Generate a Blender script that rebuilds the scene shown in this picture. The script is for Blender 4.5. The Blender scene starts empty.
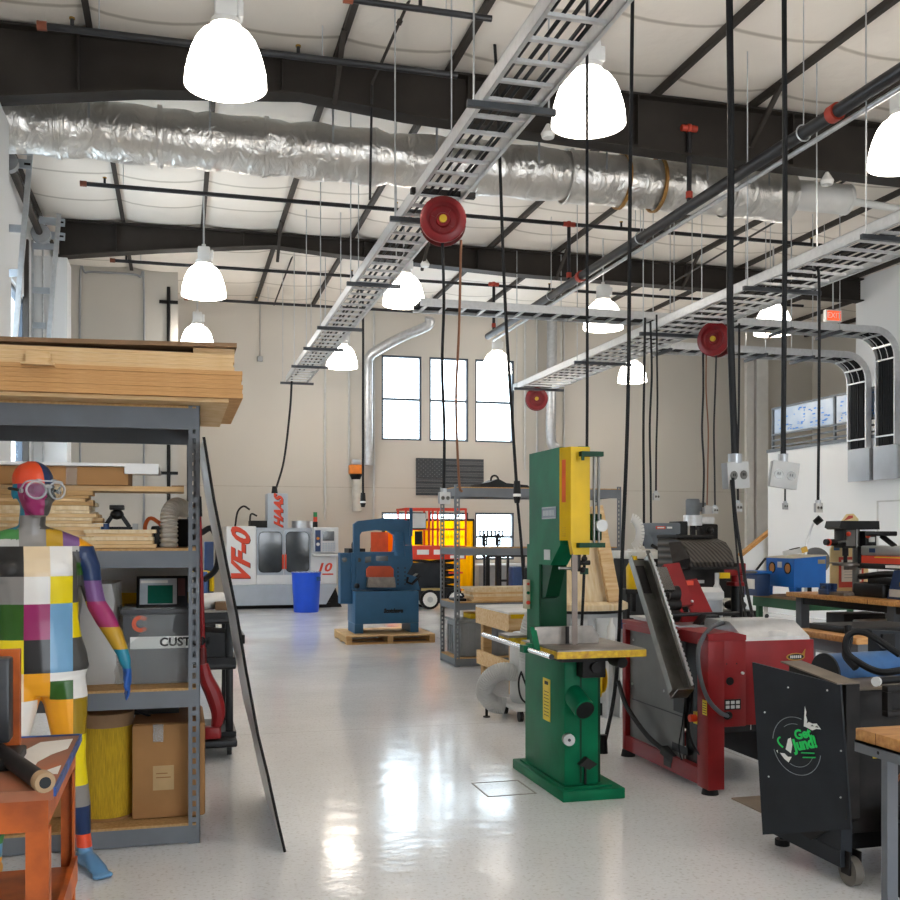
import bpy, bmesh, math, random
from mathutils import Vector, Matrix, Euler
R = random.Random(7)
LAMP, SKY = 10.5, 7.0
C = bpy.context.scene.collection
PI = math.pi
# ------------------------------------------------------------------ camera model (900 px frame)
FPX, HOR, CAMZ = 1022.0, 536.0, 1.5
YAW = math.atan(272 / FPX)
SN, CS = math.sin(YAW), math.cos(YAW)
def at(px, py, Y):
    """world point at depth Y of the hall that the photo shows at (px, py)"""
    a = (px - 450) / FPX; b = -(py - HOR) / FPX
    x, y = SN + a * CS, CS - a * SN
    t = Y / y
    return Vector((x * t, Y, CAMZ + b * t))
# ------------------------------------------------------------------ materials
MATS = {}
def lin(h):
    if isinstance(h, str):
        h = h.lstrip('#'); h = [int(h[i:i + 2], 16) for i in (0, 2, 4)]
    o = []
    for c in h:
        c /= 255.0
        o.append(c / 12.92 if c <= 0.04045 else ((c + 0.055) / 1.055) ** 2.4)
    return (o[0], o[1], o[2], 1.0)
def node(nt, t, **kw):
    n = nt.nodes.new(t)
    for k, v in kw.items():
        if k in n.inputs: n.inputs[k].default_value = v
        else: setattr(n, k, v)
    return n
def mat(name, col, rough=0.5, metal=0.0, var=0.10, scale=6.0, bump=0.0, bscale=None, stretch=None, col2=None, spec=0.5, detail=3.0, coat=0.0):
    if name in MATS: return MATS[name]
    m = bpy.data.materials.new(name); m.use_nodes = True
    nt = m.node_tree; p = nt.nodes['Principled BSDF']
    tc = node(nt, 'ShaderNodeTexCoord'); mp = node(nt, 'ShaderNodeMapping')
    if stretch: mp.inputs['Scale'].default_value = stretch
    nt.links.new(tc.outputs['Object'], mp.inputs['Vector'])
    nz = node(nt, 'ShaderNodeTexNoise', Scale=scale, Detail=detail)
    nt.links.new(mp.outputs['Vector'], nz.inputs['Vector'])
    c1 = lin(col)
    if col2: c2 = lin(col2)
    else: c2 = tuple(min(1, c * (1 - 2 * var)) for c in c1[:3]) + (1,)
    if not col2: c1 = tuple(min(1, c * (1 + var * 0.5)) for c in c1[:3]) + (1,)
    rp = node(nt, 'ShaderNodeValToRGB')
    rp.color_ramp.elements[0].position = 0.3; rp.color_ramp.elements[1].position = 0.7
    rp.color_ramp.elements[0].color = c2; rp.color_ramp.elements[1].color = c1
    nt.links.new(nz.outputs['Fac'], rp.inputs['Fac'])
    nt.links.new(rp.outputs['Color'], p.inputs['Base Color'])
    p.inputs['Roughness'].default_value = rough; p.inputs['Metallic'].default_value = metal
    p.inputs['Specular IOR Level'].default_value = spec
    if coat: p.inputs['Coat Weight'].default_value = coat
    if bump:
        nb = node(nt, 'ShaderNodeTexNoise', Scale=bscale or scale * 3, Detail=4.0)
        nt.links.new(mp.outputs['Vector'], nb.inputs['Vector'])
        b = node(nt, 'ShaderNodeBump', Strength=bump, Distance=0.02)
        nt.links.new(nb.outputs['Fac'], b.inputs['Height']); nt.links.new(b.outputs['Normal'], p.inputs['Normal'])
    MATS[name] = m
    return m
def emis(name, col, strength):
    if name in MATS: return MATS[name]
    m = bpy.data.materials.new(name); m.use_nodes = True
    p = m.node_tree.nodes['Principled BSDF']
    p.inputs['Base Color'].default_value = lin(col)
    p.inputs['Emission Color'].default_value = lin(col); p.inputs['Emission Strength'].default_value = strength
    MATS[name] = m; return m
def clear(name, col, alpha, rough=0.15, translucent=0.0):
    """thin clear sheet: part see-through, part glossy film"""
    if name in MATS: return MATS[name]
    m = bpy.data.materials.new(name); m.use_nodes = True
    nt = m.node_tree; nt.nodes.remove(nt.nodes['Principled BSDF'])
    out = nt.nodes['Material Output']
    tr = node(nt, 'ShaderNodeBsdfTransparent'); tr.inputs['Color'].default_value = lin(col)
    pr = node(nt, 'ShaderNodeBsdfPrincipled'); pr.inputs['Base Color'].default_value = lin(col); pr.inputs['Roughness'].default_value = rough
    tl = node(nt, 'ShaderNodeBsdfTranslucent'); tl.inputs['Color'].default_value = lin(col)
    nz = node(nt, 'ShaderNodeTexNoise', Scale=9.0, Detail=3.0)
    tc = node(nt, 'ShaderNodeTexCoord'); nt.links.new(tc.outputs['Object'], nz.inputs['Vector'])
    bp = node(nt, 'ShaderNodeBump', Strength=0.25, Distance=0.02); nt.links.new(nz.outputs['Fac'], bp.inputs['Height']); nt.links.new(bp.outputs['Normal'], pr.inputs['Normal'])
    m1 = node(nt, 'ShaderNodeMixShader', Fac=translucent); nt.links.new(pr.outputs[0], m1.inputs[1]); nt.links.new(tl.outputs[0], m1.inputs[2])
    m2 = node(nt, 'ShaderNodeMixShader', Fac=alpha); nt.links.new(tr.outputs[0], m2.inputs[1]); nt.links.new(m1.outputs[0], m2.inputs[2])
    nt.links.new(m2.outputs[0], out.inputs['Surface'])
    MATS[name] = m; return m

wallm = mat('wall_paint', '#c8c3ba', .75, var=.015, scale=.6)
wallw = mat('white_wall_paint', '#e6e8e9', .7, var=.015, scale=.6)
beamm = mat('dark_steel', '#332e2a', .6, var=.2, scale=1.6, spec=.25)
purl = mat('purlin_steel', '#3f3a36', .65, var=.1, scale=2, spec=.25)
galv = mat('galvanised', '#c3c6c9', .35, .6, var=.08, scale=14)
alum = mat('aluminium', '#dcddde', .35, .45, var=.05, scale=20)
steel = mat('bare_steel', '#7f7d78', .28, .8, var=.15, scale=10)
cast = mat('cast_iron', '#8a827a', .42, .7, var=.15, scale=14)
shelfm = mat('grey_shelf_enamel', '#6d7278', .45, .15, var=.08, scale=5)
black = mat('black_plastic', '#161617', .45, var=.2, scale=12, spec=.3)
rubber = mat('black_rubber', '#17181b', .55, var=.2, scale=20, spec=.3)
darkm = mat('dark_iron', '#262322', .55, .2, var=.25, scale=9, spec=.3)
graym = mat('grey_paint', '#9c9fa2', .45, var=.06, scale=8)
lgray = mat('light_grey_paint', '#c9cac9', .45, var=.05, scale=6)
white = mat('white_plastic', '#e9e8e4', .45, var=.03, scale=6)
offw = mat('machine_white', '#dfe0df', .4, var=.03, scale=4)
bluegr = mat('blue_grey_paint', '#aeb6bf', .4, var=.04, scale=4)
green = mat('green_enamel', '#05704a', .45, var=.14, scale=5, spec=.15)
dgreen = mat('dark_green_enamel', '#043d24', .5, var=.12, scale=6, spec=.25)
yellow = mat('yellow_enamel', '#dcb400', .45, var=.06, scale=7, spec=.3)
yelw = mat('worn_yellow_enamel', '#d9b500', .5, scale=30, col2='#a97a10')
red = mat('red_enamel', '#8f191d', .42, var=.12, scale=5, spec=.35)
redd = mat('dark_red_enamel', '#65100f', .45, var=.15, scale=6)
reel = mat('hose_reel_red', '#8a1119', .4, var=.12, scale=10)
blue = mat('blue_machine_enamel', '#2f5b7d', .45, var=.06, scale=5, spec=.3)
cabb = mat('cabinet_blue', '#0c66bd', .4, var=.05, scale=5)
binb = mat('bin_blue', '#044fd6', .4, var=.05, scale=6)
navy = mat('navy_enamel', '#1d3a66', .45, var=.1, scale=8)
orr = mat('lift_orange_red', '#dd3a20', .42, var=.07, scale=6)
bench_o = mat('worn_orange_enamel', '#d0651c', .5, scale=9, col2='#8f4010', detail=8)
slate = mat('slate_enamel', '#24282e', .55, var=.14, scale=6, spec=.3)
mdf = mat('fibreboard', '#cfa069', .8, scale=40, col2='#b98750', stretch=(.3, .3, 6))
mdf2 = mat('pale_fibreboard', '#e0c296', .8, scale=40, col2='#cfa872', stretch=(.3, .3, 6))
hardb = mat('brown_hardboard', '#8a6a4a', .7, var=.12, scale=8)
ply = mat('plywood', '#e6d4b2', .7, scale=7, col2='#d6bb8e', stretch=(6, 1, 1))
pine = mat('pine', '#e0c294', .7, scale=5, col2='#c99d66', stretch=(1.2, 9, 9))
pine2 = mat('weathered_pine', '#c6a06a', .75, scale=5, col2='#a98252', stretch=(1.2, 9, 9))
oak = mat('butcher_block', '#cf9a57', .5, scale=4, col2='#a86f33', stretch=(2, 14, 14))
card = mat('cardboard', '#a5794a', .85, var=.07, scale=5)
card2 = mat('dark_cardboard', '#94693e', .85, var=.1, scale=4)
foam = mat('white_foam', '#e8e8e6', .8, var=.02, scale=20)
paper = mat('paper', '#e6e2da', .8, var=.04, scale=8)
rope = mat('yellow_twine', '#cfa81c', .8, scale=5, col2='#a98a14', stretch=(40, 40, 3), bump=.5, bscale=12)
chrome = mat('chrome', '#d8d8d8', .15, 1.0, var=.03)
brassm = mat('brass', '#b08a3e', .35, .8, var=.1)
pipeb = mat('black_pipe', '#2b2b2e', .4, .3, var=.1, scale=8)
redcp = mat('red_coupling', '#b03a26', .5, var=.1)
hosebr = mat('brown_hose', '#8a5a3c', .5, var=.1)
hoseg = mat('grey_ribbed_hose', '#b9bab9', .5, var=.05)
stick = mat('yellow_label', '#e6c928', .5, var=.05)
redlet = mat('red_lettering', '#d8401e', .45, var=.04)
whlet = mat('white_lettering', '#ededea', .5, var=.02)
grlet = mat('green_lettering', '#12d563', .5, var=.03)
dglass = mat('dark_window_glass', '#4a4c4c', .08, .0, var=.3, scale=1.5, spec=.8)
glass = clear('window_glass', '#f4f9fb', .06, .03)
film = clear('plastic_wrap', '#eef0f0', .24, .1, .25)
film2 = clear('cloudy_plastic_wrap', '#eeeeec', .6, .12, .4)
gogl = clear('goggle_plastic', '#eef2f4', .35, .1, .2)
ribh = clear('clear_ribbed_hose', '#fbf8f0', .9, .25, .35)
orsc = clear('orange_weld_curtain', '#ffb000', .8, .3, .8)
def lamp_glass():
    m = emis('lamp_glass', '#fff8ef', LAMP); nt = m.node_tree; p = nt.nodes['Principled BSDF']
    tc = node(nt, 'ShaderNodeTexCoord'); sp = node(nt, 'ShaderNodeSeparateXYZ'); nt.links.new(tc.outputs['Object'], sp.inputs[0])
    r = node(nt, 'ShaderNodeValToRGB'); r.color_ramp.interpolation = 'LINEAR'
    e = r.color_ramp.elements; e[0].position = 0; e[0].color = (.35, .35, .35, 1); e[1].position = 1.0; e[1].color = (.10, .10, .10, 1)
    for q, v in ((.05, .8), (.22, 1.0), (.235, .12), (.26, .12), (.275, 1.0), (.75, 1.0), (.92, .16)): k = e.new(q); k.color = (v, v, v, 1)
    dv = node(nt, 'ShaderNodeMath'); dv.operation = 'DIVIDE'; dv.inputs[1].default_value = .5; nt.links.new(sp.outputs['Z'], dv.inputs[0])
    nt.links.new(dv.outputs[0], r.inputs['Fac'])
    ml = node(nt, 'ShaderNodeMath'); ml.operation = 'MULTIPLY'; ml.inputs[1].default_value = LAMP; nt.links.new(r.outputs['Color'], ml.inputs[0]); nt.links.new(ml.outputs[0], p.inputs['Emission Strength'])
    return m
lampw = lamp_glass()
exitm = emis('exit_sign_face', '#f2603a', .9)

# ------------------------------------------------------------------ mesh builder
class MB:
    def __init__(s, m): s.v = []; s.f = []; s.mi = []; s.mats = [m]; s.c = 0; s.M = None
    def m(s, m):
        if m not in s.mats: s.mats.append(m)
        s.c = s.mats.index(m); return s
    def add(s, vs, fs):
        b = len(s.v)
        s.v += [(s.M @ Vector(v)) if s.M else Vector(v) for v in vs]
        s.f += [[b + i for i in f] for f in fs]; s.mi += [s.c] * len(fs); return s
    def ob(s, c, size, R3=None, bev=0):
        hx, hy, hz = [k / 2 for k in size]; c = Vector(c)
        b = min(bev, hx * .9, hy * .9, hz * .9)
        if b <= 0:
            vs = [Vector((i * hx, j * hy, k * hz)) for k in (-1, 1) for j in (-1, 1) for i in (-1, 1)]
            fs = [(0, 2, 3, 1), (4, 5, 7, 6), (0, 1, 5, 4), (2, 6, 7, 3), (0, 4, 6, 2), (1, 3, 7, 5)]
        else:
            bm = bmesh.new(); bmesh.ops.create_cube(bm, size=1)
            for v in bm.verts: v.co = Vector((v.co.x * 2 * hx, v.co.y * 2 * hy, v.co.z * 2 * hz))
            bmesh.ops.bevel(bm, geom=bm.edges[:], offset=b, segments=2, affect='EDGES', profile=.5)
            bm.verts.index_update(); vs = [v.co.copy() for v in bm.verts]; fs = [[v.index for v in f.verts] for f in bm.faces]; bm.free()
        if R3: vs = [R3 @ v for v in vs]
        return s.add([v + c for v in vs], fs)
    def box(s, x0, x1, y0, y1, z0, z1, bev=0):
        return s.ob(((x0 + x1) / 2, (y0 + y1) / 2, (z0 + z1) / 2), (abs(x1 - x0), abs(y1 - y0), abs(z1 - z0)), None, bev)
    def bar(s, a, b, w, h, up=(0, 0, 1), bev=0):
        a, b = Vector(a), Vector(b); d = b - a; L = d.length; d.normalize(); u = Vector(up)
        if abs(d.dot(u)) > .98: u = Vector((0, 1, 0))
        x = d.cross(u).normalized(); z = x.cross(d).normalized()
        R3 = Matrix((x, d, z)).transposed()
        return s.ob((a + b) / 2, (w, L, h), R3, bev)
    def cyl(s, a, b, r, r2=None, n=14, caps=True):
        a, b = Vector(a), Vector(b); r2 = r if r2 is None else r2; d = (b - a).normalized()
        u = d.orthogonal().normalized(); w = d.cross(u)
        vs = [p + (u * math.cos(2 * PI * i / n) + w * math.sin(2 * PI * i / n)) * q for p, q in ((a, r), (b, r2)) for i in range(n)]
        fs = [(i, (i + 1) % n, n + (i + 1) % n, n + i) for i in range(n)]
        if caps: fs += [tuple(range(n))[::-1], tuple(range(n, 2 * n))]
        return s.add(vs, fs)
    def tube(s, pts, r, n=8, closed=False):
        pts = [Vector(p) for p in pts]; k = len(pts); u = None; vs = []
        for i, p in enumerate(pts):
            if closed: d = pts[(i + 1) % k] - pts[i - 1]
            else: d = pts[min(i + 1, k - 1)] - pts[max(i - 1, 0)]
            if d.length < 1e-9: d = Vector((0, 0, 1))
            d.normalize()
            u = d.orthogonal() if u is None else (u - d * u.dot(d))
            if u.length < 1e-6: u = d.orthogonal()
            u.normalize(); w = d.cross(u); q = r[i] if isinstance(r, (list, tuple)) else r
            vs += [p + (u * math.cos(2 * PI * j / n) + w * math.sin(2 * PI * j / n)) * q for j in range(n)]
        fs = []
        for i in range(k if closed else k - 1):
            a, b = i * n, ((i + 1) % k) * n
            fs += [(a + j, a + (j + 1) % n, b + (j + 1) % n, b + j) for j in range(n)]
        if not closed: fs += [tuple(range(n))[::-1], tuple(range((k - 1) * n, k * n))]
        return s.add(vs, fs)
    def prism(s, poly, ax, a, b):
        f = {'x': lambda p, t: (t, p[0], p[1]), 'y': lambda p, t: (p[0], t, p[1]), 'z': lambda p, t: (p[0], p[1], t)}[ax]
        n = len(poly); vs = [f(p, a) for p in poly] + [f(p, b) for p in poly]
        return s.add(vs, [tuple(range(n))[::-1], tuple(range(n, 2 * n))] + [(i, (i + 1) % n, n + (i + 1) % n, n + i) for i in range(n)])
    def lathe(s, prof, o, ax=(0, 0, 1), n=24):
        o = Vector(o); d = Vector(ax).normalized(); u = d.orthogonal().normalized(); w = d.cross(u); vs = []
        for r, h in prof:
            r = max(r, 1e-4)
            vs += [o + d * h + (u * math.cos(2 * PI * j / n) + w * math.sin(2 * PI * j / n)) * r for j in range(n)]
        fs = []
        for i in range(len(prof) - 1):
            a, b = i * n, (i + 1) * n
            fs += [(a + j, a + (j + 1) % n, b + (j + 1) % n, b + j) for j in range(n)]
        return s.add(vs, fs)
    def ball(s, c, r, n=12, R3=None):
        if not isinstance(r, (tuple, list)): r = (r, r, r)
        vs = []; m = max(5, n // 2)
        for i in range(m + 1):
            t = PI * i / m
            for j in range(n):
                q = Vector((r[0] * math.sin(t) * math.cos(2 * PI * j / n), r[1] * math.sin(t) * math.sin(2 * PI * j / n), r[2] * math.cos(t)))
                if i in (0, m): q = Vector((1e-4 * math.cos(2 * PI * j / n), 1e-4 * math.sin(2 * PI * j / n), q.z))
                if R3: q = R3 @ q
                vs.append(q + Vector(c))
        fs = [(i * n + j, i * n + (j + 1) % n, (i + 1) * n + (j + 1) % n, (i + 1) * n + j) for i in range(m) for j in range(n)]
        fs += [tuple(range(n))[::-1], tuple(range(m * n, m * n + n))]
        return s.add(vs, fs)
    def torus(s, c, R_, r, ax=(0, 0, 1), n=24, k=8, sx=1.0):
        d = Vector(ax).normalized(); u = d.orthogonal().normalized(); w = d.cross(u)
        return s.tube([Vector(c) + u * R_ * math.cos(2 * PI * i / n) + w * R_ * math.sin(2 * PI * i / n) * sx for i in range(n)], r, k, True)
    def quad(s, a, b, c, d): return s.add([a, b, c, d], [(0, 1, 2, 3)])
    def text(s, txt, size, o, right, up, ext=.002, sx=1.0, shear=0, bold=0):
        cu = bpy.data.curves.new('t', 'FONT'); cu.body = txt; cu.size = size; cu.extrude = ext; cu.shear = shear; cu.offset = bold
        cu.align_x = 'CENTER'; cu.align_y = 'CENTER'; cu.resolution_u = 3
        ob = bpy.data.objects.new('t', cu); C.objects.link(ob)
        me = ob.evaluated_get(bpy.context.evaluated_depsgraph_get()).to_mesh()
        r = Vector(right).normalized(); u = Vector(up).normalized(); w = r.cross(u)
        s.add([Vector(o) + r * v.co.x * sx + u * v.co.y + w * v.co.z for v in me.vertices], [tuple(p.vertices) for p in me.polygons])
        bpy.data.objects.remove(ob); bpy.data.curves.remove(cu); return s
def spline(pts, n=8):
    P = [Vector(p) for p in pts]; P = [P[0] * 2 - P[1]] + P + [P[-1] * 2 - P[-2]]; o = []
    for i in range(1, len(P) - 2):
        for k in range(n):
            t = k / n; a, b, c, d = P[i - 1:i + 3]
            o.append(.5 * (2 * b + (c - a) * t + (2 * a - 5 * b + 4 * c - d) * t * t + (3 * b - a - 3 * c + d) * t ** 3))
    o.append(P[-2]); return o
# ------------------------------------------------------------------ objects
ORG = {}
def mk(name, mb, o, parent=None, sharp=35):
    me = bpy.data.meshes.new(name)
    me.from_pydata([tuple(v - o) for v in mb.v], [], mb.f)
    for m in mb.mats: me.materials.append(m)
    me.polygons.foreach_set('material_index', mb.mi)
    bm = bmesh.new(); bm.from_mesh(me); bmesh.ops.recalc_face_normals(bm, faces=bm.faces[:]); bm.to_mesh(me); bm.free()
    me.polygons.foreach_set('use_smooth', [True] * len(me.polygons))
    me.set_sharp_from_angle(angle=math.radians(sharp))
    ob = bpy.data.objects.new(name, me); C.objects.link(ob)
    if parent: ob.parent = parent
    else: ob.location = o
    ORG[ob.name] = o
    return ob
def tag(o, label, cat, group=None):
    o['label'] = label; o['category'] = cat
    if group: o['group'] = group
    return o
def root(name, label, cat, loc, group=None):
    e = bpy.data.objects.new(name, None); e.empty_display_size = .1; C.objects.link(e); e.location = loc; ORG[e.name] = Vector(loc)
    return tag(e, label, cat, group)
def part(name, mb, parent, label=None):
    ob = mk(name, mb, ORG[parent.name], parent)
    if label: ob['label'] = label
    return ob
def single(name, mb, label, cat, group=None, o=None):
    if o is None:
        lo = [min(v[i] for v in mb.v) for i in range(3)]; hi = [max(v[i] for v in mb.v) for i in range(3)]
        o = Vector(((lo[0] + hi[0]) / 2, (lo[1] + hi[1]) / 2, lo[2]))
    return tag(mk(name, mb, Vector(o)), label, cat, group)
def struct(name, mb):
    ob = mk(name, mb, Vector((0, 0, 0))); ob['kind'] = 'structure'; return ob
def dup(src, loc, label=None):
    r = src.copy(); C.objects.link(r); r.location = loc; ORG[r.name] = Vector(loc)
    if label: r['label'] = label
    for ch in list(src.children):
        c = ch.copy(); C.objects.link(c); c.parent = r
        for g in list(ch.children):
            d = g.copy(); C.objects.link(d); d.parent = c
    return r
def turn(r, deg): r.rotation_euler.z = math.radians(deg)
# ================================================================== SETTING
def floor_mat():
    m = bpy.data.materials.new('sealed_concrete'); m.use_nodes = True; nt = m.node_tree; p = nt.nodes['Principled BSDF']
    tc = node(nt, 'ShaderNodeTexCoord')
    big = node(nt, 'ShaderNodeTexNoise', Scale=.55, Detail=6.0); fine = node(nt, 'ShaderNodeTexNoise', Scale=52.0, Detail=3.0)
    vor = node(nt, 'ShaderNodeTexVoronoi', Scale=120.0)
    for n in (big, fine, vor): nt.links.new(tc.outputs['Object'], n.inputs['Vector'])
    r1 = node(nt, 'ShaderNodeValToRGB'); r1.color_ramp.elements[0].position = .3; r1.color_ramp.elements[1].position = .72
    r1.color_ramp.elements[0].color = lin('#d9dbde'); r1.color_ramp.elements[1].color = lin('#f2f4f6')
    nt.links.new(big.outputs['Fac'], r1.inputs['Fac'])
    r2 = node(nt, 'ShaderNodeValToRGB'); r2.color_ramp.elements[0].position = .30; r2.color_ramp.elements[1].position = .46
    r2.color_ramp.elements[0].color = (.7, .68, .65, 1); r2.color_ramp.elements[1].color = (1, 1, 1, 1)
    nt.links.new(fine.outputs['Fac'], r2.inputs['Fac'])
    r3 = node(nt, 'ShaderNodeValToRGB'); r3.color_ramp.elements[0].position = .03; r3.color_ramp.elements[1].position = .13
    r3.color_ramp.elements[0].color = (.72, .7, .66, 1); r3.color_ramp.elements[1].color = (1, 1, 1, 1)
    nt.links.new(vor.outputs['Distance'], r3.inputs['Fac'])
    bk = node(nt, 'ShaderNodeTexBrick', Scale=1.0); bk.offset = 0.0
    for k, v in (('Color1', (1, 1, 1, 1)), ('Color2', (1, 1, 1, 1)), ('Mortar', (.66, .64, .62, 1)), ('Mortar Size', .006), ('Brick Width', 4.6), ('Row Height', 4.6)): bk.inputs[k].default_value = v
    mpb = node(nt, 'ShaderNodeMapping'); mpb.inputs['Location'].default_value = (.9, 1.35, 0)
    nt.links.new(tc.outputs['Object'], mpb.inputs['Vector']); nt.links.new(mpb.outputs['Vector'], bk.inputs['Vector'])
    prev = r1.outputs['Color']
    for s in (r2.outputs['Color'], r3.outputs['Color'], bk.outputs['Color']):
        mx = node(nt, 'ShaderNodeMix'); mx.data_type = 'RGBA'; mx.blend_type = 'MULTIPLY'; mx.inputs['Factor'].default_value = .75
        nt.links.new(prev, mx.inputs['A']); nt.links.new(s, mx.inputs['B']); prev = mx.outputs['Result']
    nt.links.new(prev, p.inputs['Base Color'])
    rr = node(nt, 'ShaderNodeMapRange'); rr.inputs['To Min'].default_value = .05; rr.inputs['To Max'].default_value = .22
    nz = node(nt, 'ShaderNodeTexNoise', Scale=1.6, Detail=5.0); nt.links.new(tc.outputs['Object'], nz.inputs['Vector'])
    nt.links.new(nz.outputs['Fac'], rr.inputs['Value']); nt.links.new(rr.outputs['Result'], p.inputs['Roughness'])
    bp = node(nt, 'ShaderNodeBump', Strength=.16, Distance=.012)
    nb = node(nt, 'ShaderNodeTexNoise', Scale=7.0, Detail=3.0); nt.links.new(tc.outputs['Object'], nb.inputs['Vector'])
    nt.links.new(nb.outputs['Fac'], bp.inputs['Height']); nt.links.new(bp.outputs['Normal'], p.inputs['Normal'])
    p.inputs['Specular IOR Level'].default_value = .62
    return m
YB, YL, XL, XR, YR, XRR, XM, YM, ZM = 23.5, 21.1, -2.3, 13.5, 18.2, 16.1, 11.24, 17.86, 3.137
struct('floor', MB(floor_mat()).box(-2.6, 16.4, -5, 23.8, -.2, 0))
def zr(x): return 6.97 - .008 * abs(x - 6)
# ceiling: insulation fabric sagging between the purlins
fab = bpy.data.materials.new('insulation_fabric'); fab.use_nodes = True
nt = fab.node_tree; p = nt.nodes['Principled BSDF']; p.inputs['Roughness'].default_value = .55
tc = node(nt, 'ShaderNodeTexCoord'); wv = node(nt, 'ShaderNodeTexWave', Scale=.26, Distortion=.5, Detail=2.0); wv.bands_direction = 'Y'
wv.inputs['Detail Scale'].default_value = .6
nt.links.new(tc.outputs['Object'], wv.inputs['Vector'])
rp = node(nt, 'ShaderNodeValToRGB'); rp.color_ramp.elements[0].position = .0; rp.color_ramp.elements[1].position = .012
rp.color_ramp.elements[0].color = lin('#b3aa9d'); rp.color_ramp.elements[1].color = lin('#e4ddd3')
nt.links.new(wv.outputs['Fac'], rp.inputs['Fac']); nt.links.new(rp.outputs['Color'], p.inputs['Base Color'])
nb = node(nt, 'ShaderNodeTexNoise', Scale=2.2, Detail=5.0); nt.links.new(tc.outputs['Object'], nb.inputs['Vector'])
bp = node(nt, 'ShaderNodeBump', Strength=.5, Distance=.06); nt.links.new(nb.outputs['Fac'], bp.inputs['Height']); nt.links.new(bp.outputs['Normal'], p.inputs['Normal'])
PX = [-2.2 + 1.29 * i for i in range(15)]
xs = []
for i in range(len(PX) - 1): xs += [PX[i] + 1.29 * k / 6 for k in range(6)]
xs.append(PX[-1]); ys = [-5 + k * .75 for k in range(39)]
cm = MB(fab); vs = []
for y in ys:
    for k, x in enumerate(xs):
        t = (k % 6) / 6; sag = .085 * math.sin(PI * t) ** .7 * (.75 + .25 * math.sin(y * 1.1 + k // 6 * 2.3))
        vs.append((x, y, zr(x) - .10 - sag))
n = len(xs)
cm.add(vs, [(j * n + i, j * n + i + 1, (j + 1) * n + i + 1, (j + 1) * n + i) for j in range(len(ys) - 1) for i in range(n - 1)])
cm.m(wallw)
for a, b in ((-2.6, 6), (6, 16.4)):
    cm.prism([(a, zr(a) + .06), (b, zr(b) + .06), (b, zr(b) + .2), (a, zr(a) + .2)], 'y', -5, 23.8)
struct('ceiling', cm)
# walls with real window openings
def wall_with_holes(mb, ax, t0, t1, a0, a1, z0, z1, holes):
    def bx(u0, u1, w0, w1):
        if u1 - u0 < 1e-4 or w1 - w0 < 1e-4: return
        if ax == 'y': mb.box(u0, u1, t0, t1, w0, w1)
        else: mb.box(t0, t1, u0, u1, w0, w1)
    cols = sorted(set([a0, a1] + [h[0] for h in holes] + [h[1] for h in holes]))
    for u0, u1 in zip(cols, cols[1:]):
        hs = sorted([(h[2], h[3]) for h in holes if h[0] <= u0 + 1e-6 and h[1] >= u1 - 1e-6]); z = z0
        for lo, hi in hs: bx(u0, u1, z, lo); z = hi
        bx(u0, u1, z, z1)
WX = [(4.60, 5.56), (5.75, 6.71), (6.88, 7.86)]
UZ, LZ = (3.75, 5.74), (.93, 2.06)
holes = [(a, b) + UZ for a, b in WX] + [(a, b) + LZ for a, b in WX]
wb = MB(wallm); wall_with_holes(wb, 'y', YB, YB + .3, -.3, XRR + .3, 0, 7.2, holes)
wb.box(-.3, 0, YL + .3, YB, 0, 7.2)
wb.m(mat('wall_joint', '#b9b2a6', .8)); wb.box(0, XRR, YB - .004, YB, 2.62, 2.635)
struct('wall_back', wb)
w2 = MB(wallm).box(-2.6, 0, YL, YL + .3, 0, 7.2)
struct('wall_back_bay', w2)
wl = MB(wallw); LH = [(14.0, 15.5, .9, 5.2), (15.7, 17.2, .9, 5.2)]
wall_with_holes(wl, 'x', XL - .3, XL, -5, YL, 0, 7.2, LH)
struct('wall_left', wl)
struct('wall_rear', MB(wallw).box(-2.6, 2.4, -5.3, -5, 0, 7.2).box(6.6, 16.4, -5.3, -5, 0, 7.2).box(2.4, 6.6, -5.3, -5, 4.2, 7.2))  # unseen wall added behind the camera, its opening sized to balance the daylight
struct('wall_right', MB(wallw).box(XR, XR + .3, -5, YR, 0, 7.2))
struct('wall_right_bay', MB(wallm).box(XRR, XRR + .3, YR, YB, 0, 7.2).box(XR + .3, XRR + .3, YR - .3, YR, 0, 7.2))
mz = MB(wallw).box(XM, XR, -5, YM, 0, ZM)
mz.m(shelfm).box(XM - .02, XR, -5, YM + .02, ZM, ZM + .06)
mz.m(lgray)
for y0, y1 in ((12.0, 14.6), (8.0, 11.6), (4.4, 7.6)):
    mz.box(XM - .012, XM, y0, y1, 2.06, 2.085).box(XM - .012, XM, y0, y0 + .03, 0, 2.085).box(XM - .012, XM, y1 - .03, y1, 0, 2.085)
struct('wall_mezzanine', mz)
frm = mat('window_frame_blue_grey', '#46505c', .4, .3)
k = 0
for (a, b) in WX:
    for lo, hi in (UZ, LZ):
        k += 1; f = .045
        m = MB(frm).box(a, a + f, YB + .02, YB + .1, lo, hi).box(b - f, b, YB + .02, YB + .1, lo, hi).box(a + f, b - f, YB + .02, YB + .1, lo, lo + f).box(a + f, b - f, YB + .02, YB + .1, hi - f, hi)
        mid = lo + (hi - lo) * .485
        m.box(a + f, b - f, YB + .02, YB + .1, mid - .025, mid + .025)
        w = struct('window_%d' % k, m)
        part('window_glass', MB(glass).box(a + f, b - f, YB + .055, YB + .065, lo + f, hi - f), w)
for (a, b, lo, hi) in LH:
    k += 1; f = .06
    m = MB(frm).box(XL - .15, XL - .05, a, a + f, lo, hi).box(XL - .15, XL - .05, b - f, b, lo, hi)
    for q in range(4):
        z = lo + (hi - lo - f) * q / 3; m.box(XL - .15, XL - .05, a + f, b - f, z, z + f)
    w = struct('window_%d' % k, m)
    part('window_glass', MB(glass).box(XL - .105, XL - .095, a + f, b - f, lo + f, hi - f), w)
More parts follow.
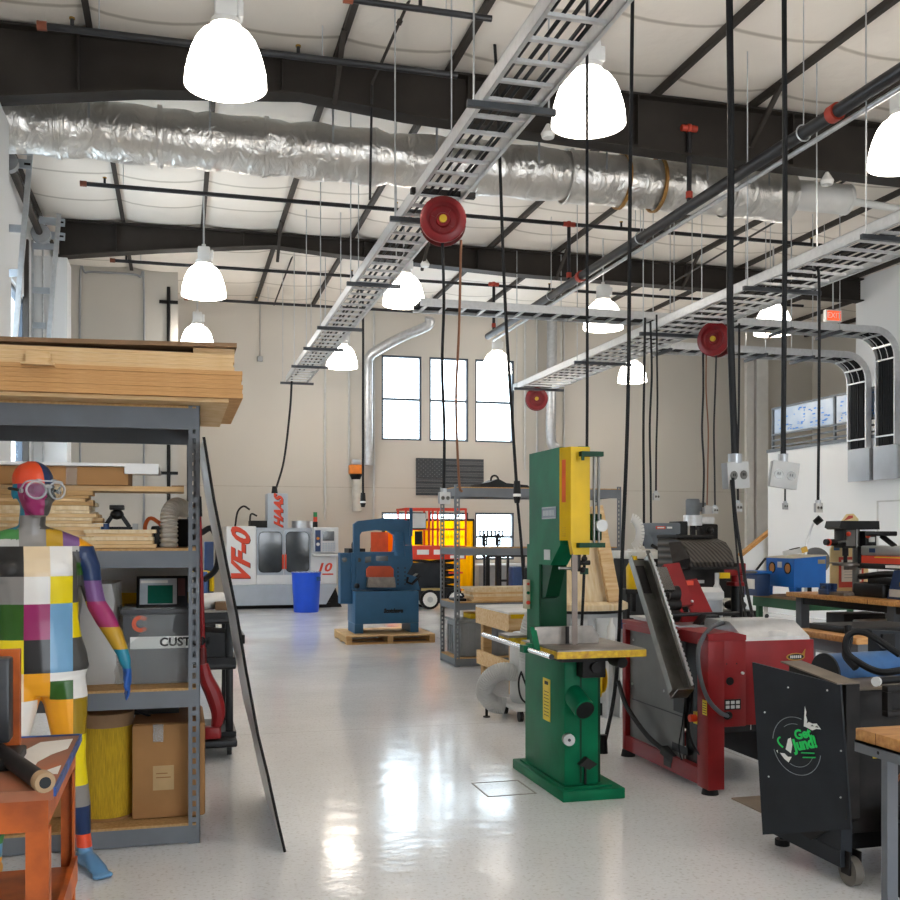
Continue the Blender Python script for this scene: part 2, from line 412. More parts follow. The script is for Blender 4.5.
# columns and rafters
struct('trim_1', MB(wallw).box(XL, -1.765, 11.2, 11.9, 0, 5.95))
struct('trim_2', MB(wallw).box(XL, -1.77, 17.95, 18.6, 0, 6.1))
def rafter(Y, top, bot, x0, x1):
    m = MB(beamm)
    m.prism(top + bot[::-1], 'y', Y - .012, Y + .012)
    for line, s in ((top, -1), (bot, 1)):
        for (a, za), (b, zb) in zip(line, line[1:]):
            m.prism([(a, za), (b, zb), (b, zb + s * .025), (a, za + s * .025)], 'y', Y - .13, Y + .13)
    x = x0 + .9
    while x < x1:
        def ev(L): 
            for (a, za), (b, zb) in zip(L, L[1:]):
                if a <= x <= b: return za + (zb - za) * (x - a) / (b - a)
            return L[-1][1]
        m.box(x - .008, x + .008, Y - .12, Y + .12, ev(bot) + .02, ev(top) - .02); x += 2.1
    return m
tp = lambda x: zr(x) - .185
rx = [-1.9, 1.3, 6, 13.45]
struct('roof_beam', rafter(11.3, [(x, tp(x)) for x in rx], [(-1.9, 5.93), (-.4, 6.17), (1.3, 6.33), (2.5, 6.22), (6, 6.10), (13.45, 6.02)], -1.9, 13.4))
struct('roof_beam', rafter(18.0, [(x, tp(x)) for x in rx], [(-1.9, 6.10), (-.3, 6.32), (1.6, 6.53), (2.6, 6.46), (6, 6.33), (13.45, 6.27)], -1.9, 13.4))
struct('roof_beam', rafter(4.6, [(x, tp(x)) for x in rx], [(-1.9, 5.93), (-.4, 6.17), (1.3, 6.33), (2.5, 6.22), (6, 6.10), (13.45, 6.02)], -1.9, 13.4))
for i, x in enumerate(PX):
    if x > 16.2: continue
    z = zr(x); y1 = YB if x > 0 else YL
    y0 = -4.9 if x < XR else YR
    m = MB(purl).box(x - .006, x + .006, y0, y1, z - .165, z - .02).box(x - .006, x + .06, y0, y1, z - .18, z - .165)
    struct('roof_purlin', m)
    if i % 2 == 1 and 0 < x < 13:   # flange braces from purlin to rafter
        for Y in (11.3, 18.0):
            struct('roof_brace', MB(purl).bar((x, Y - .75, z - .17), (x, Y - .06, z - .66), .05, .05))
# mezzanine guard rail
rail = root('guard_railing', 'grey steel guard railing with film covered panels on top of the white office block', 'railing', (XM + .05, 15, ZM + .06))
rx_ = XM + .05; m = MB(shelfm)
for y in (17.76, 15.8, 13.8, 11.8): part('post', MB(shelfm).box(rx_ - .02, rx_ + .02, y - .02, y + .02, ZM + .06, 4.0), rail)
for z in (3.98, 3.46, 3.35, 3.24): part('rail', MB(shelfm).box(rx_ - .018, rx_ + .018, 11.8, 17.76, z, z + .03), rail)
pf = mat('film_covered_panel', '#aeb4bb', .25, .1, scale=2.2, col2='#8f9fb4'); pd = mat('blue_film_print', '#2d6fc0', .5)
for y0, y1 in ((15.85, 17.7), (13.85, 15.75), (11.85, 13.75)):
    m = MB(pf).box(rx_ - .006, rx_ + .006, y0, y1, 3.50, 3.97); m.m(pd)
    for q in range(60):
        y = R.uniform(y0 + .05, y1 - .12); z = R.choice([R.uniform(3.52, 3.66), R.uniform(3.52, 3.92)]); m.box(rx_ - .009, rx_ - .006, y, y + R.uniform(.02, .09), z, z + R.uniform(.008, .03))
    part('infill_panel', m, rail)
# stair beside the office block
st = MB(wallw).prism([(10.78, 0), (11.23, 0), (11.23, 1.45), (10.78, 1.12)], 'y', 18.0, 18.1)
struct('stair_wall', st)
single('stair_handrail', MB(oak).bar((10.74, 18.05, 1.12), (11.5, 18.05, 1.67), .14, .06), 'wooden cap rail sloping up the stair beside the white office block', 'handrail')
single('stair_grab_rail', MB(black).tube([(10.85, 17.88, .80), (10.97, 17.88, .80), (11.2, 17.88, 1.06)], .024).tube([(10.97, 17.88, .80), (10.97, 18.0, .78)], .012), 'black bent steel grab rail on the stair side wall', 'handrail')
# ================================================================== OVERHEAD
# high-bay lamps
def lamp(first, loc, label):
    if first: return dup(first, loc, label)
    r = root('pendant_lamp', label, 'lamp', loc, 'high-bay pendant lamps'); x, y, z = loc
    prof = [(.12, .47), (.15, .462), (.2, .425), (.247, .36), (.283, .275), (.312, .175), (.327, .11), (.324, .10), (.331, .06), (.336, .0), (.328, 0), (.322, .06), (.304, .175), (.275, .272), (.24, .355), (.195, .418), (.12, .46)]
    part('glass_shade', MB(lampw).lathe(prof, loc, n=32), r)
    part('bulb', MB(lampw).ball((x, y, z + .28), (.06, .06, .13)), r)
    m = MB(offw).cyl((x, y, z + .49), (x, y, z + .54), .13, .12, 20).box(x - .09, x + .09, y - .10, y + .10, z + .54, z + .74, .02).box(x + .09, x + .14, y - .07, y + .07, z + .56, z + .70, .015)
    m.cyl((x, y, z + .74), (x, y, z + .79), .03)
    part('ballast_housing', m, r)
    part('hanger_rod', MB(galv).cyl((x, y, z + .79), (x, y, zr(x) - .2), .014, n=8), r)
    return r
L0 = None
for x, y, s in ((.38, 8.6, 'large glowing high-bay lamp hanging before the rafter, above the tall grey shelf'),
                (.38, 16.0, 'glowing high-bay lamp hanging at the far rafter, in line above the board stack end'),
                (.37, 20.9, 'small distant high-bay lamp half hidden behind the board stack on the shelf'),
                (3.57, 8.57, 'large glowing high-bay lamp beside the steep ladder tray, above the green bandsaw'),
                (3.45, 15.8, 'glowing high-bay lamp just beside the ladder tray, above the tilted air pipe'),
                (3.37, 21.6, 'small glowing high-bay lamp beside the end of the ladder tray'),
                (6.99, 8.69, 'large glowing high-bay lamp cut off by the edge of the picture'),
                (6.91, 15.95, 'glowing high-bay lamp hanging over the crossing cable tray above the bandsaw'),
                (6.82, 21.6, 'small glowing high-bay lamp in front of the third upper window'),
                (10.05, 15.8, 'glowing high-bay lamp between the hose reel and the exit sign'),
                (10.08, 21.6, 'small glowing high-bay lamp below the cable tray in front of the bare wall'),
                (.38, 1.6, 'high-bay lamp in the row over the camera side, first row'), (3.6, 1.6, 'high-bay lamp in the row over the camera side, second row'),
                (7.0, 1.6, 'high-bay lamp in the row over the camera side, third row'), (10.1, 8.7, 'high-bay lamp over the far side of the machine row'), (10.1, 1.6, 'high-bay lamp over the office block side')):
    dz_ = {(10.05, 15.8): -.17, (10.08, 21.6): -.17, (6.91, 15.95): -.22, (6.82, 21.6): -.1, (3.37, 21.6): -.12, (.38, 16.0): -.05, (3.45, 15.8): -.05}.get((x, y), 0)
    r = lamp(L0, (x, y, 5.2 + dz_), s); L0 = L0 or r
# foil duct
def duct_mat():
    m = bpy.data.materials.new('foil_insulation'); m.use_nodes = True; nt = m.node_tree; p = nt.nodes['Principled BSDF']
    p.inputs['Metallic'].default_value = .85; p.inputs['Roughness'].default_value = .3; p.inputs['Base Color'].default_value = lin('#dcd9d4')
    tc = node(nt, 'ShaderNodeTexCoord'); n1 = node(nt, 'ShaderNodeTexVoronoi', Scale=3.2); n2 = node(nt, 'ShaderNodeTexNoise', Scale=7.0, Detail=6.0)
    n2.inputs['Distortion'].default_value = 1.2
    mp = node(nt, 'ShaderNodeMapping'); mp.inputs['Scale'].default_value = (1, .6, .6)
    nt.links.new(tc.outputs['Object'], mp.inputs['Vector'])
    for n in (n1, n2): nt.links.new(mp.outputs['Vector'], n.inputs['Vector'])
    ad = node(nt, 'ShaderNodeMath'); ad.operation = 'ADD'; nt.links.new(n1.outputs['Distance'], ad.inputs[0]); nt.links.new(n2.outputs['Fac'], ad.inputs[1])
    bp = node(nt, 'ShaderNodeBump', Strength=.8, Distance=.05); nt.links.new(ad.outputs[0], bp.inputs['Height']); nt.links.new(bp.outputs['Normal'], p.inputs['Normal'])
    return m
foil = duct_mat()
dz, dy = 6.1, 12.25
d = root('ceiling_duct', 'fat foil-wrapped air duct crossing the hall behind the first rafter', 'duct', (3, dy, dz))
m = MB(foil); prof = []
x = -2.2
while x < 7.95:
    seg = (x + 2.2) % 1.15
    prof.append((.325 + .02 * math.sin(x * 9) * .5 - (.025 if seg < .13 else 0) + R.uniform(-.006, .006), x)); x += .12
prof = [(.01, -2.2)] + prof + [(.33, 8.0), (.24, 8.02), (.01, 8.02)]
part('foil_wrap', m.lathe(prof, (0, dy, dz), (1, 0, 0), 32), d)
part('branch_pipe', MB(white).cyl((8.0, dy, dz + .05), (8.9, dy, dz + .05), .2, n=20).cyl((8.9, dy, dz + .05), (8.94, dy, dz + .05), .21, n=20).cyl((8.9, dy - .1, dz), (10.9, dy - .1, dz - .1), .05), d)
tape = mat('brown_tape', '#a77a3c', .6)
for x in (5.55, 6.05): part('tape_band', MB(tape).lathe([(.33, -.025), (.352, -.02), (.352, .02), (.33, .025)], (x, dy, dz), (1, 0, 0), 32), d)
for x in (-.95, .35, 1.75, 3.0, 4.3, 5.2, 6.6, 7.5):
    part('hanger_strap', MB(galv).box(x - .012, x + .012, dy - .365, dy - .36, dz, zr(x) - .1), d)
for x in (-1.3, -.2, 1.0, 2.3, 3.6, 4.8, 7.1): part('seam_band', MB(foil).lathe([(.33, -.03), (.347, -.025), (.347, .025), (.33, .03)], (x, dy, dz), (1, 0, 0), 32), d)
# ladder cable trays
hang = mat('strut_channel', '#55585c', .4, .6)
def ladder_y(name, label, x0, x1, z, y0, y1, step, hangers):
    t = root(name, label, 'cable tray', ((x0 + x1) / 2, (y0 + y1) / 2, z))
    for x in (x0, x1): part('side_rail', MB(alum).box(x - .012, x + .012, y0, y1, z - .055, z + .055).box(x - .012, x + .018, y0, y1, z + .05, z + .056).box(x - .012, x + .018, y0, y1, z - .056, z - .05), t)
    y = y0 + .1
    while y < y1: part('rung', MB(alum).box(x0, x1, y - .018, y + .018, z - .045, z - .02), t); y += step
    for y in hangers:
        h = part('hanger', MB(hang).box(x0 - .12, x1 + .12, y - .02, y + .02, z - .105, z - .06), t)
        for x in (x0 - .07, x1 + .07): part('threaded_rod', MB(galv).cyl((x, y, z - .1), (x, y, zr(x) - .15), .007, n=6), h)
    return t
ladder_y('hanging_cable_tray', 'long aluminium ladder tray running steeply toward the white milling centre', 2.08, 2.50, 4.62, 2.0, 20.5, .30, (4.2, 6.9, 9.6, 12.2, 14.9, 16.6, 18.4, 20.45))
ladder_y('hanging_cable_tray', 'long aluminium ladder tray running out over the machine row to the third window', 6.11, 6.84, 4.30, 2.0, 18.3, .28, (4.7, 8.0, 10.0, 12.6, 14.95, 17.9))
def ladder_x(label, y0, y1, z, xl, xt, zb):
    t = root('hanging_cable_tray', label, 'cable tray', ((xl + xt) / 2, (y0 + y1) / 2, z))
    rr = .41; path = [(xl, z), (xt - rr, z)] + [(xt - rr + rr * math.sin(PI / 2 * k / 8), z - rr + rr * math.cos(PI / 2 * k / 8)) for k in range(1, 9)] + [(xt, zb)]
    for y in (y0, y1):
        m = MB(alum)
        for a, b in zip(path, path[1:]):
            d = Vector((b[0] - a[0], 0, b[1] - a[1])).normalized(); nn = Vector((-d.z, 0, d.x)) * .055
            A, B = Vector((a[0], 0, a[1])), Vector((b[0], 0, b[1]))
            m.prism([(p_.x, p_.z) for p_ in (A - nn, B - nn, B + nn, A + nn)], 'y', y - .012, y + .012)
        part('side_rail', m, t)
    x = xl + .1
    while x < xt - rr: part('rung', MB(alum).box(x - .022, x + .022, y0, y1, z - .045, z - .02), t); x += .29
    for k in (2, 5): a, b = path[1 + k]; part('rung', MB(alum).box(a - .05, a - .02, y0, y1, b - .05, b - .02), t)
    for q in (z - rr - .02, zb + .15): part('rung', MB(alum).box(xt - .065, xt - .045, y0, y1, q - .012, q + .012), t)
    for yy in (y0 + (y1 - y0) / 3, y0 + (y1 - y0) * 2 / 3): part('tie_strip', MB(alum).tube([(a - (.05 if k > 1 else 0), yy, b - .04 if k < 9 else b) for k, (a, b) in enumerate(path)][1:-1], .006, 6), t)
    for x in (7.5, 9.2, xt - 1.1):
        h = part('hanger', MB(hang).box(x - .02, x + .02, y0 - .1, y1 + .1, z - .105, z - .06), t)
        for y in (y0 - .06, y1 + .06): part('threaded_rod', MB(galv).cyl((x, y, z - .1), (x, y, zr(x) - .15), .007, n=6), h)
    for j in range(7):
        y = y0 + .06 + (y1 - y0 - .12) * j / 6; off = R.uniform(-.004, .004)
        pts = [(a, y + off, b + .005) if k < 2 else (a - .012, y + off, b) for k, (a, b) in enumerate(path)]
        tag(single('hanging_cable', MB(rubber).tube(pts, .024, 6), label_c % zb_name[zb], 'cable', None), label_c % zb_name[zb], 'cable', 'black cables laid in the %s cross tray' % zb_name[zb])
    return t
label_c = 'black power cable laid in the %s cross tray and dropping to its grey box'
zb_name = {2.98: 'lower', 2.981: 'upper'}
ladder_x('lower ladder tray crossing the hall and bending down to the farther grey box', 14.74, 15.22, 4.52, 6.95, XM - .07, 2.98)
ladder_x('upper ladder tray crossing the hall and bending down to the nearer grey box', 14.03, 14.49, 4.80, 3.3, XM - .07, 2.981)
for y0, y1, s in ((14.58, 15.14, 'grey electrical enclosure on the office block wall, the farther of two'), (13.90, 14.48, 'grey electrical enclosure on the office block wall, the nearer of two')):
    r = root('electrical_box', s, 'electrical box', (XM, (y0 + y1) / 2, 2.42), 'grey enclosures below the cable drops')
    part('box_body', MB(graym).box(XM - .16, XM, y0 + .02, y1 - .02, 2.43, 2.96, .008), r)
    part('box_cover', MB(bluegr).box(XM - .175, XM - .16, y0, y1, 2.42, 2.97, .005), r)
# cables in the long trays
for (xa, xb, z, y1, nm, n) in ((2.12, 2.44, 4.61, 20.3, 'steep', 5), (6.2, 6.75, 4.29, 18.0, 'wide', 6)):
    for j in range(n):
        x = xa + (xb - xa) * j / (n - 1); pts = spline([(x + R.uniform(-.02, .02), y, z) for y in (2.2, 6, 10, 14, 17, y1 - j * .5)], 4)
        single('hanging_cable', MB(rubber).tube(pts, .014, 6), 'black cable lying along the %s lengthwise ladder tray' % nm, 'cable', 'black cables along the %s ladder tray' % nm)
# pipes
def pipe_x(label, y, z, x0, x1, rad, drops=()):
    r = root('ceiling_pipe', label, 'pipe', ((x0 + x1) / 2, y, z))
    part('pipe_run', MB(pipeb).cyl((x0, y, z), (x1, y, z), rad), r)
    part('end_cap', MB(mat('rusty_cap', '#8a4a30', .5)).cyl((x0 - .03, y, z), (x0 + .06, y, z), rad * 1.3), r, 'rusty end cap')
    for x in drops:
        part('sprinkler_head', MB(pipeb).cyl((x, y, z), (x, y, z + .1), .018).m(brassm).cyl((x, y, z + .1), (x, y, z + .115), .028), r)
    for x in drops: part('pipe_hanger', MB(galv).cyl((x + .25, y, z), (x + .25, y, zr(x) - .1), .006, n=6), r)
    return r
pipe_x('black sprinkler pipe just before the first rafter', 10.6, 6.45, -1.29, 2.9, .035, (-1.0, 1.2))
pipe_x('black sprinkler pipe between the foil duct and the far rafter', 15.2, 6.45, -1.3, 10.6, .032, (-1.0, 3.2, 6.9, 10.4))
pipe_x('black sprinkler pipe just beyond the far rafter', 19.3, 6.45, -1.15, 13.0, .03, (-.9, 3.2, 7.2))
pipe_x('black sprinkler pipe along the top of the back wall', 22.0, 6.45, .15, 12.5, .03, (1.6, 5.2))
pipe_x('short black sprinkler pipe high above the hall centre', 9.35, 6.45, 1.5, 2.9, .03, (2.2,))
mp_ = root('ceiling_pipe', 'thick black main pipe running lengthwise on slings with red couplings', 'pipe', (6.0, 11, 5.5))
part('pipe_run', MB(pipeb).cyl((6.0, 3, 5.5), (6.0, 19.6, 5.5), .065, n=16), mp_)
part('bare_conduit', MB(galv).cyl((6.12, 3, 5.43), (6.12, 19.6, 5.43), .025), mp_)
for y in (8.4, 14.7): part('coupling', MB(redcp).cyl((6.0, y - .05, 5.5), (6.0, y + .05, 5.5), .085, n=16), mp_, 'red coupling')
for y in (8.9, 12.6, 16.0): part('sling', MB(galv).torus((6.0, y, 5.5), .08, .008, (0, 1, 0), 20).cyl((6.0, y, 5.58), (6.0, y, zr(6) - .15), .006, n=6), mp_)
def tee(y, x=6.0):
    r = root('ceiling_pipe_riser', 'red sprinkler tee fitting on a short riser above the main pipe, %s' % {11.25: 'against the first rafter', 15.2: 'midway down the hall', 19.2: 'near the back wall'}[y], 'pipe fitting', (x, y, 5.6))
    part('riser', MB(pipeb).cyl((x, y, 5.56), (x, y, 6.40), .03), r)
    part('fitting', MB(redcp).ball((x, y, 6.45), .055).cyl((x - .10, y, 6.45), (x + .10, y, 6.45), .04), r)
    part('riser_collar', MB(redcp).cyl((x, y, 5.6), (x, y, 5.68), .042), r)
for y in (11.25, 15.2, 19.2): tee(y)
# cross-bracing rods with turnbuckles
def rod(a, b, label): single('ceiling_brace_rod', MB(purl).cyl(a, b, .017, n=8).cyl(Vector(a).lerp(Vector(b), .52), Vector(a).lerp(Vector(b), .54), .03, n=8), label, 'brace rod')
rod(at(412, -60, 9.8), at(274, 305, 22.8), 'long grey bracing rod slanting across the roof past the ladder tray')
rod(at(436, -60, 9.2), at(372, 84, 11.0), 'short grey bracing rod slanting down to the first rafter')
single('ceiling_drop_rod', MB(pipeb).cyl(at(372, 84, 11.2), at(370, 200, 11.2), .014, n=8), 'black vertical drop rod hanging at the first rafter', 'rod')
rod(at(880, 160, 11.5), at(660, 290, 18), 'thin grey bracing rod slanting below the roof above the wide ladder tray')
for px, py in ((548, 138), (827, 185), (425, 267)):
    q = at(px, py, 11.1 if py < 200 else 17.8)
    single('ceiling_detector', MB(white).lathe([(.01, 0), (.07, .0), (.085, .05), (.06, .09), (.02, .16), (.01, .16)], q, n=16), {138: 'white round detector under the rafter beside the bandsaw-side lamp', 185: 'white round detector under the rafter at the far side', 267: 'white round detector under the far rafter by the ladder tray'}[py], 'detector')
# hose reels
def hose_reel(c, rad, label, face):
    r = root('hanging_hose_reel', label, 'hose reel', c, 'red hose reels'); c = Vector(c); d = Vector(face).normalized()
    prof = [(.01, .02), (.06, .02), (.07, .0), (.55 * rad, .0), (.62 * rad, .015), (.9 * rad, .02), (rad, .0), (rad, .03), (.94 * rad, .04), (.72 * rad, .05)]
    f = MB(reel).lathe([(q, -h - .05) for q, h in prof], c, -d, 28); f.m(reel)
    side = d.cross(Vector((0, 0, 1)))
    for k in range(4):
        a = .5 + k * PI / 2; w = side * math.cos(a) + Vector((0, 0, 1)) * math.sin(a)
        f.bar(c + d * .052 + w * rad * .2, c + d * .052 + w * rad * .75, .03, .008, d)
    part('front_disc', f, r)
    part('rear_disc', MB(redd).lathe([(.01, .06), (rad, .06), (rad, .08), (.01, .08)], c, -d, 28), r)
    part('drum', MB(rubber).cyl(c - d * .05, c + d * .04, rad * .78, n=24), r)
    part('hub', MB(mat('reel_hub', '#d8b52c', .4)).cyl(c + d * .05, c + d * .1, .035), r, 'yellow hub')
    part('bracket', MB(darkm).box(c.x - .3, c.x + .3, c.y - .03, c.y + .03, c.z + rad + .02, c.z + rad + .07).bar(c - d * .1 + Vector((0, 0, rad + .03)), c - d * .1, .06, .03, d), r)
    return r
hose_reel((2.33, 9.0, 4.36), .21, 'red hose reel hanging under the steep ladder tray', (-.25, -1, 0))
hose_reel((6.80, 12.03, 4.07), .225, 'dark red hose reel hanging between the thick cords, far along the wide tray', (-.85, -.6, 0))
hose_reel((6.46, 18.0, 4.05), .21, 'small red hose reel below the far end of the wide ladder tray', (-.3, -1, 0))
# pendant cords
def box_on(m, p, w, h, d, yaw, roll=0):
    R3 = Matrix.Rotation(yaw, 3, 'Z') @ Matrix.Rotation(-roll, 3, 'Y'); m.ob(p, (w, d, h), R3, .008); return R3
def cord(label, pts, rad, kind=None, mat_=rubber, size=.1, yaw=.3, roll=0):
    pts = spline(pts, 6); end = pts[-1]
    r = root('hanging_power_drop', label, 'power cord', end, None)
    part('cable', MB(mat_).tube(pts, rad, 8), r)
    if kind == 'box':
        m = MB(graym); w = size; R3 = box_on(m, end - Vector((0, 0, w * .5)), w, w * .97, w * .36, yaw, roll)
        m.m(galv).cyl(end - Vector((0, 0, .01)), end + Vector((0, 0, w * .3)), rad * 1.9)
        bx = part('outlet_box', m, r); c = end - Vector((0, 0, w * .5)); f = R3 @ Vector((0, -1, 0)); rt = R3 @ Vector((1, 0, 0))
        m = MB(lgray); m.ob(c + f * (w * .18), (w * 1.04, .006, w), R3, .004)
        m.m(steel)
        for q in (-.24, .24): m.cyl(c + f * (w * .18) + rt * q * w, c + f * (w * .18 + .008) + rt * q * w, w * .17, n=16)
        m.m(black)
        for q in (-.28, -.2, .2, .28): m.ob(c + f * (w * .18 + .009) + rt * q * w + Vector((0, 0, .02 * w)), (w * .035, .003, w * .1), R3)
        part('face_plate', m, bx)
    elif kind == 'plug':
        part('connector', MB(black).cyl(end + Vector((0, 0, .12)), end - Vector((0, 0, .02)), rad * 1.9, rad * 2.4).m(whlet).cyl(end - Vector((0, 0, .02)), end - Vector((0, 0, .05)), rad * 2.45, rad * 2.45).m(black).cyl(end - Vector((0, 0, .05)), end - Vector((0, 0, .12)), rad * 2.4, rad * 1.5), r)
    return r
Z = Vector((0, 0, 1))
def drop(px, py, Y, ztop, jit=.02):
    e = at(px, py, Y); n_ = 4
    return [Vector((e.x + R.uniform(-jit, jit) * (k < n_), e.y, ztop + (e.z - ztop) * k / n_)) for k in range(n_ + 1)]
cord('very thick black cord with a large grey outlet box above the red machine', [at(729, -30, 6.98), at(731, 150, 6.98), at(730, 300, 6.98), at(735, 462, 6.98)], .027, 'box', size=.205, yaw=.22, roll=.07)
cord('thick black cord with a large grey outlet box in front of the white office wall', [at(784, -30, 7.0), at(785, 200, 7.0), at(784, 350, 7.0), at(783, 462, 7.0)], .020, 'box', size=.205, yaw=-.2, roll=-.14)
cord('pair of black cords leading from the big outlet box down to the red machine', [at(733, 478, 6.9), at(736, 520, 6.85), at(747, 590, 6.7), at(760, 640, 6.2), Vector((3.58, 5.7, 1.0))], .012)
cord('thinner black cord looping down beside the pair to the red machine', [at(731, 480, 6.9), at(735, 530, 6.85), at(741, 590, 6.7), at(752, 640, 6.2), Vector((3.5, 5.75, 1.0))], .008)
cord('straight black cord passing behind the bandsaw head', [at(587, -40, 7.2), at(587, 200, 7.2), at(587, 440, 7.2), at(583, 600, 7.2), at(576, 690, 7.1), at(563, 728, 6.9)], .012)
cord('thick black cord hanging to the floor between the bandsaw and the red machine', [at(633, -40, 6.8), at(630, 200, 6.8), at(628, 400, 6.8), at(622, 560, 6.8), at(616, 680, 6.8), at(603, 752, 6.55)], .0145, 'plug')
cord('slanting black cord ending in an inline connector before the grey centre shelf', [at(489, -30, 10.5), at(497, 83, 10.5), at(505, 300, 10.5), at(517, 492, 10.5)], .018, 'plug')
cord('short black cord below the inline connector beside the bandsaw column', [at(517.3, 500, 10.5), at(521, 540, 10.5), at(525, 590, 10.5), Vector((3.75, 10.5, .5))], .016)
cord('black cord with a small grey outlet box below the first hose reel', drop(444, 492, 9.0, 4.2), .014, 'box', size=.11)
cord('reddish brown air hose dropping from the first hose reel', [at(461, 240, 9.05), at(459, 330, 9.05), at(456, 400, 9.05), at(459, 480, 9.05), at(462, 492, 9.05)], .012, None, hosebr)
cord('black cord hanging down to the steel trough top, first from the bandsaw', drop(644, 546, 11.6, 4.2), .016)
cord('black cord hanging behind the tilted steel trough, second from the bandsaw', drop(651, 530, 11.8, 4.2), .014)
cord('thin black cord with small grey outlet box near the grey gearbox', drop(656, 493, 11.4, 4.2), .012, 'box', size=.09)
cord('black cord from the second hose reel to the mill head', drop(703, 507, 12.1, 3.9), .014)
cord('brown air hose from the second hose reel to the mill head', drop(707, 505, 12.1, 3.9), .01, None, hosebr)
cord('black cord with small white outlet box beside the mill head', drop(715, 507, 12.0, 3.9), .012, 'box', size=.085)
cord('thin black cord with small outlet box behind the largest thick cord', drop(738, 503, 11.6, 4.2), .014, 'box', size=.11)
cord('thin black cord with small outlet box below the thick cord at the office wall', drop(785, 503, 13.9, 4.7), .014, 'box', size=.10)
cord('long black cord with small outlet box before the white office wall, by the drill press', [at(802, 268, 9.3), at(814, 270, 9.3), at(819, 280, 9.3), at(819, 400, 9.3), at(818, 503, 9.3)], .015, 'box', size=.10)
cord('black cord drooping from the ladder tray end to the white milling centre', [at(292, 376, 20.4), at(290, 410, 20.6), at(284, 460, 21.2), at(276, 489, 21.9)], .022)
cord('black cable looping down from the ladder tray beside the tilted air pipe', [at(357, 278, 16.5), at(361, 290, 16.6), at(363, 310, 16.8), at(363, 420, 16.8), at(363, 500, 16.8)], .02, 'plug')
# exit sign
q = at(833, 316, 16.0)
r = root('hanging_exit_sign', 'small orange lit exit sign on a thin stem by the office railing', 'sign', q)
m = MB(white).box(q.x - .17, q.x + .16, q.y - .03, q.y + .05, q.z - .11, q.z + .11, .01)
part('housing', m, r)
m = MB(exitm).box(q.x - .14, q.x + .14, q.y - .036, q.y - .03, q.z - .085, q.z + .085); m.m(whlet).text('EXIT', .14, (q.x, q.y - .038, q.z), (1, 0, 0), (0, 0, 1))
part('lit_face', m, r, 'orange lit face')
part('stem', MB(galv).cyl(q + Z * .13, (q.x, q.y, zr(q.x) - .1), .012), r)
# back wall services
def duct_tube(pts, rad, name, label):
    P = spline(pts, 10); rr = [rad * (1.04 if i % 2 else 1.0) for i in range(len(P))]
    single(name, MB(galv).tube(P, rr, 16), label, 'duct')
g = 23.2
duct_tube([at(430, 318, 22.6), at(427, 326, 22.7), at(400, 338, 22.9), at(378, 350, 23.1), at(369, 358, g), at(368, 372, g), at(368, 420, g), at(368, 465, g)], .11, 'wall_duct', 'bent spiral air pipe running down the back wall beside the windows')
duct_tube([at(552, 318, g), at(552, 350, g), at(551, 400, g), at(551, 440, g), at(556, 448, g)], .12, 'wall_duct', 'straight spiral air pipe on the back wall above the bandsaw')
q = at(356, 470, 23.3); r = root('wall_mounted_filter', 'small orange air filter unit with clear tube on the back wall', 'air filter', (q.x, YB, q.z))
part('filter_head', MB(mat('filter_orange', '#e8862b', .4)).box(q.x - .16, q.x + .16, YB - .3, YB - .06, q.z - .1, q.z + .12, .03), r)
part('cap', MB(bluegr).box(q.x - .1, q.x + .1, YB - .26, YB - .08, q.z + .12, q.z + .24, .02), r)
part('cone', MB(black).cyl((q.x, YB - .18, q.z - .1), (q.x, YB - .18, q.z - .22), .15, .1), r)
part('clear_tube', MB(mat('translucent_tube', '#c9c6bd', .3)).cyl((q.x + .03, YB - .18, q.z - .22), (q.x + .03, YB - .18, q.z - .95), .12), r)
for px, t, b, s in ((325, 305, 520, 'thin conduit down the back wall above the milling centre'), (349, 305, 470, 'thin conduit down the back wall left of the bent air pipe'), (374, 310, 520, 'thin conduit down the back wall beside the bent air pipe'), (525, 310, 470, 'thin pale conduit down the back wall beside the third window'),
                    (537, 310, 470, 'thin conduit down the back wall between window and spiral pipe'), (564, 310, 450, 'thin grey conduit down the back wall behind the bandsaw head')):
    single('wall_conduit', MB(lgray).tube([at(px, t, YB - .03), at(px, (t + b) / 2, YB - .03), at(px, b, YB - .03)], .028), s, 'conduit')
for px, w, s in ((760, .5, 'wide pale wall pipe near the stair'), (748, .3, 'narrow pale wall pipe beside the wide one near the stair')):
    a = at(px, 352, YB); single('wall_downpipe', MB(white).box(a.x - w / 3, a.x + w / 3, YB - .12, YB, .4, a.z), s, 'pipe')
y = YL - .03
single('wall_conduit', MB(graym).tube(spline([(-1.84, y, .5), (-1.84, y, 3), (-1.84, y, 6.45), (-1.74, y, 6.63), (-1.5, y, 6.66), (-.9, y, 6.66), (-.72, y, 6.61), (-.65, y, 6.42), (-.65, y, 3), (-.65, y, .5)], 6), .022), 'grey conduit arch on the pale wall behind the tall shelf', 'conduit')
m = MB(black).cyl((-.18, y, .5), (-.18, y, 6.45), .035)
for z in (6.15, 2.75): m.box(-.36, 0, y - .03, y + .02, z - .03, z + .03)
single('wall_standpipe', m, 'black standpipe with two cross brackets on the pale wall behind the tall shelf', 'pipe')
q = at(260, 359, YB); single('wall_junction_box', MB(graym).box(q.x - .06, q.x + .06, YB - .05, YB, q.z - .06, q.z + .06, .005).cyl((q.x, YB - .02, q.z + .06), (q.x, YB - .02, 6.9), .008), 'tiny grey junction box hanging on the back wall above the milling centre', 'junction box')
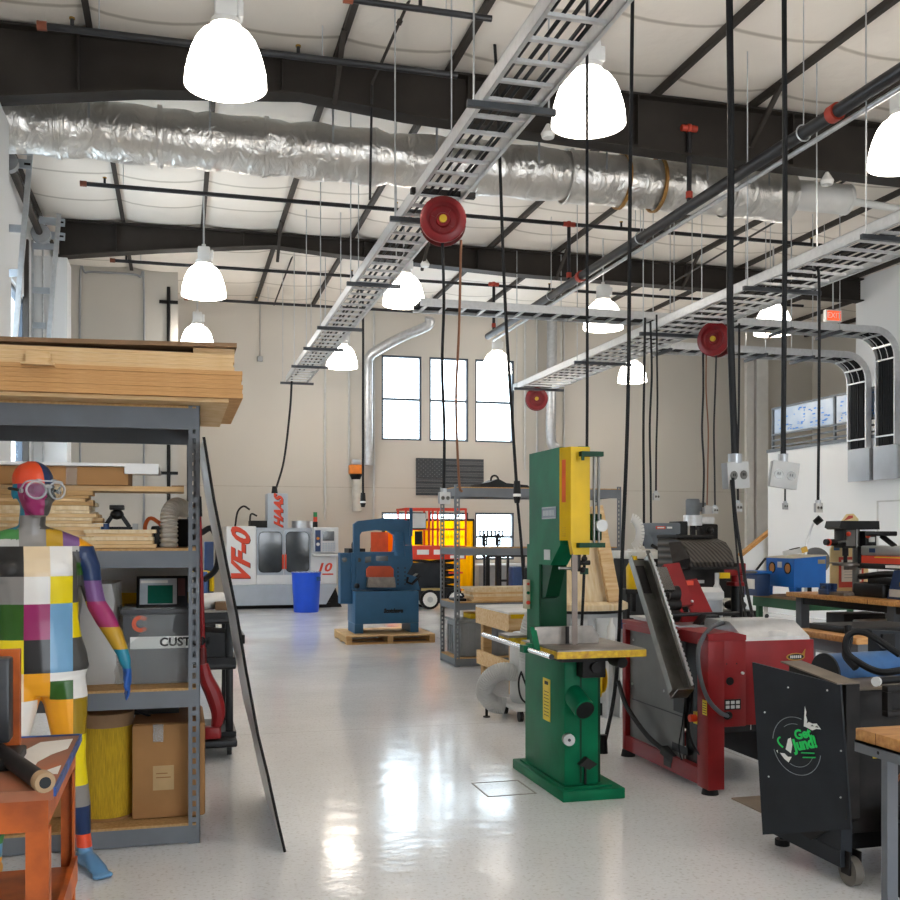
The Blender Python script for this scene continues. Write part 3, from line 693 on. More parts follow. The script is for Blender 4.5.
# wooden flag on the back wall
r = root('wall_flag', 'dark grey wooden stars and stripes flag panel on the back wall', 'wall art', (6.25, YB, 2.46))
fa, fb = mat('dark_grey_stain', '#55585c', .7, scale=5, stretch=(1, 8, 8)), mat('darker_grey_stain', '#3f4347', .7, scale=5, stretch=(1, 8, 8))
m = MB(fa)
for k in range(13): m.m(fa if k % 2 else fb).box(5.42, 7.08, YB - .04, YB, 2.46 + k * .0677, 2.46 + (k + 1) * .0677 - .004)
part('stripe_boards', m, r)
m = MB(fb).box(5.42, 6.1, YB - .055, YB - .04, 2.87, 3.34); m.m(mat('faded_star', '#6d7277', .7))
for a in range(9):
    for b in range(6 if a % 2 == 0 else 5): m.box(5.47 + b * .11 + (a % 2) * .055, 5.49 + b * .11 + (a % 2) * .055, YB - .057, YB - .055, 2.90 + a * .048, 2.92 + a * .048)
part('star_field', m, r)
# roll-up door gear by the left wall
r = root('overhead_door_track', 'galvanised overhead door rails, shaft and cable drum high by the windows', 'door track', (-2.0, 16, 6.2))
part('torsion_shaft', MB(purl).cyl(at(4, 150, 14.6), at(40, 234, 17.55), .055), r)
for px, py, y in ((8, 162, 14.6), (41, 234, 17.5)):
    q = at(px, py, y)
    part('cable_drum', MB(graym).cyl((q.x, y - .06, q.z), (q.x, y + .08, q.z), .15 if y > 16 else .13, n=24), r)
    for dy_ in (-14, 0):
        a, b = at(px - 2, py + dy_, y + .12), at(px + 24, py + dy_ + 3, y + .12)
        part('mounting_plate', MB(bluegr).bar(a, b, .03, .12).m(black).bar(a.lerp(b, .7) + Vector((0, -.017, 0)), a.lerp(b, .95) + Vector((0, -.017, 0)), .004, .03), r)
part('track', MB(galv).bar(at(31, 146, 15.0), at(8, 420, 15.0), .07, .05), r)
part('track', MB(galv).bar(at(59, 214, 17.6), at(47, 360, 17.6), .07, .05), r)
part('track', MB(galv).bar(at(32, 240, 17.8), at(32, 520, 17.8), .06, .05), r)
part('track', MB(purl).bar(at(26, 240, 17.0), at(26, 560, 17.0), .08, .1), r)
part('conduit', MB(galv).cyl(at(43, 250, 17.85), at(43, 500, 17.85), .018), r)
for a, b in ((at(6, 228, 15.0), at(25, 229, 15.0)), (at(5, 273, 15.0), at(19, 273, 15.0)), (at(33, 290, 17.7), at(50, 291, 17.7)), (at(33, 325, 17.7), at(46, 326, 17.7)), (at(33, 246, 17.7), at(56, 247, 17.7))):
    part('track_bracket', MB(bluegr).bar(a, b, .03, .1), r)
# ================================================================== LEFT SIDE
def post(m, x, y, z0, z1, sx, sy, w=.055, t=.003):
    """slotted angle post: holed flange facing -Y, plain flange along Y"""
    xa, xb = (x - w, x) if sx > 0 else (x, x + w)
    s = .017; hm = (xa + xb) / 2
    m.box(xa, hm - s / 2, y, y + t, z0, z1).box(hm + s / 2, xb, y, y + t, z0, z1)
    z = z0
    while z < z1: m.box(hm - s / 2, hm + s / 2, y, y + t, z, min(z + .024, z1)); z += .052
    xe = x - t if sx > 0 else x
    ya, yb = (y, y + w) if sy > 0 else (y + t - w, y + t)
    m.box(xe, xe + t, ya, yb, z0, z1)
    return m
def rack(name, label, x0, x1, y0, y1, levels, H, beam, top_deck, deckm, bh=.082):
    r = root(name, label, 'shelf', ((x0 + x1) / 2, (y0 + y1) / 2, 0))
    for x, sx in ((x0, -1), (x1, 1)):
        for y, sy in ((y0, 1), (y1, -1)): part('post', post(MB(shelfm), x, y, 0, H, sx, sy), r)
    for i, z in enumerate(levels):
        b = bh * (1.25 if i == len(levels) - 1 else 1)
        lv = part('shelf_level', MB(shelfm).box(x0 + .01, x1 - .01, y0 + .004, y0 + .03, z - .012 - b, z - .012).box(x0 + .01, x1 - .01, y1 - .03, y1 - .004, z - .012 - b, z - .012)
                  .box(x0 + .004, x0 + .02, y0 + .03, y1 - .03, z - .012 - b * .9, z - .012).box(x1 - .02, x1 - .004, y0 + .03, y1 - .03, z - .012 - b * .9, z - .012), r)
        if i < len(levels) - 1 or top_deck:
            part('shelf_board', MB(deckm).box(x0 + .006, x1 - .006, y0 + .004, y1 - .004, z - .012, z), lv)
    return r
DK = mat('particle_board', '#c19a68', .8, scale=60, col2='#a57c48')
rack('industrial_shelf', 'tall grey slotted steel shelf loaded with boards, cartons and wrapped gear', -2.1, .104, 5.14, 6.05, (.10, .76, 1.44, 2.135), 2.136, 0, True, DK)
# --- fibreboard sheets on top
z = 2.137
sheets = [(-2.25, .235, .018, mdf2, 'thin pale offcut strip at the very bottom of the board stack', 4.99)]
for k in range(6): sheets.append((-2.25, .295 + R.uniform(-.004, .004), .021, mdf, None, 4.96))
for k in range(4): sheets.append((-2.25, .26 + R.uniform(-.006, .004), .0195, mdf2, 'pale', 4.97))
for x0, x1, t, mm, lb, y0 in sheets:
    g = None
    if lb is None: lb, g = 'tan fibreboard sheet in the lower half of the stack on top of the tall shelf', 'lower tan sheets on the tall shelf'
    if lb == 'pale': lb, g = 'paler fibreboard sheet in the upper half of the stack on top of the tall shelf', 'upper pale sheets on the tall shelf'
    single('fibreboard_sheet', MB(mm).box(x0, x1, y0 + R.uniform(-.006, .006), 6.12, z + .0005, z + t), lb, 'board', g); z += t + .0005
m = MB(hardb); vs = []
for k in range(9):
    x = -2.25 + 2.52 * k / 8; dz_ = z + .004 + (.028 * max(0, (k - 3) / 5) ** 1.2 if k < 8 else .028)
    vs += [(x, 4.95, dz_), (x, 6.12, dz_), (x, 6.12, dz_ + .02), (x, 4.95, dz_ + .02)]
m.add(vs, [(4 * k + a, 4 * k + (a + 1) % 4, 4 * k + 4 + (a + 1) % 4, 4 * k + 4 + a) for k in range(8) for a in range(4)] + [(0, 1, 2, 3), (32, 33, 34, 35)])
m.box(-2.2, .06, 5.0, 6.1, z, z + .008).m(mdf2).box(.07, .262, 5.0, 6.1, z - .0, z + .03)
single('hardboard_sheet', m, 'dark brown warped hardboard sheet lying on top of the board stack', 'board')
single('clamp_block', MB(mdf2).box(-.68, -.54, 4.9, 4.962, 2.27, 2.28).box(-.66, -.56, 4.92, 4.962, 2.28, 2.33), 'small wooden block fixed to the front of the board stack', 'block')
# --- level at 1.44
z0 = 1.442
def sc(px, py): return at(px, py, 5.35)
lz = z0
row = 0
while lz < 1.70:
    t = R.choice((.014, .018, .022)); y = 5.22
    for q in range(3):
        xe = at(R.choice((86, 90, 94, 98, 101)) + (3 if lz < 1.6 else 0), 500, 5.3 + q * .16).x
        single('wood_lath', MB(R.choice((pine, pine2, mdf2, ply))).box(-2.0 + R.uniform(-.05, .05), xe, y, y + .13 + R.uniform(0, .02), lz + .0005, lz + t), 'rough sawn wooden lath in the ragged pile behind the painted figure', 'lath', 'ragged lath pile on the tall shelf')
        y += .16
    lz += t + .001
a = at(186, 488, 5.3)
single('pine_board', MB(pine).box(-1.9, a.x - .01, 5.25, 5.5, lz + .001, lz + .026).m(hardb).box(a.x - .07, a.x - .01, 5.26, 5.34, lz + .026, lz + .032), 'long pine board on the lath pile reaching to the shelf post', 'board')
lz += .028
a = at(129, 475, 5.3)
r = root('cardboard_carton', 'long flat brown carton lying under the white foam sheet', 'carton', (-.9, 5.5, lz))
part('carton_body', MB(card).box(-1.8, a.x, 5.22, 5.7, lz, lz + .088, .003), r)
part('packing_tape', MB(film).box(-.52, -.47, 5.218, 5.702, lz - .0005, lz + .09), r)
a = at(159, 468, 5.3)
m = MB(foam).box(-1.9, a.x, 5.2, 5.95, lz + .091, lz + .106); m.box(a.x - .16, a.x, 5.2, 5.215, lz + .055, lz + .091)
single('foam_sheet', m, 'white foam sheet lying on top of the flat brown carton', 'sheet')
bz = z0
for k in range(5):
    xa, xb = at(84 + R.uniform(-3, 3), 540, 5.2).x, at(157 + R.uniform(-5, 2), 540, 5.2).x
    single('wood_offcut', MB(R.choice((pine, mdf2, ply))).box(xa, xb, 5.18, 5.5, bz + .0005, bz + .017), 'short flat wooden offcut in the low neat pile beside the lath pile', 'offcut', 'short offcut pile on the tall shelf'); bz += .018
c = at(117, 523, 5.35); c.z = bz
r = root('camera_clamp', 'black clamp-like gadget standing on the short offcut pile', 'clamp', c)
m = MB(black).box(c.x - .075, c.x + .075, c.y - .04, c.y + .04, bz, bz + .014)
for s in (-1, 1): m.bar((c.x + s * .06, c.y, bz + .012), (c.x + s * .018, c.y, bz + .075), .016, .02)
part('base_arms', m, r)
part('head', MB(black).ball((c.x, c.y, bz + .075), (.034, .03, .026)).box(c.x - .035, c.x + .035, c.y - .03, c.y + .03, bz + .098, bz + .122, .004).cyl((c.x, c.y, bz + .07), (c.x, c.y, bz + .1), .012), r)
part('end_foot', MB(graym).box(c.x + .075, c.x + .1, c.y - .03, c.y + .03, bz, bz + .03), r, 'grey foot')
a = at(99, 530, 5.3); single('paint_can', MB(white).cyl((a.x, 5.3, bz), (a.x, 5.3, bz + .03), .04).m(navy).cyl((a.x + .03, 5.27, bz), (a.x + .03, 5.27, bz + .028), .02), 'low white cup with dark lid on the short offcut pile', 'cup')
# ribbed hose
a = at(175, 546, 5.45)
a.x -= .03; p_ = spline([(a.x, 5.45, z0), (a.x, 5.45, 1.55), (a.x + .003, 5.46, 1.615), (a.x + .035, 5.5, 1.655), (a.x + .08, 5.6, 1.64)], 14)
single('ribbed_hose', MB(ribh).tube(p_, [.046 if i % 3 else .039 for i in range(len(p_))], 18), 'clear ribbed hose standing bent over beside the shelf post', 'hose')
a = at(155, 545, 5.5)
r = root('cable_coil', 'orange and black cable clutter beside the clear ribbed hose', 'cable', (a.x, 5.5, z0))
part('black_bundle', MB(black).box(a.x - .02, a.x + .05, 5.45, 5.55, z0, z0 + .11, .012), r)
part('orange_cable', MB(mat('cable_orange', '#d3622a', .5)).tube(spline([(a.x - .03, 5.5, z0), (a.x - .05, 5.5, z0 + .1), (a.x - .02, 5.48, z0 + .15), (a.x + .04, 5.46, z0 + .1), (a.x + .05, 5.45, z0 + .02)], 6), .01), r, 'orange cable')
a = at(184, 545, 5.55)
single('black_canister', MB(black).box(a.x - .035, a.x + .05, 5.6, 5.72, z0, z0 + .15, .01).m(graym).box(a.x - .055, a.x - .04, 5.6, 5.72, z0, z0 + .18), 'black and grey canister box behind the slotted shelf post', 'canister')
# --- level at .76
z1 = .762
a, b = at(123, 685, 5.35), at(192, 685, 5.35)
r = root('storage_tote', 'dark grey tote with white lettered band, wrapped in clear plastic', 'tote', ((a.x + b.x) / 2, 5.5, z1))
tg = mat('tote_grey', '#4b4d51', .45, var=.06)
m = MB(tg).prism([(a.x + .015, z1), (b.x - .0, z1), (b.x + .012, z1 + .355), (a.x - .0, z1 + .355)], 'y', 5.32, 5.72)
part('tote_body', m, r)
part('tote_lid', MB(tg).box(a.x - .012, b.x + .02, 5.31, 5.735, z1 + .345, z1 + .372, .008), r)
m = MB(whlet).box(a.x + .035, b.x, 5.317, 5.3195, z1 + .175, z1 + .235); m.m(black).text('CUSTOM', .058, (a.x + .30, 5.316, z1 + .205), (1, 0, 0), (0, 0, 1), .001, 1.05, 0, .002)
part('lettered_band', m, r, 'white band reading CUSTOM')
m = MB(mat('logo_orange', '#d9603f', .5)); 
ring = [(math.cos(t), math.sin(t)) for t in [PI * .22 + k * (2 * PI - PI * .44) / 20 for k in range(21)]]
m.prism([(a.x + .085 + .042 * u, z1 + .30 + .042 * w) for u, w in ring] + [(a.x + .085 + .022 * u, z1 + .30 + .022 * w) for u, w in ring[::-1]], 'y', 5.3165, 5.319)
part('logo_mark', m, r, 'orange open ring mark')
def drape(name, parent, x0, x1, y0, y1, zb, zt, lab=None, fm=None):
    m = MB(fm or film); rings = []; n_ = 28
    for lv in range(7):
        t = lv / 6; zz = zb + (zt - zb) * t; grow = .02 + .05 * (1 - t) ** 2
        ring = []
        for k in range(n_):
            u = 2 * PI * k / n_; cx, cy = math.cos(u), math.sin(u); s_ = 1 / max(abs(cx), abs(cy)) ** .85
            g_ = grow + R.uniform(-.012, .012)
            ring.append(((x0 + x1) / 2 + cx * s_ * ((x1 - x0) / 2 + g_), (y0 + y1) / 2 + cy * s_ * ((y1 - y0) / 2 + g_ * .6), zz))
        rings += ring
    m.add(rings, [(i * n_ + k, i * n_ + (k + 1) % n_, (i + 1) * n_ + (k + 1) % n_, (i + 1) * n_ + k) for i in range(6) for k in range(n_)] + [tuple(range(6 * n_, 7 * n_))])
    return part(name, m, parent, lab)
drape('plastic_wrap', r, a.x, b.x - .03, 5.33, 5.7, z1 + .004, z1 + .38, 'clear crumpled plastic')
a2, b2 = at(78, 685, 5.4), at(126, 685, 5.4)
r = root('wrapped_machine', 'pale grey machine wrapped in cloudy plastic behind the figure arm', 'machine', ((a2.x + b2.x) / 2, 5.5, z1))
part('machine_body', MB(lgray).box(a2.x + .03, b2.x - .07, 5.42, 5.75, z1 + .002, z1 + .30, .03).box(a2.x + .06, b2.x - .05, 5.46, 5.72, z1 + .30, z1 + .46, .04), r)
drape('plastic_wrap', r, a2.x + .02, b2.x - .06, 5.36, 5.8, z1 + .004, z1 + .50, 'cloudy plastic', film2)
a, b = at(136, 602, 5.4), at(188, 598, 5.4)
r = root('tilted_monitor', 'flat black framed monitor with green screen area leaning on the dark tote', 'monitor', ((a.x + b.x) / 2, 5.5, z1 + .373))
M = Matrix.Translation(((a.x + b.x) / 2, 5.42, z1 + .376)) @ Matrix.Rotation(-.42, 4, 'X')
w = (b.x - a.x) / 2
m = MB(black); m.M = M; m.box(-w, w, 0, .02, 0, .172, .004); part('bezel', m, r)
m = MB(mat('screen_grey', '#b7bdc2', .2)); m.M = M; m.box(-w + .016, w - .055, -.002, 0, .014, .155); m.m(mat('screen_green', '#17614f', .2)).box(-w + .055, w - .075, -.003, -.002, .018, .118); m.m(paper).box(-w + .02, w - .1, -.003, -.002, .13, .145)
part('screen', m, r)
m = MB(mat('panel_redbrown', '#5d3a3a', .4)); m.M = M; m.box(w - .05, w - .014, -.002, 0, .06, .155); part('side_panel', m, r)
single('yellow_strip', MB(yellow).box(at(84, 577, 6.0).x, .06, 5.98, 6.0, z1 + .002, z1 + .42).m(lgray).box(-1.9, .06, 6.0, 6.02, z1 + .002, z1 + .56), 'pale panel with yellow edge standing at the back of the middle shelf', 'panel')
# --- level at .10
z2 = .102
c = at(106, 820, 5.40); c.z = z2; rad = .135
r = root('twine_spool', 'fat spool of yellow twine with brown top flange on the lowest shelf', 'spool', c)
part('wound_twine', MB(rope).lathe([(.01, .012), (rad * .97, .012), (rad, .05), (rad * .985, .2), (rad, .35), (rad * .98, .455), (.01, .455)], c, n=36), r)
part('flange', MB(hardb).lathe([(.01, .455), (rad * 1.0, .455), (rad * 1.01, .52), (rad * .9, .525), (.01, .525)], c, n=36), r)
part('bottom_flange', MB(card2).cyl(c, c + Z * .012, rad * 1.02, n=36), r)
a, b = at(133, 820, 5.4), at(205, 820, 5.5)
r = root('cardboard_carton', 'large brown carton with a paper label on the lowest shelf', 'carton', ((a.x + b.x) / 2, 5.6, z2))
part('carton_body', MB(card).box(a.x, b.x - .005, 5.26, 5.8, z2, z2 + .465, .012).m(card2).box(a.x + .012, b.x - .017, 5.275, 5.785, z2 + .465, z2 + .468), r)
part('paper_label', MB(mat('carton_label', '#b99a6c', .7)).box(a.x + .1, a.x + .2, 5.257, 5.26, z2 + .14, z2 + .26).m(card2).box(a.x + .115, a.x + .185, 5.256, 5.257, z2 + .2, z2 + .205).box(a.x + .115, a.x + .17, 5.256, 5.257, z2 + .22, z2 + .225), r)
part('tape', MB(film).box(a.x + .1, a.x + .15, 5.252, 5.256, z2 + .38, z2 + .468), r)
a, b = at(16, 835, 5.3), at(70, 835, 5.3)
single('leaning_carton', MB(card).ob(((a.x + b.x) / 2, 5.42, z2 + .18), (b.x - a.x, .05, .36), Matrix.Rotation(-.1, 3, 'Y')), 'folded tan carton leaning on the lowest shelf behind the orange bench', 'carton')
m = MB(darkm)
for px in (146, 158): q = at(px, 700, 5.7); m.cyl((q.x, 5.7, z2 + .50), (q.x, 5.7, z2 + .58), .03)
q = at(150, 720, 5.7); m.box(q.x - .2, q.x + .15, 5.55, 5.8, z2 + .47, z2 + .50)
single('dark_motor_pair', m, 'dark round motor parts lying on the large brown carton', 'motor part')
single('black_wire', MB(rubber).tube(spline([at(97, 724, 5.5), at(118, 716, 5.4), at(135, 712, 5.45), at(150, 716, 5.5)], 6), .006), 'thin black wire lying over the spool top on the lowest shelf', 'wire')

# ------------------------------------------------------------------ painted mannequin
MH = (-.622, 4.83, 0); MROT = 10
def ring_pts(c, rx, ry, n=20, R3=None):
    o = []
    for k in range(n):
        t = 2 * PI * k / n; v = Vector((math.cos(t) * rx, math.sin(t) * ry, 0))
        if R3: v = R3 @ v
        o.append(Vector(c) + v)
    return o
def loft(bm, rings):
    V = [[bm.verts.new(p) for p in r] for r in rings]; n = len(V[0])
    for a, b in zip(V, V[1:]):
        for k in range(n): bm.faces.new((a[k], a[(k + 1) % n], b[(k + 1) % n], b[k]))
    bm.faces.new(V[0][::-1]); bm.faces.new(V[-1])
def limb(bm, pts, radii, n=16, flat=1.0):
    pts = [Vector(p) for p in pts]; u = None; rings = []
    for i, p in enumerate(pts):
        d = (pts[min(i + 1, len(pts) - 1)] - pts[max(i - 1, 0)]).normalized()
        u = Vector((1, 0, 0)) if u is None else u
        u = (u - d * u.dot(d)).normalized(); w = d.cross(u)
        q = radii[i]; qa, qb = q if isinstance(q, tuple) else (q, q)
        rings.append([p + u * math.cos(2 * PI * k / n) * qa + w * math.sin(2 * PI * k / n) * qb for k in range(n)])
    loft(bm, rings)
def ball_bm(bm, c, r, R3=None):
    m = MB(steel); m.ball(c, r, 14, R3); vs = [bm.verts.new(v) for v in m.v]
    for f in m.f: bm.faces.new([vs[i] for i in f])
bm = bmesh.new()
T = [(.80, .035, .13, .09, .0), (.86, .035, .185, .11, .0), (.92, .035, .205, .12, .005), (.98, .033, .197, .115, .005), (1.06, .027, .178, .105, .0), (1.13, .022, .172, .102, -.003), (1.2, .018, .176, .108, -.005),
     (1.28, .010, .182, .12, -.008), (1.34, .006, .190, .124, -.008), (1.40, .004, .196, .112, .0), (1.445, .002, .188, .09, .01), (1.475, .0, .155, .074, .015), (1.505, .0, .10, .064, .015), (1.535, .0, .066, .06, .01)]
loft(bm, [ring_pts((cx, cy, z_), rx, ry) for z_, cx, rx, ry, cy in T])
for s in (-1, 1): ball_bm(bm, (s * .085, -.085, 1.345), (.075, .035, .055))    # chest
limb(bm, [(0, .015, 1.49), (.0, .005, 1.55), (.005, -.005, 1.62), (.005, -.01, 1.68)], [.066, .056, .055, .055])
for s in (1, -1): limb(bm, [(s * .03, .015, 1.50), (s * .10, .014, 1.478), (s * .165, .012, 1.448), (s * .205, .01, 1.425)], [.05, .052, .056, .056])
# arms
armR = [(.165, .015, 1.44), (.212, .01, 1.415), (.236, .01, 1.36), (.250, .015, 1.27), (.272, .02, 1.19), (.305, .0, 1.13), (.345, -.03, 1.05), (.378, -.055, .97), (.388, -.065, .925)]
armW = [.06, .063, .053, .047, .043, .045, .038, .028, .026]
limb(bm, armR, armW)
limb(bm, [(-p_[0] - .0, p_[1], p_[2]) for p_ in armR], armW)
for s in (1, -1):
    hx = .395 * s
    limb(bm, [(.388 * s, -.065, .93), (hx, -.07, .89), (hx, -.075, .85), (hx + .002 * s, -.08, .83)], [(.020, .027), (.018, .038), (.018, .042), (.014, .038)])
    for k, (dy_, L) in enumerate(((-.034, .068), (-.012, .08), (.010, .076), (.030, .060))):
        y = -.078 + dy_
        limb(bm, [(hx, y, .84), (hx + .001 * s, y - .004, .84 - L * .45), (hx - .004 * s, y - .002, .84 - L * .8), (hx - .010 * s, y + .002, .84 - L)], [.0100, .0092, .0085, .006], 8)
    limb(bm, [(hx, -.100, .885), (hx - .012 * s, -.125, .86), (hx - .016 * s, -.135, .83), (hx - .014 * s, -.135, .81)], [.014, .0115, .010, .007], 8)
# legs
for s in (1, -1):
    if s > 0: L = [(.125, .0, .86), (.138, -.005, .78), (.148, -.012, .66), (.162, -.018, .52), (.168, -.015, .47), (.182, .005, .38), (.198, .02, .28), (.215, .022, .15), (.222, .02, .08)]
    else: L = [(-.058, .0, .86), (-.064, -.005, .78), (-.080, -.01, .66), (-.115, -.015, .52), (-.12, -.012, .47), (-.13, .005, .38), (-.142, .02, .28), (-.152, .022, .15), (-.155, .02, .08)]
    limb(bm, L, [(.10, .105), (.096, .1), (.08, .086), (.062, .066), (.058, .06), (.055, .062), (.05, .057), (.034, .038), (.034, .042)])
    x = L[-1][0]; a_ = .30 * s
    dx = math.sin(a_)
    limb(bm, [(x - dx * .06, .075, .035), (x, .03, .05), (x + dx * .08, -.05, .045), (x + dx * .14, -.11, .03), (x + dx * .18, -.155, .018)], [(.026, .030), (.034, .045), (.036, .036), (.043, .026), (.038, .015)])
    for k in range(5):
        tx = x + dx * .19 + (k - 2) * .017 * (1 if s > 0 else -1); ty = -.165 - (2 - abs(k - 1)) * .006
        ball_bm(bm, (tx, ty, .013), (.0115, .022, .0125))
# head, turned to its left (towards +x)
HT = Matrix.Translation((.005, -.015, 1.585)) @ Matrix.Rotation(math.radians(22), 4, 'Z') @ Matrix.Diagonal((1.12, 1.10, 1, 1))
hb = bmesh.new()
H_ = [(.0, .024, .026, -.066), (.018, .040, .048, -.045), (.045, .053, .068, -.026), (.08, .063, .086, -.012), (.115, .069, .097, -.002), (.15, .072, .101, .004), (.18, .070, .098, .008), (.208, .060, .084, .01), (.23, .042, .058, .01), (.243, .018, .025, .01)]
loft(hb, [ring_pts((0, cy, z_), rx, ry) for z_, rx, ry, cy in H_])
ball_bm(hb, (0, -.100, .105), (.011, .012, .028)); ball_bm(hb, (0, -.109, .088), (.014, .014, .011))     # nose
ball_bm(hb, (0, -.092, .128), (.05, .012, .010))                                                          # brow
ball_bm(hb, (0, -.092, .055), (.023, .010, .006)); ball_bm(hb, (0, -.091, .046), (.019, .010, .007))      # lips
ball_bm(hb, (0, -.078, .018), (.020, .016, .016))
for s in (1, -1):
    ball_bm(hb, (s * .028, -.084, .112), (.016, .010, .009))
    ball_bm(hb, (s * .073, .012, .105), (.008, .020, .033)); ball_bm(hb, (s * .045, -.058, .085), (.02, .022, .022))
for v in hb.verts: v.co = HT @ v.co
off = {}
for v in hb.verts: off[v] = bm.verts.new(v.co)
for f in hb.faces: bm.faces.new([off[v] for v in f.verts])
hb.free()
bmesh.ops.recalc_face_normals(bm, faces=bm.faces[:])
me = bpy.data.meshes.new('body'); bm.to_mesh(me); bm.free()
tmp = bpy.data.objects.new('body', me); C.objects.link(tmp)
rm = tmp.modifiers.new('r', 'REMESH'); rm.mode = 'VOXEL'; rm.voxel_size = .007; rm.use_smooth_shade = True
sm = tmp.modifiers.new('s', 'SMOOTH'); sm.factor = .5; sm.iterations = 4
me2 = bpy.data.meshes.new_from_object(tmp.evaluated_get(bpy.context.evaluated_depsgraph_get()))
bpy.data.objects.remove(tmp)
PAINT = {k: mat('paint_' + k, v, .36, var=.03, scale=8, coat=.08) for k, v in dict(black='#1d1a18', cream='#dfc8a4', white='#e9e6e1', gray='#8c8783', dgray='#4b4947', yellow='#ecd50c', magenta='#97215f', blue='#6d9fc4', dgreen='#2a5a10',
         orange='#f0a410', gold='#b9901a', purple='#6f4a80', navy='#0f2c58', teal='#117d98', hblue='#1450a0', ored='#e04a22', lgray='#b9b7b3', green='#3f8040', olive='#9a7c10', sky='#5f8fb8').items()}
order = list(PAINT); 
bm = bmesh.new(); bm.from_mesh(me2)
zc = [1.59, .05, .10, .16, .29, .39, .62, .72, .785, .868, .93, .99, 1.05, 1.18, 1.205, 1.325, 1.455]
xc = [-.16, -.038, .068, .163]
for z_ in zc + [1.09, 1.115, 1.30, .905]: bmesh.ops.bisect_plane(bm, geom=bm.verts[:] + bm.edges[:] + bm.faces[:], plane_co=(0, 0, z_), plane_no=(0, 0, 1))
for x_ in xc: bmesh.ops.bisect_plane(bm, geom=bm.verts[:] + bm.edges[:] + bm.faces[:], plane_co=(x_, 0, 0), plane_no=(1, 0, 0))
HI = HT.inverted()
for x_ in (-.055, .055, .125, .195):
    g = [f for f in bm.faces if 1.45 < f.calc_center_median().z < 1.56]; ge = set(); gv = set()
    for f in g: ge.update(f.edges); gv.update(f.verts)
    bmesh.ops.bisect_plane(bm, geom=g + list(ge) + list(gv), plane_co=(x_, 0, 0), plane_no=(1, 0, 0))
for pl, no in (((0, 0, 1.575), (0, 0, 1)), (HT @ Vector((0.0, 0, 0)), HT.to_3x3() @ Vector((1, 0, 0))), (HT @ Vector((0, 0, .142)), (0, 0, 1)), (HT @ Vector((0, -.012, .1)), HT.to_3x3() @ Vector((0, 1, 0)))):
    g = [f for f in bm.faces if f.calc_center_median().z > 1.53]; ge = set(); gv = set()
    for f in g: ge.update(f.edges); gv.update(f.verts)
    bmesh.ops.bisect_plane(bm, geom=g + list(ge) + list(gv), plane_co=pl, plane_no=no)
def cell(v):
    x, y, z_ = v
    if z_ > 1.53:
        h = HI @ v
        if z_ < 1.59: return ('teal' if h.y > .02 and h.x < 0 else 'gray') if h.x < .012 else 'dgray'
        if h.z > .142: return 'ored' if h.x < .0 else 'navy'
        if h.y > -.012: return 'teal' if h.x < .0 else 'sky'
        return 'magenta' if h.x < .0 else 'dgray'
    ax = abs(x)
    if z_ < 1.46 and ax > .19 + max(0, 1.44 - z_) * .16:
        right = x > 0
        if z_ > 1.455: return 'orange'
        if z_ > 1.30: return 'navy' if right else 'green'
        if z_ > 1.205: return 'purple' if right else 'gold'
        if z_ > 1.09: return 'magenta' if right else 'blue'
        if z_ > .99: return 'gold' if right else 'white'
        if z_ > .905: return 'teal' if right else 'orange'
        return 'hblue' if right else 'magenta'
    col = 0
    while col < 4 and x > xc[col]: col += 1
    if z_ > 1.455:
        if x > .195: return 'orange'
        if x > .125: return 'purple'
        if x > .055: return 'gold'
        if x > -.055: return 'gray'
        return 'green' if z_ > 1.485 else 'lgray'
    if z_ > 1.325: return ('green', 'black', 'cream', 'white', 'lgray' if z_ > 1.435 else 'dgreen' if z_ < 1.38 and x > .18 else 'dgray')[col]
    if z_ > 1.205: return ('gold', 'gray', 'white', 'yellow', 'dgray')[col]
    if z_ > 1.05: return ('purple', 'dgreen', 'magenta', 'blue', 'yellow')[col]
    if z_ > .905: return ('white', 'yellow', 'black', 'blue', 'dgray')[col]
    if z_ > .868: return ('orange', 'cream', 'orange', 'white', 'white')[col]
    if z_ > .785: return ('orange', 'cream', 'orange', 'dgreen', 'white')[col]
    if x > .02:
        if z_ > .62: return 'orange' if x < .163 else 'olive'
        if z_ > .39: return 'yellow'
        if z_ > .29: return 'gray'
        if z_ > .16: return 'navy'
        if z_ > .10: return 'ored'
        return 'sky'
    if z_ > .72: return 'yellow' if x < -.16 else 'white'
    if z_ > .62: return 'white'
    if z_ > .39: return 'magenta'
    if z_ > .29: return 'cream'
    if z_ > .16: return 'green'
    if z_ > .10: return 'blue'
    return 'orange'
bm.faces.ensure_lookup_table()
for f in bm.faces:
    f.material_index = order.index(cell(f.calc_center_median())); f.smooth = True
me = bpy.data.meshes.new('painted_mannequin'); bm.to_mesh(me); bm.free()
for k in order: me.materials.append(PAINT[k])
man = bpy.data.objects.new('painted_mannequin', me); C.objects.link(man); man.location = MH; turn(man, MROT); ORG[man.name] = Vector(MH)
tag(man, 'life-size mannequin painted in a patchwork of bright squares, standing before the tall shelf', 'mannequin')
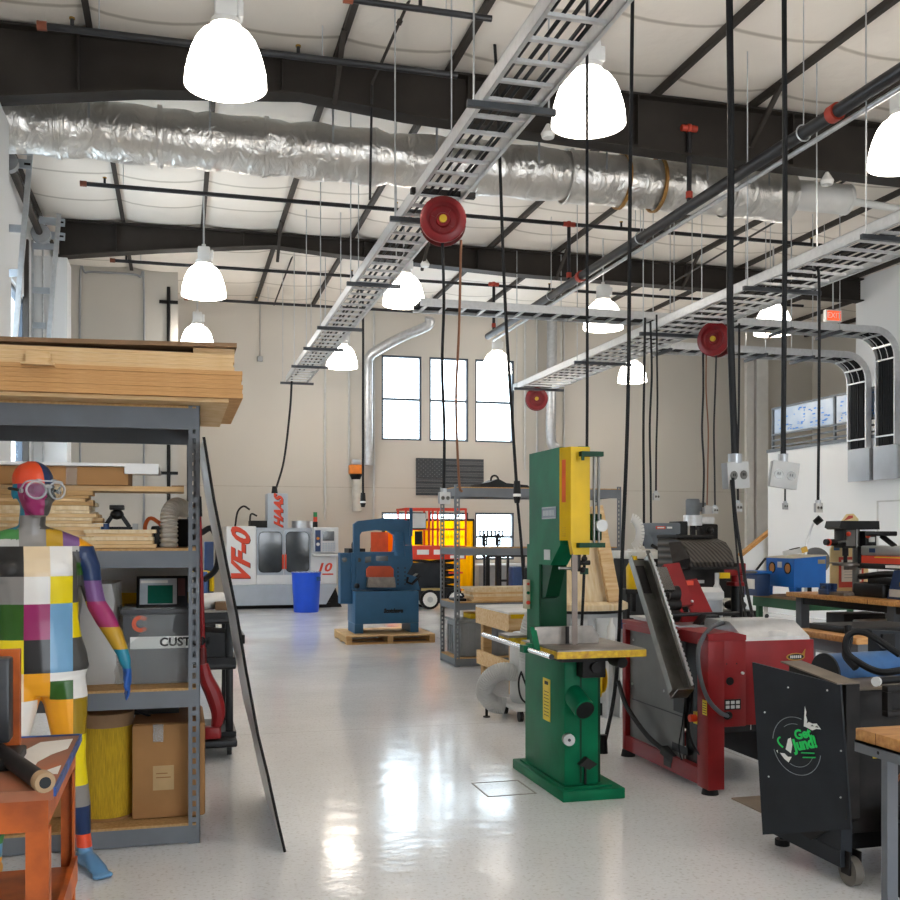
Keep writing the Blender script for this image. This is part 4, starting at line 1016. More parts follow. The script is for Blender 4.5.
# goggles worn by it (a thing of their own)
gm = Matrix.Translation(MH) @ Matrix.Rotation(math.radians(MROT), 4, 'Z') @ HT
go = gm @ Vector((0, -.11, .112))
r = root('safety_goggles', 'clear safety goggles with black strap worn by the painted mannequin', 'goggles', go)
m = MB(gogl); m.M = gm
for s in (-1, 1): m.torus((s * .041, -.116, .112), .036, .005, (s * .25, -1, 0), 24, 8)
m.tube([(-.012, -.124, .125), (0, -.126, .130), (.012, -.124, .125)], .009)
part('frame', m, r)
m = MB(gogl); m.M = gm
m.tube(spline([(-.076, -.055, .118), (-.068, -.10, .150), (0, -.118, .152), (.068, -.10, .150), (.076, -.055, .118)], 5), .0038)
m.cyl((-.08, -.06, .11), (-.07, -.06, .11), .010).cyl((.07, -.06, .11), (.08, -.06, .11), .010).cyl((-.03, -.112, .152), (-.03, -.112, .160), .01).cyl((.03, -.112, .152), (.03, -.112, .160), .01)
part('skirt', m, r)
m = MB(glass); m.M = gm
for s in (-1, 1): m.cyl((s * .040, -.1185, .112), (s * .041, -.1205, .112), .030, n=24)
part('lens', m, r)
m = MB(black); m.M = gm
m.tube(spline([(-.076, -.05, .112), (-.0765, .0, .118), (-.06, .080, .125), (0, .110, .128), (.06, .080, .125), (.0765, .0, .118), (.076, -.05, .112)], 6), .007, 6)
part('strap', m, r)

# ------------------------------------------------------------------ orange bench at the near corner
bx1 = -.285
r = root('workbench', 'battered orange steel bench with paper-patched top at the near corner', 'workbench', (-.7, 3.0, 0))
tops = mat('scraped_bench_top', '#b4643c', .6, scale=5, col2='#7d5a45', detail=6)
bluee = mat('blue_edging', '#2f59a8', .5, scale=14, col2='#1d2b4d')
x0_, y0_, y1_ = -1.4, 2.58, 3.26
top = part('bench_top', MB(tops).box(x0_, bx1, y0_, y1_, .875, .90), r)
part('edging', MB(bluee).box(bx1, bx1 + .006, y0_, y1_, .883, .904).box(x0_, bx1, y1_, y1_ + .006, .883, .904), top, 'chipped blue edging')
pm = MB(paper)
for poly in ([(-.385, 3.17), (-.30, 3.2), (-.30, 3.06), (-.335, 2.99), (-.36, 2.90), (-.36, 2.78), (-.385, 2.76), (-.405, 2.86), (-.40, 2.95), (-.425, 3.02)], [(-.8, 3.2), (-.46, 3.22), (-.47, 3.02), (-.52, 2.98), (-.8, 3.0)], [(-.34, 2.76), (-.295, 2.84), (-.293, 2.74)]):
    pm.prism(poly, 'z', .9005, .902)
part('paper_remains', pm, top)
def leg(x, y, zb): return MB(bench_o).box(x - .052, x, y, y + .006, zb, .80).box(x - .006, x, y + .006, y + .05, zb, .80)
part('leg', leg(bx1 - .012, y0_ + .015, 0), r)
part('leg', MB(bench_o).box(bx1 - .052, bx1 - .012, y1_ - .02, y1_ - .014, 0, .80).box(bx1 - .018, bx1 - .012, y1_ - .05, y1_ - .02, 0, .80), r)
part('leg', MB(bench_o).box(x0_, x0_ + .07, y0_ + .015, y0_ + .085, 0, .875), r); part('leg', MB(bench_o).box(x0_, x0_ + .07, y1_ - .085, y1_ - .015, 0, .875), r)
part('apron', MB(bench_o).box(x0_, bx1 - .012, y0_ + .008, y0_ + .014, .80, .875).box(bx1 - .018, bx1 - .012, y0_ + .014, y1_ - .014, .815, .875).box(x0_, bx1 - .012, y1_ - .014, y1_ - .008, .8, .875), r)
part('lower_shelf', MB(bench_o).box(x0_, bx1 - .02, y0_ + .02, y1_ - .022, .50, .515).box(bx1 - .02, bx1 - .005, y0_ + .02, y1_ - .022, .47, .545).box(x0_, bx1 - .02, y0_ + .0, y0_ + .014, .44, .53), r)
part('drawer_box', MB(darkm).box(x0_ + .1, bx1 - .16, y0_ + .12, y1_ - .1, .72, .80).m(graym).box(x0_ + .1, bx1 - .2, y0_ + .2, y1_ - .15, .56, .60), r)
m = MB(darkm).cyl((-.47, 2.86, .935), (-.365, 2.67, .935), .029, n=20).cyl((-.9, 3.62 - .12, .935), (-.47, 2.86, .935), .029, n=20) if False else MB(darkm).cyl((-.60, 3.30, .9245), (-.305, 2.55, .9245), .0225, n=22)
rr_ = root('steel_tube', 'dark steel tube with tan bushing lying on the orange bench', 'tube', (-.45, 2.9, .902))
part('tube_body', m, rr_)
part('bushing', MB(mat('tan_bushing', '#a98a66', .6)).lathe([(.0135, 0), (.023, 0), (.0255, .008), (.0255, .03), (.0225, .03)], (-.2975, 2.532, .9275), (-.366, .93, 0), 22).m(black).cyl((-.2982, 2.5338, .9275), (-.30, 2.54, .9275), .0145), rr_, 'tan bushing')
r = root('bench_vise', 'dark upright machine tool with brown plate standing on the orange bench', 'machine tool', (-.55, 2.95, .9))
q = [at(-30, 770, 2.9), at(22, 760, 2.9)]
part('base', MB(darkm).box(-.75, -.40, 2.80, 3.0, .902, .93, .005).box(-.72, -.47, 2.83, 2.97, .93, .95), r)
part('upright', MB(mat('upright_black', '#26272b', .4)).box(-.72, -.432, 2.92, 2.99, .95, 1.175, .008).m(darkm).box(-.6, -.47, 2.915, 2.92, .99, 1.13), r)
part('brown_plate', MB(bench_o).box(-.66, -.418, 3.0, 3.03, .905, 1.19), r, 'rust brown plate')
single('cable_loop', MB(rubber).tube(spline([(-.62, 2.9, .915), (-.46, 2.88, .912), (-.425, 2.96, .912), (-.46, 3.06, .912), (-.58, 3.1, .912), (-.7, 3.06, .915)], 8), .009), 'black cable loop lying on the orange bench top', 'cable')

# ------------------------------------------------------------------ leaning sheet, jack, cart, blue lift
prof = [(.486, .002), (.452, .15), (.42, .30), (.408, .36), (.36, .563), (.312, .83), (.306, .86), (.263, 1.13), (.208, 1.411), (.158, 1.668), (.112, 1.96)]
sh = mat('grey_laminate', '#eceeef', .3, .05, var=.06, scale=2.5)
m = MB(sh); t = .008; y0_, y1_ = 4.885, 5.95; vs = []
for y in (y0_ + .004, y1_): 
    for x, z_ in prof: vs.append((x, y, z_))
    for x, z_ in prof[::-1]: vs.append((x + t, y, z_ + .003))
N = len(prof) * 2
m.add(vs, [(i, (i + 1) % N, N + (i + 1) % N, N + i) for i in range(N)] + [tuple(range(N))[::-1], tuple(range(N, 2 * N))])
r = root('leaning_sheet', 'tall thin grey laminate sheet with black edge leaning against the shelf end', 'sheet', (.4, 5.4, 0))
part('sheet_face', m, r)
part('edge_strip', MB(black).tube([(x + .004, y0_, z_) for x, z_ in prof], .007, 6), r, 'black edge strip')
a = .0
r = root('floor_jack', 'red jack with long black gripped handle standing on the cart behind the shelf post', 'jack', (.18, 7.06, .137))
part('handle', MB(red).cyl((.136, 7.06, 1.66), (.165, 7.06, .66), .016).m(redd).cyl((.16, 7.06, .75), (.168, 7.06, .55), .024), r)
part('grip', MB(black).cyl((.130, 7.06, 1.765), (.136, 7.06, 1.63), .023), r)
pp = spline([(.165, 7.06, .64), (.185, 7.06, .54), (.232, 7.06, .43), (.262, 7.06, .31), (.245, 7.06, .20)], 6)
part('frame', MB(red).tube(pp, [.032 + .022 * math.sin(PI * i / (len(pp) - 1)) for i in range(len(pp))], 10).box(.16, .28, 7.0, 7.1, .14, .22, .015), r)
part('hose', MB(rubber).tube(spline([(.15, 7.1, 1.52), (.22, 7.1, 1.55), (.262, 7.1, 1.44), (.25, 7.1, 1.28), (.165, 7.1, 1.2)], 8), .02), r)
r = root('utility_cart', 'black three-shelf utility cart on casters behind the leaning sheet', 'cart', (.05, 7.5, 0))
cx0, cx1, cy0, cy1 = -.55, .385, 7.12, 7.85
for z_ in (.115, .62, .93): part('cart_shelf', MB(black).box(cx0, cx1, cy0 - (.14 if z_ < .2 else 0), cy1, z_ - .03, z_ + .02, .012).box(cx0, cx1, cy0, cy0 + .03, z_, z_ + .05).box(cx1 - .03, cx1, cy0, cy1, z_, z_ + .05), r)
for x in (cx0 + .04, cx1 - .045):
    for y in (cy0 + .05, cy1 - .05):
        part('cart_post', MB(black).box(x - .025, x + .025, y - .03, y + .03, .13, .93, .006), r)
        w = part('caster', MB(black).cyl((x - .015, y, .045), (x + .015, y, .045), .045, n=18), r)
        part('caster_fork', MB(galv).box(x - .024, x - .018, y - .02, y + .02, .04, .09).box(x + .018, x + .024, y - .02, y + .02, .04, .09), w)
a, b = at(199, 655, 7.1), at(233, 655, 7.1)
single('instrument_case', MB(black).prism([(a.x, .672), (b.x, .672), (b.x, .80), (b.x - .03, .83), (a.x, .85)], 'y', 7.16, 7.6).m(graym).box(b.x - .04, b.x - .012, 7.155, 7.16, .70, .76), 'black instrument case on the middle shelf of the utility cart', 'case')
single('roll_of_paper', MB(white).cyl((.12, 7.3, 1.04), (.30, 7.5, 1.04), .058, n=20), 'shiny pale roll lying on top of the utility cart', 'roll')
single('wooden_block', MB(hardb).box(.25, .37, 7.25, 7.4, .985, 1.04, .004), 'small brown block on top of the utility cart', 'block')
r = root('pallet_lift', 'dark blue column lift with yellow hooked handle behind the jack', 'lift', (.35, 14.8, 0))
part('column', MB(navy).box(.36, .49, 14.85, 15.1, .0, 1.42, .015), r)
part('carriage', MB(mat('lift_blue', '#2d5590', .4)).box(.25, .40, 14.7, 14.85, .35, 1.0, .01), r)
part('handle', MB(yellow).tube(spline([(.2, 14.8, .98), (.38, 14.8, .98), (.45, 14.8, .94), (.46, 14.8, .84), (.46, 14.8, .72)], 6), .035), r, 'yellow handle')
part('base', MB(darkm).box(.1, .9, 14.5, 15.3, .0, .12).box(.1, .5, 14.4, 14.8, .0, .3), r)
# ================================================================== FAR AND CENTRE MACHINES
H_ = root('milling_centre', 'white enclosed machining centre with red slanted VF-0 lettering at the back wall', 'machine', (2.1, 22, 0))
Y0 = 21.2
def letter_strip(mb, txt, size, o, sx, shear, bold, right, up):
    mb.m(black).text(txt, size, Vector(o) + Vector((.012, .004, -.012)), right, up, .001, sx, shear, bold)
    mb.m(redlet).text(txt, size, o, right, up, .002, sx, shear, bold)
m = MB(offw).box(.95, 1.55, Y0, 22.9, .50, 1.70, .03); letter_strip(m, 'VF-0', .56, (1.25, Y0 - .004, 1.11), 1.02, .0, .022, (-.0, 0, 1), (-1, 0, 0.5))
part('side_panel', m, H_)
part('lower_skirt', MB(bluegr).prism([(.98, .08), (2.98, .08), (3.22, .5), (.95, .5)], 'y', Y0 + .02, 22.8), H_)
part('front_enclosure', MB(offw).box(1.55, 3.2, Y0 + .03, 22.9, .50, 1.66, .02).m(bluegr).box(1.55, 2.68, Y0 + .012, Y0 + .03, 1.60, 1.67), H_)
for x0, x1 in ((1.56, 2.10), (2.115, 2.655)):
    dd = part('sliding_door', MB(bluegr).box(x0, x1, Y0, Y0 + .03, .70, 1.62, .008), H_)
    cx, cz, hx, hz, rr = (x0 + x1) / 2, 1.17, .225, .405, .09
    poly = [(cx + sx_ * (hx - rr) + rr * math.cos(t), cz + sz * (hz - rr) + rr * math.sin(t)) for sx_, sz, b in ((1, 1, 0), (-1, 1, 1), (-1, -1, 2), (1, -1, 3)) for t in [PI / 2 * (b + k / 5) for k in range(6)]]
    big = [(cx + (x - cx) * 1.07, cz + (z_ - cz) * 1.04) for x, z_ in poly]
    w = part('window_gasket', MB(black).prism(big, 'y', Y0 - .006, Y0), dd)
    m = MB(dglass).prism(poly, 'y', Y0 - .012, Y0 - .006)
    part('door_window', m, dd)
    hx_ = 2.085 if x0 < 2 else 2.14
    part('door_handle', MB(redlet).box(hx_ - .018, hx_ + .018, Y0 - .035, Y0, .82, 1.12, .006), dd, 'red door handle')
part('column_cover', MB(bluegr).box(1.80, 2.22, 21.5, 22.1, 1.66, 2.39, .012), H_)
m = MB(black).cyl((1.97, 21.8, 2.39), (1.97, 21.8, 2.55), .07, .05)
part('cable_gland', m, H_)
m = MB(redlet); letter_strip(m, 'HAAS', .27, (2.03, 21.49, 2.03), .95, .0, .014, (0, 0, 1), (-1, 0, .5))
part('column_lettering', m, H_, 'red vertical lettering')
m = MB(darkm).box(1.45, 1.8, 21.6, 22.2, 1.66, 1.82).tube(spline([(1.45, 21.7, 1.66), (1.47, 21.7, 1.95), (1.6, 21.7, 1.92)], 5), .02).tube(spline([(1.15, 21.7, 1.7), (1.2, 21.7, 2.0), (1.32, 21.7, 2.12), (1.45, 21.7, 2.05)], 5), .02)
part('top_hoses', m, H_)
part('tank', MB(galv).cyl((2.55, 21.8, 1.66), (2.55, 21.8, 1.82), .22, n=20), H_)
b_ = part('beacon', MB(black).cyl((2.79, 21.5, 1.66), (2.79, 21.5, 1.80), .05), H_)
part('beacon_red', MB(redlet).cyl((2.79, 21.5, 1.80), (2.79, 21.5, 1.90), .042), b_); part('beacon_green', MB(mat('beacon_green', '#1f8a4a', .3)).cyl((2.79, 21.5, 1.9), (2.79, 21.5, 2.0), .042), b_)
pn = part('control_pendant', MB(lgray).box(2.70, 3.21, Y0 - .16, Y0 - .02, 1.16, 1.68, .012), H_)
part('pendant_screen', MB(dglass).box(2.88, 3.12, Y0 - .167, Y0 - .16, 1.40, 1.60), pn)
m = MB(navy).box(2.73, 2.84, Y0 - .165, Y0 - .16, 1.18, 1.62); m.m(white).cyl((2.785, Y0 - .165, 1.33), (2.785, Y0 - .18, 1.33), .035).m(mat('button_orange', '#e58a2a', .4)).cyl((2.785, Y0 - .165, 1.45), (2.785, Y0 - .18, 1.45), .03)
m.m(bluegr)
for a in range(5):
    for b in range(4): m.box(2.88 + a * .055, 2.92 + a * .055, Y0 - .166, Y0 - .16, 1.19 + b * .045, 1.22 + b * .045)
part('pendant_keypad', m, pn)
part('pendant_shelf', MB(lgray).box(2.68, 3.23, Y0 - .22, Y0, 1.08, 1.13, .01), pn)
m = MB(redlet); m.text('10', .24, (2.93, Y0 + .027, .84), (1, 0, 0), (0, 0, 1), .002, 1.25, .25, .008); m.box(2.90, 3.13, Y0 + .024, Y0 + .03, .69, .72)
part('number_plate', m, H_, 'red number 10')
part('levelling_foot', MB(darkm).box(1.1, 3.1, 21.4, 22.7, 0, .1).prism([(3.0, 0), (3.35, 0), (3.2, .45)], 'y', 21.5, 21.6), H_)
# blue bin
r = root('plastic_drum', 'bright blue round plastic bin standing before the white machining centre', 'bin', (2.45, 20.25, 0))
part('bin_body', MB(binb).lathe([(.01, 0), (.235, 0), (.245, .03), (.285, .74), (.295, .78), (.275, .78), (.27, .70), (.01, .66)], (2.45, 20.25, .002), n=32), r)
part('rim_bag', MB(film).lathe([(.285, .76), (.297, .785), (.285, .80), (.27, .78)], (2.45, 20.25, 0), n=32), r, 'clear bag edge')
part('bin_mark', MB(mat('bin_mark', '#0a3f7a', .5)).box(2.62, 2.70, 20.0, 20.008, .62, .70), r)
# pallet + ironworker
r = root('wooden_pallet', 'wooden pallet under the blue punching machine', 'pallet', (2.87, 14.5, 0))
for k in range(7): y = 13.97 + k * .165; part('deck_board', MB(pine).box(2.24, 3.50, y, y + .13, .105, .125), r)
for x in (2.24, 2.82, 3.42): part('stringer', MB(pine2).box(x, x + .08, 13.97, 15.09, .02, .105), r)
for y in (13.97, 14.45, 14.96): part('bottom_board', MB(pine2).box(2.24, 3.50, y, y + .12, 0, .02), r)
yz = .127
r = root('ironworker', 'blue steel punching and shearing machine standing on the wooden pallet', 'machine', (2.85, 14.5, yz))
Y0 = 14.2
m = MB(blue).box(2.40, 3.32, Y0, 14.85, .26, .72, .012).box(2.40, 2.52, Y0 + .02, 14.8, yz, .26).box(3.20, 3.32, Y0 + .02, 14.8, yz, .26)
m.m(black).text('Scotchman', .078, (2.95, Y0 - .003, .44), (1, 0, 0), (0, 0, 1), .002, .8, .15, .006)
part('base_cabinet', m, r)
def shp(px, py): q = at(px, py, Y0 + .15); return (q.x, q.z)
m = MB(blue).prism([shp(352, 590), shp(352, 553), shp(356, 552), shp(394, 552), shp(397, 547), shp(412, 545), shp(413, 563), shp(407, 574), shp(417, 577), shp(420, 590)], 'y', Y0 + .15, Y0 + .36)
m.m(dglass).prism([shp(365, 563), shp(365, 557), shp(371, 556), shp(371, 562)], 'y', Y0 + .147, Y0 + .15).prism([shp(376, 561), shp(376, 556), shp(388, 556), shp(388, 561)], 'y', Y0 + .147, Y0 + .15)
for k in range(5):
    for px in (398, 405): q = shp(px, 568 + k * 4); m.box(q[0] - .01, q[0] + .01, Y0 + .147, Y0 + .15, q[1] - .01, q[1] + .01)
q = shp(359, 560); m.cyl((q[0], Y0 + .15, q[1]), (q[0], Y0 + .14, q[1]), .03)
part('main_frame', m, r)
part('side_box', MB(blue).prism([shp(341, 604), shp(341, 553), shp(353, 553), shp(353, 604)], 'y', Y0 + .2, Y0 + .42).m(dglass).cyl((shp(345, 560)[0], Y0 + .2, shp(345, 560)[1]), (shp(345, 560)[0], Y0 + .19, shp(345, 560)[1]), .035), r)
m = MB(blue).prism([shp(354, 553), shp(354, 524), shp(358, 521), shp(384, 518), shp(400, 519), shp(411, 521), shp(412, 545), shp(396, 545), shp(394, 535), shp(388, 531), shp(376, 530), shp(362, 532), shp(360, 535), shp(360, 553)], 'y', Y0 + .16, Y0 + .27)
m.bar(at(411, 536, Y0 + .15), at(411, 508, Y0 + .15), .04, .04)
part('c_frame', m, r)
m = MB(blue).cyl(at(399, 556, Y0 + .2), at(399, 532, Y0 + .2), .10, .08).cyl(at(399, 546, Y0 + .12), at(399, 541, Y0 + .12), .07)
part('punch_ram', m, r)
part('guard_flap', MB(mat('guard_orange', '#c24a1e', .45)).prism([shp(366, 577), shp(366, 569), shp(369, 566), shp(390, 566), shp(393, 569), shp(393, 577)], 'y', Y0 + .11, Y0 + .15).m(cast).prism([shp(366, 587), shp(367, 577), shp(393, 577), shp(394, 587)], 'y', Y0 + .02, Y0 + .15), r, 'orange shear guard')
part('left_lever', MB(blue).bar(at(357, 590, Y0 + .1), at(357, 556, Y0 + .1), .03, .03).m(black).ball(at(357, 586, Y0 + .08), .04), r)
m = MB(black).prism([shp(416, 604), shp(416, 578), shp(421, 574), shp(421, 604)], 'y', Y0 + .3, Y0 + .5); m.tube([at(408, 577, Y0 + .1), at(407, 582, Y0 + .1), at(412, 584, Y0 + .1), at(420, 576, Y0 + .1)], .02)
part('side_tray', m, r)
m = MB(darkm).box(2.36, 2.6, 14.5, 14.9, 1.24, 1.32).torus((2.45, 14.7, 1.36), .04, .012, (1, 0, 0))
part('hydraulic_top', m, r)
# scissor lift
r = root('scissor_lift', 'orange and black scissor lift with railed platform parked before the yellow curtain', 'scissor lift', (5.05, 20.6, 0))
Y0 = 20.3
def s2(px, py): q = at(px, py, Y0); return (q.x, q.z)
x0, x1 = s2(405, 0)[0], s2(466, 0)[0]
pl = part('platform', MB(orr).box(x0, x1, Y0, 21.1, 1.02, 1.30, .01).m(whlet).box(x0 + .25, x0 + .5, Y0 - .004, Y0, 1.12, 1.22).box(x0 + .6, x0 + .76, Y0 - .004, Y0, 1.12, 1.22).box(x0 + .95, x0 + 1.25, Y0 - .004, Y0, 1.04, 1.10), r)
for y in (Y0 + .02, 21.08):
    for px in (406, 433, 438, 466): q = s2(px, 0)[0]; part('rail_post', MB(orr).box(q - .018, q + .018, y - .018, y + .018, 1.3, 2.06), r)
    part('top_rail', MB(orr).box(x0, x1, y - .02, y + .02, 2.03, 2.075).box(x0, x1, y - .018, y + .018, 1.62, 1.655), r)
for x in (x0, x1): part('end_rail', MB(orr).box(x - .02, x + .02, Y0, 21.08, 2.03, 2.07).box(x - .018, x + .018, Y0, 21.08, 1.62, 1.65), r)
m = MB(darkm)
for k in range(4):
    za, zb = .42 + k * .15, .42 + (k + 1) * .15; xa, xb = x0 + .15, x1 - .1
    if k % 2: xa, xb = xb, xa
    for y in (Y0 + .15, 20.9): m.bar((xa, y, za), (xb, y, zb), .06, .09, (0, 1, 0)).bar((xb, y + .08, za), (xa, y + .08, zb), .06, .09, (0, 1, 0))
part('scissor_arms', m, r)
m = MB(slate).box(x0 + .35, x1 - .1, Y0 + .05, 21.0, .16, .44, .02).box(x0 - .0, x0 + .85, Y0 + .1, 20.8, .44, .95, .01); m.m(mat('hazard_tan', '#c0a66a', .5)).box(x0 + .35, x0 + .75, Y0 + .045, Y0 + .05, .38, .43)
m.m(redlet).box(x0 + .95, x0 + 1.25, Y0 + .1, Y0 + .13, .72, .76).box(x0 + .95, x0 + 1.22, Y0 + .1, Y0 + .13, .36, .42)
part('chassis', m, r)
for x in (x0 + .52, x1 - .22):
    for y in (Y0 - .02, 20.95): part('wheel', MB(rubber).cyl((x, y, .2), (x, y + .12, .2), .2, n=22).m(white).cyl((x, y - .01, .2), (x, y, .2), .15, n=18).m(lgray).cyl((x, y - .02, .2), (x, y - .01, .2), .06), r)
part('control_box', MB(lgray).box(x0 + .15, x0 + .42, Y0 - .05, Y0 - .01, 1.66, 1.96).m(darkm).box(x0 + .13, x0 + .44, Y0 - .01, Y0 + .0, 1.64, 1.98), r)
part('tool_pouch', MB(black).box(x0 + .2, x0 + .36, Y0 - .03, Y0, 1.32, 1.6), r)
# welding curtain
r = root('welding_curtain', 'bright yellow-orange see-through welding curtain standing before the back windows', 'curtain', (5.8, 22.4, 0))
m = MB(orsc); n_ = 60; vs = []
for k in range(n_ + 1): x = 4.45 + 2.05 * k / n_; vs += [(x, 22.4 + .03 * math.sin(k * 1.1), .25), (x, 22.4 + .03 * math.sin(k * 1.1), 1.84)]
m.add(vs, [(2 * k, 2 * k + 2, 2 * k + 3, 2 * k + 1) for k in range(n_)]); part('curtain_sheet', m, r)
part('curtain_frame', MB(darkm).box(4.42, 6.53, 22.38, 22.42, 1.84, 1.89).box(6.5, 6.54, 22.38, 22.42, 0, 1.86).box(4.42, 4.46, 22.38, 22.42, 0, 1.86).box(6.3, 6.7, 22.2, 22.6, 0, .03).box(4.3, 4.6, 22.2, 22.6, 0, .03), r)
r = root('orange_panel', 'rust-orange square panel with pale arrow mark seen through the blue punching machine', 'panel', (3.9, 21.5, 0))
a, b = at(371, 533, 21.5), at(388, 562, 21.5)
m = MB(mat('panel_orange', '#d2501e', .5)).box(a.x, b.x, 21.5, 21.54, b.z, a.z + .02); m.m(paper).bar(((a.x + b.x) / 2, 21.495, 1.05), ((a.x + b.x) / 2 + .12, 21.495, 1.12), .02, .01)
part('panel_board', m, r); part('stand', MB(darkm).box(a.x, a.x + .04, 21.54, 21.58, 0, b.z + .3).box(b.x - .04, b.x, 21.54, 21.58, 0, b.z + .3).box(a.x, b.x, 21.4, 21.7, 0, .03), r)
a, b = at(387, 532, 22.3), at(396, 563, 22.3)
single('yellow_screen', MB(orsc).box(a.x, b.x, 22.3, 22.31, 0.0, a.z + .05), 'yellow see-through screen edge behind the rust-orange panel', 'screen')
# centre shelf
rack('industrial_shelf', 'grey slotted steel shelf in the middle of the hall behind the green bandsaw', 3.07, 5.13, 11.3, 12.0, (.10, .74, 1.37, 2.065), 2.09, 0, True, DK)
single('drone_case', MB(black).prism([(3.40, 2.067), (4.02, 2.067), (3.98, 2.10), (3.72, 2.12), (3.62, 2.17), (3.52, 2.13), (3.40, 2.11)], 'y', 11.4, 11.8).torus((3.62, 11.55, 2.17), .045, .012, (0, 1, 0)), 'flat black cased tool with handle on top of the centre shelf', 'case')
bz = .742
for k in range(6):
    o_ = R.uniform(-.03, .03)
    single('wood_offcut', MB(R.choice((mdf2, ply, pine))).box(3.28 + o_, 4.35 + o_, 11.34 + .01 * k, 11.75, bz + .0005, bz + .026), 'pale flat board in the stack on the middle level of the centre shelf', 'board', 'flat boards on the centre shelf'); bz += .0265
single('black_tool_pile', MB(black).box(3.10, 3.24, 11.42, 11.7, .742, .775, .01).box(3.14, 3.22, 11.5, 11.6, .775, .80), 'flat black tool lying beside the pale board stack on the centre shelf', 'tool')
r = root('storage_tote', 'grey ribbed plastic tote on the lowest level of the centre shelf', 'tote', (3.45, 11.65, .102))
tb = mat('tote_light_grey', '#7f8285', .5)
m = MB(tb).box(3.14, 3.80, 11.36, 11.95, .102, .50, .02)
for k in range(7): m.box(3.15 + k * .09, 3.17 + k * .09, 11.348, 11.36, .13, .45)
for k in range(6): m.box(3.13, 3.14, 11.4 + k * .09, 11.42 + k * .09, .13, .45)
part('tote_body', m, r); part('tote_lid', MB(tb).box(3.12, 3.82, 11.34, 11.97, .50, .535, .01), r)
single('yellow_carton', MB(yellow).box(3.28, 3.62, 11.4, 11.7, .538, .60, .005), 'flat yellow box on the grey ribbed tote', 'box')
# black stands and brackets by the lower windows
r = root('steel_stand', 'black tubular steel stand frame before the lower window', 'stand', (7.2, 21.6, 0))
for x in (6.72, 6.98, 7.55, 7.74):
    for y in (21.3, 21.9): part('leg', MB(black).box(x - .025, x + .025, y - .025, y + .025, 0, 1.08), r)
part('top_frame', MB(black).box(6.7, 7.76, 21.28, 21.33, 1.04, 1.09).box(6.7, 7.76, 21.87, 21.92, 1.04, 1.09).box(6.7, 7.76, 21.28, 21.33, .5, .55), r)
for cz, lb in ((1.66, 'upper'), (1.20, 'lower')):
    a = at(482, 530, 19.5)
    m = MB(slate)
    def plate(xa, xb, za, zb):
        nx = max(1, round((xb - xa) / .085)); nz = max(1, round((zb - za) / .085)); dx, dz_ = (xb - xa) / nx, (zb - za) / nz
        for i in range(nx + 1): m.box(xa + i * dx - .014, xa + i * dx + .014, 19.5, 19.53, za - .014, zb + .014)
        for j in range(nz + 1): m.box(xa, xb, 19.502, 19.528, za + j * dz_ - .014, za + j * dz_ + .014)
    if cz > 1.5:
        plate(5.81, 6.29, 1.50, 1.60); plate(5.87, 5.95, 1.32, 1.50); plate(6.15, 6.23, 1.32, 1.50)
    else:
        plate(6.05, 6.45, 1.08, 1.16); plate(6.08, 6.16, 1.16, 1.24); plate(6.36, 6.44, 1.16, 1.24)
    m.box(5.89, 5.93, 19.53, 19.56, .0, 1.55).box(6.17, 6.21, 19.53, 19.56, 0, 1.55).box(5.8, 6.3, 19.4, 19.7, 0, .02)
    if cz < 1.5:
        continue
    single('perforated_bracket', m, 'dark perforated steel bracket on a stand before the lower window', 'bracket')
m = MB(darkm)
a = 6.05
for i in range(6): m.box(5.78 + i * .09 - .014, 5.78 + i * .09 + .014, 19.2, 19.23, 1.08, 1.26)
for j in range(3): m.box(5.766, 6.244, 19.202, 19.228, 1.08 + j * .08, 1.105 + j * .08)
m.box(5.85, 5.89, 19.23, 19.26, 0, 1.1).box(6.13, 6.17, 19.23, 19.26, 0, 1.1).box(5.75, 6.25, 19.1, 19.35, 0, .02)
single('perforated_bracket', m, 'low dark perforated plate on short legs under the taller perforated bracket', 'bracket')
r = root('side_counter', 'grey counter cabinet under the third lower window', 'cabinet', (7.4, 22.9, 0))
part('cabinet_body', MB(graym).box(6.75, 9.4, 22.75, 23.4, 0, .80), r); part('counter_top', MB(lgray).box(6.7, 9.45, 22.7, 23.45, .80, .84), r)
a = at(519, 585, 18.5)
r = root('blue_bag', 'dark blue and black equipment bag on a low stand behind the shelf', 'bag', (a.x, 18.5, 0))
part('bag_body', MB(navy).box(a.x - .16, a.x + .04, 18.4, 18.7, .45, .92, .04).m(black).box(a.x + .04, a.x + .2, 18.4, 18.7, .45, .9, .05), r)
part('stand', MB(black).box(a.x - .2, a.x + .22, 18.4, 18.75, 0, .45), r)
# wooden workbench
r = root('wooden_workbench', 'small pine workbench with pale top and yellow strip beside the grey centre shelf', 'workbench', (3.4, 9.6, 0))
x0, x1, y0, y1 = 2.99, 3.75, 9.1, 10.2
tp_ = part('bench_top', MB(mat('bench_white_top', '#d9d8d4', .35)).box(x0, x1, y0, y1, .765, .785, .003), r)
part('yellow_strip', MB(yellow).box(x0 + .02, x1, y0 - .004, y0, .725, .765), tp_, 'yellow strip')
part('apron', MB(pine).box(x0, x1, y0, y0 + .04, .62, .765).box(x0, x0 + .04, y0 + .04, y1, .60, .765).box(x0, x1, y1 - .04, y1, .62, .765), r)
for x in (x0 + .045, x1 - .10):
    for y in (y0 + .045, y1 - .13): part('leg', MB(pine2).box(x, x + .09, y, y + .09, 0, .62), r)
part('stretcher', MB(pine).box(x0 + .01, x0 + .045, y0, y1, .18, .32).box(x0, x1, y0 + .01, y0 + .045, .20, .32), r)
single('black_goggles', MB(black).torus((3.40, 9.35, .80), .075, .012, (0, .2, 1), 20, 6).box(3.36, 3.44, 9.26, 9.3, .787, .82, .01), 'black headset-like ring lying on the pine workbench', 'tool')
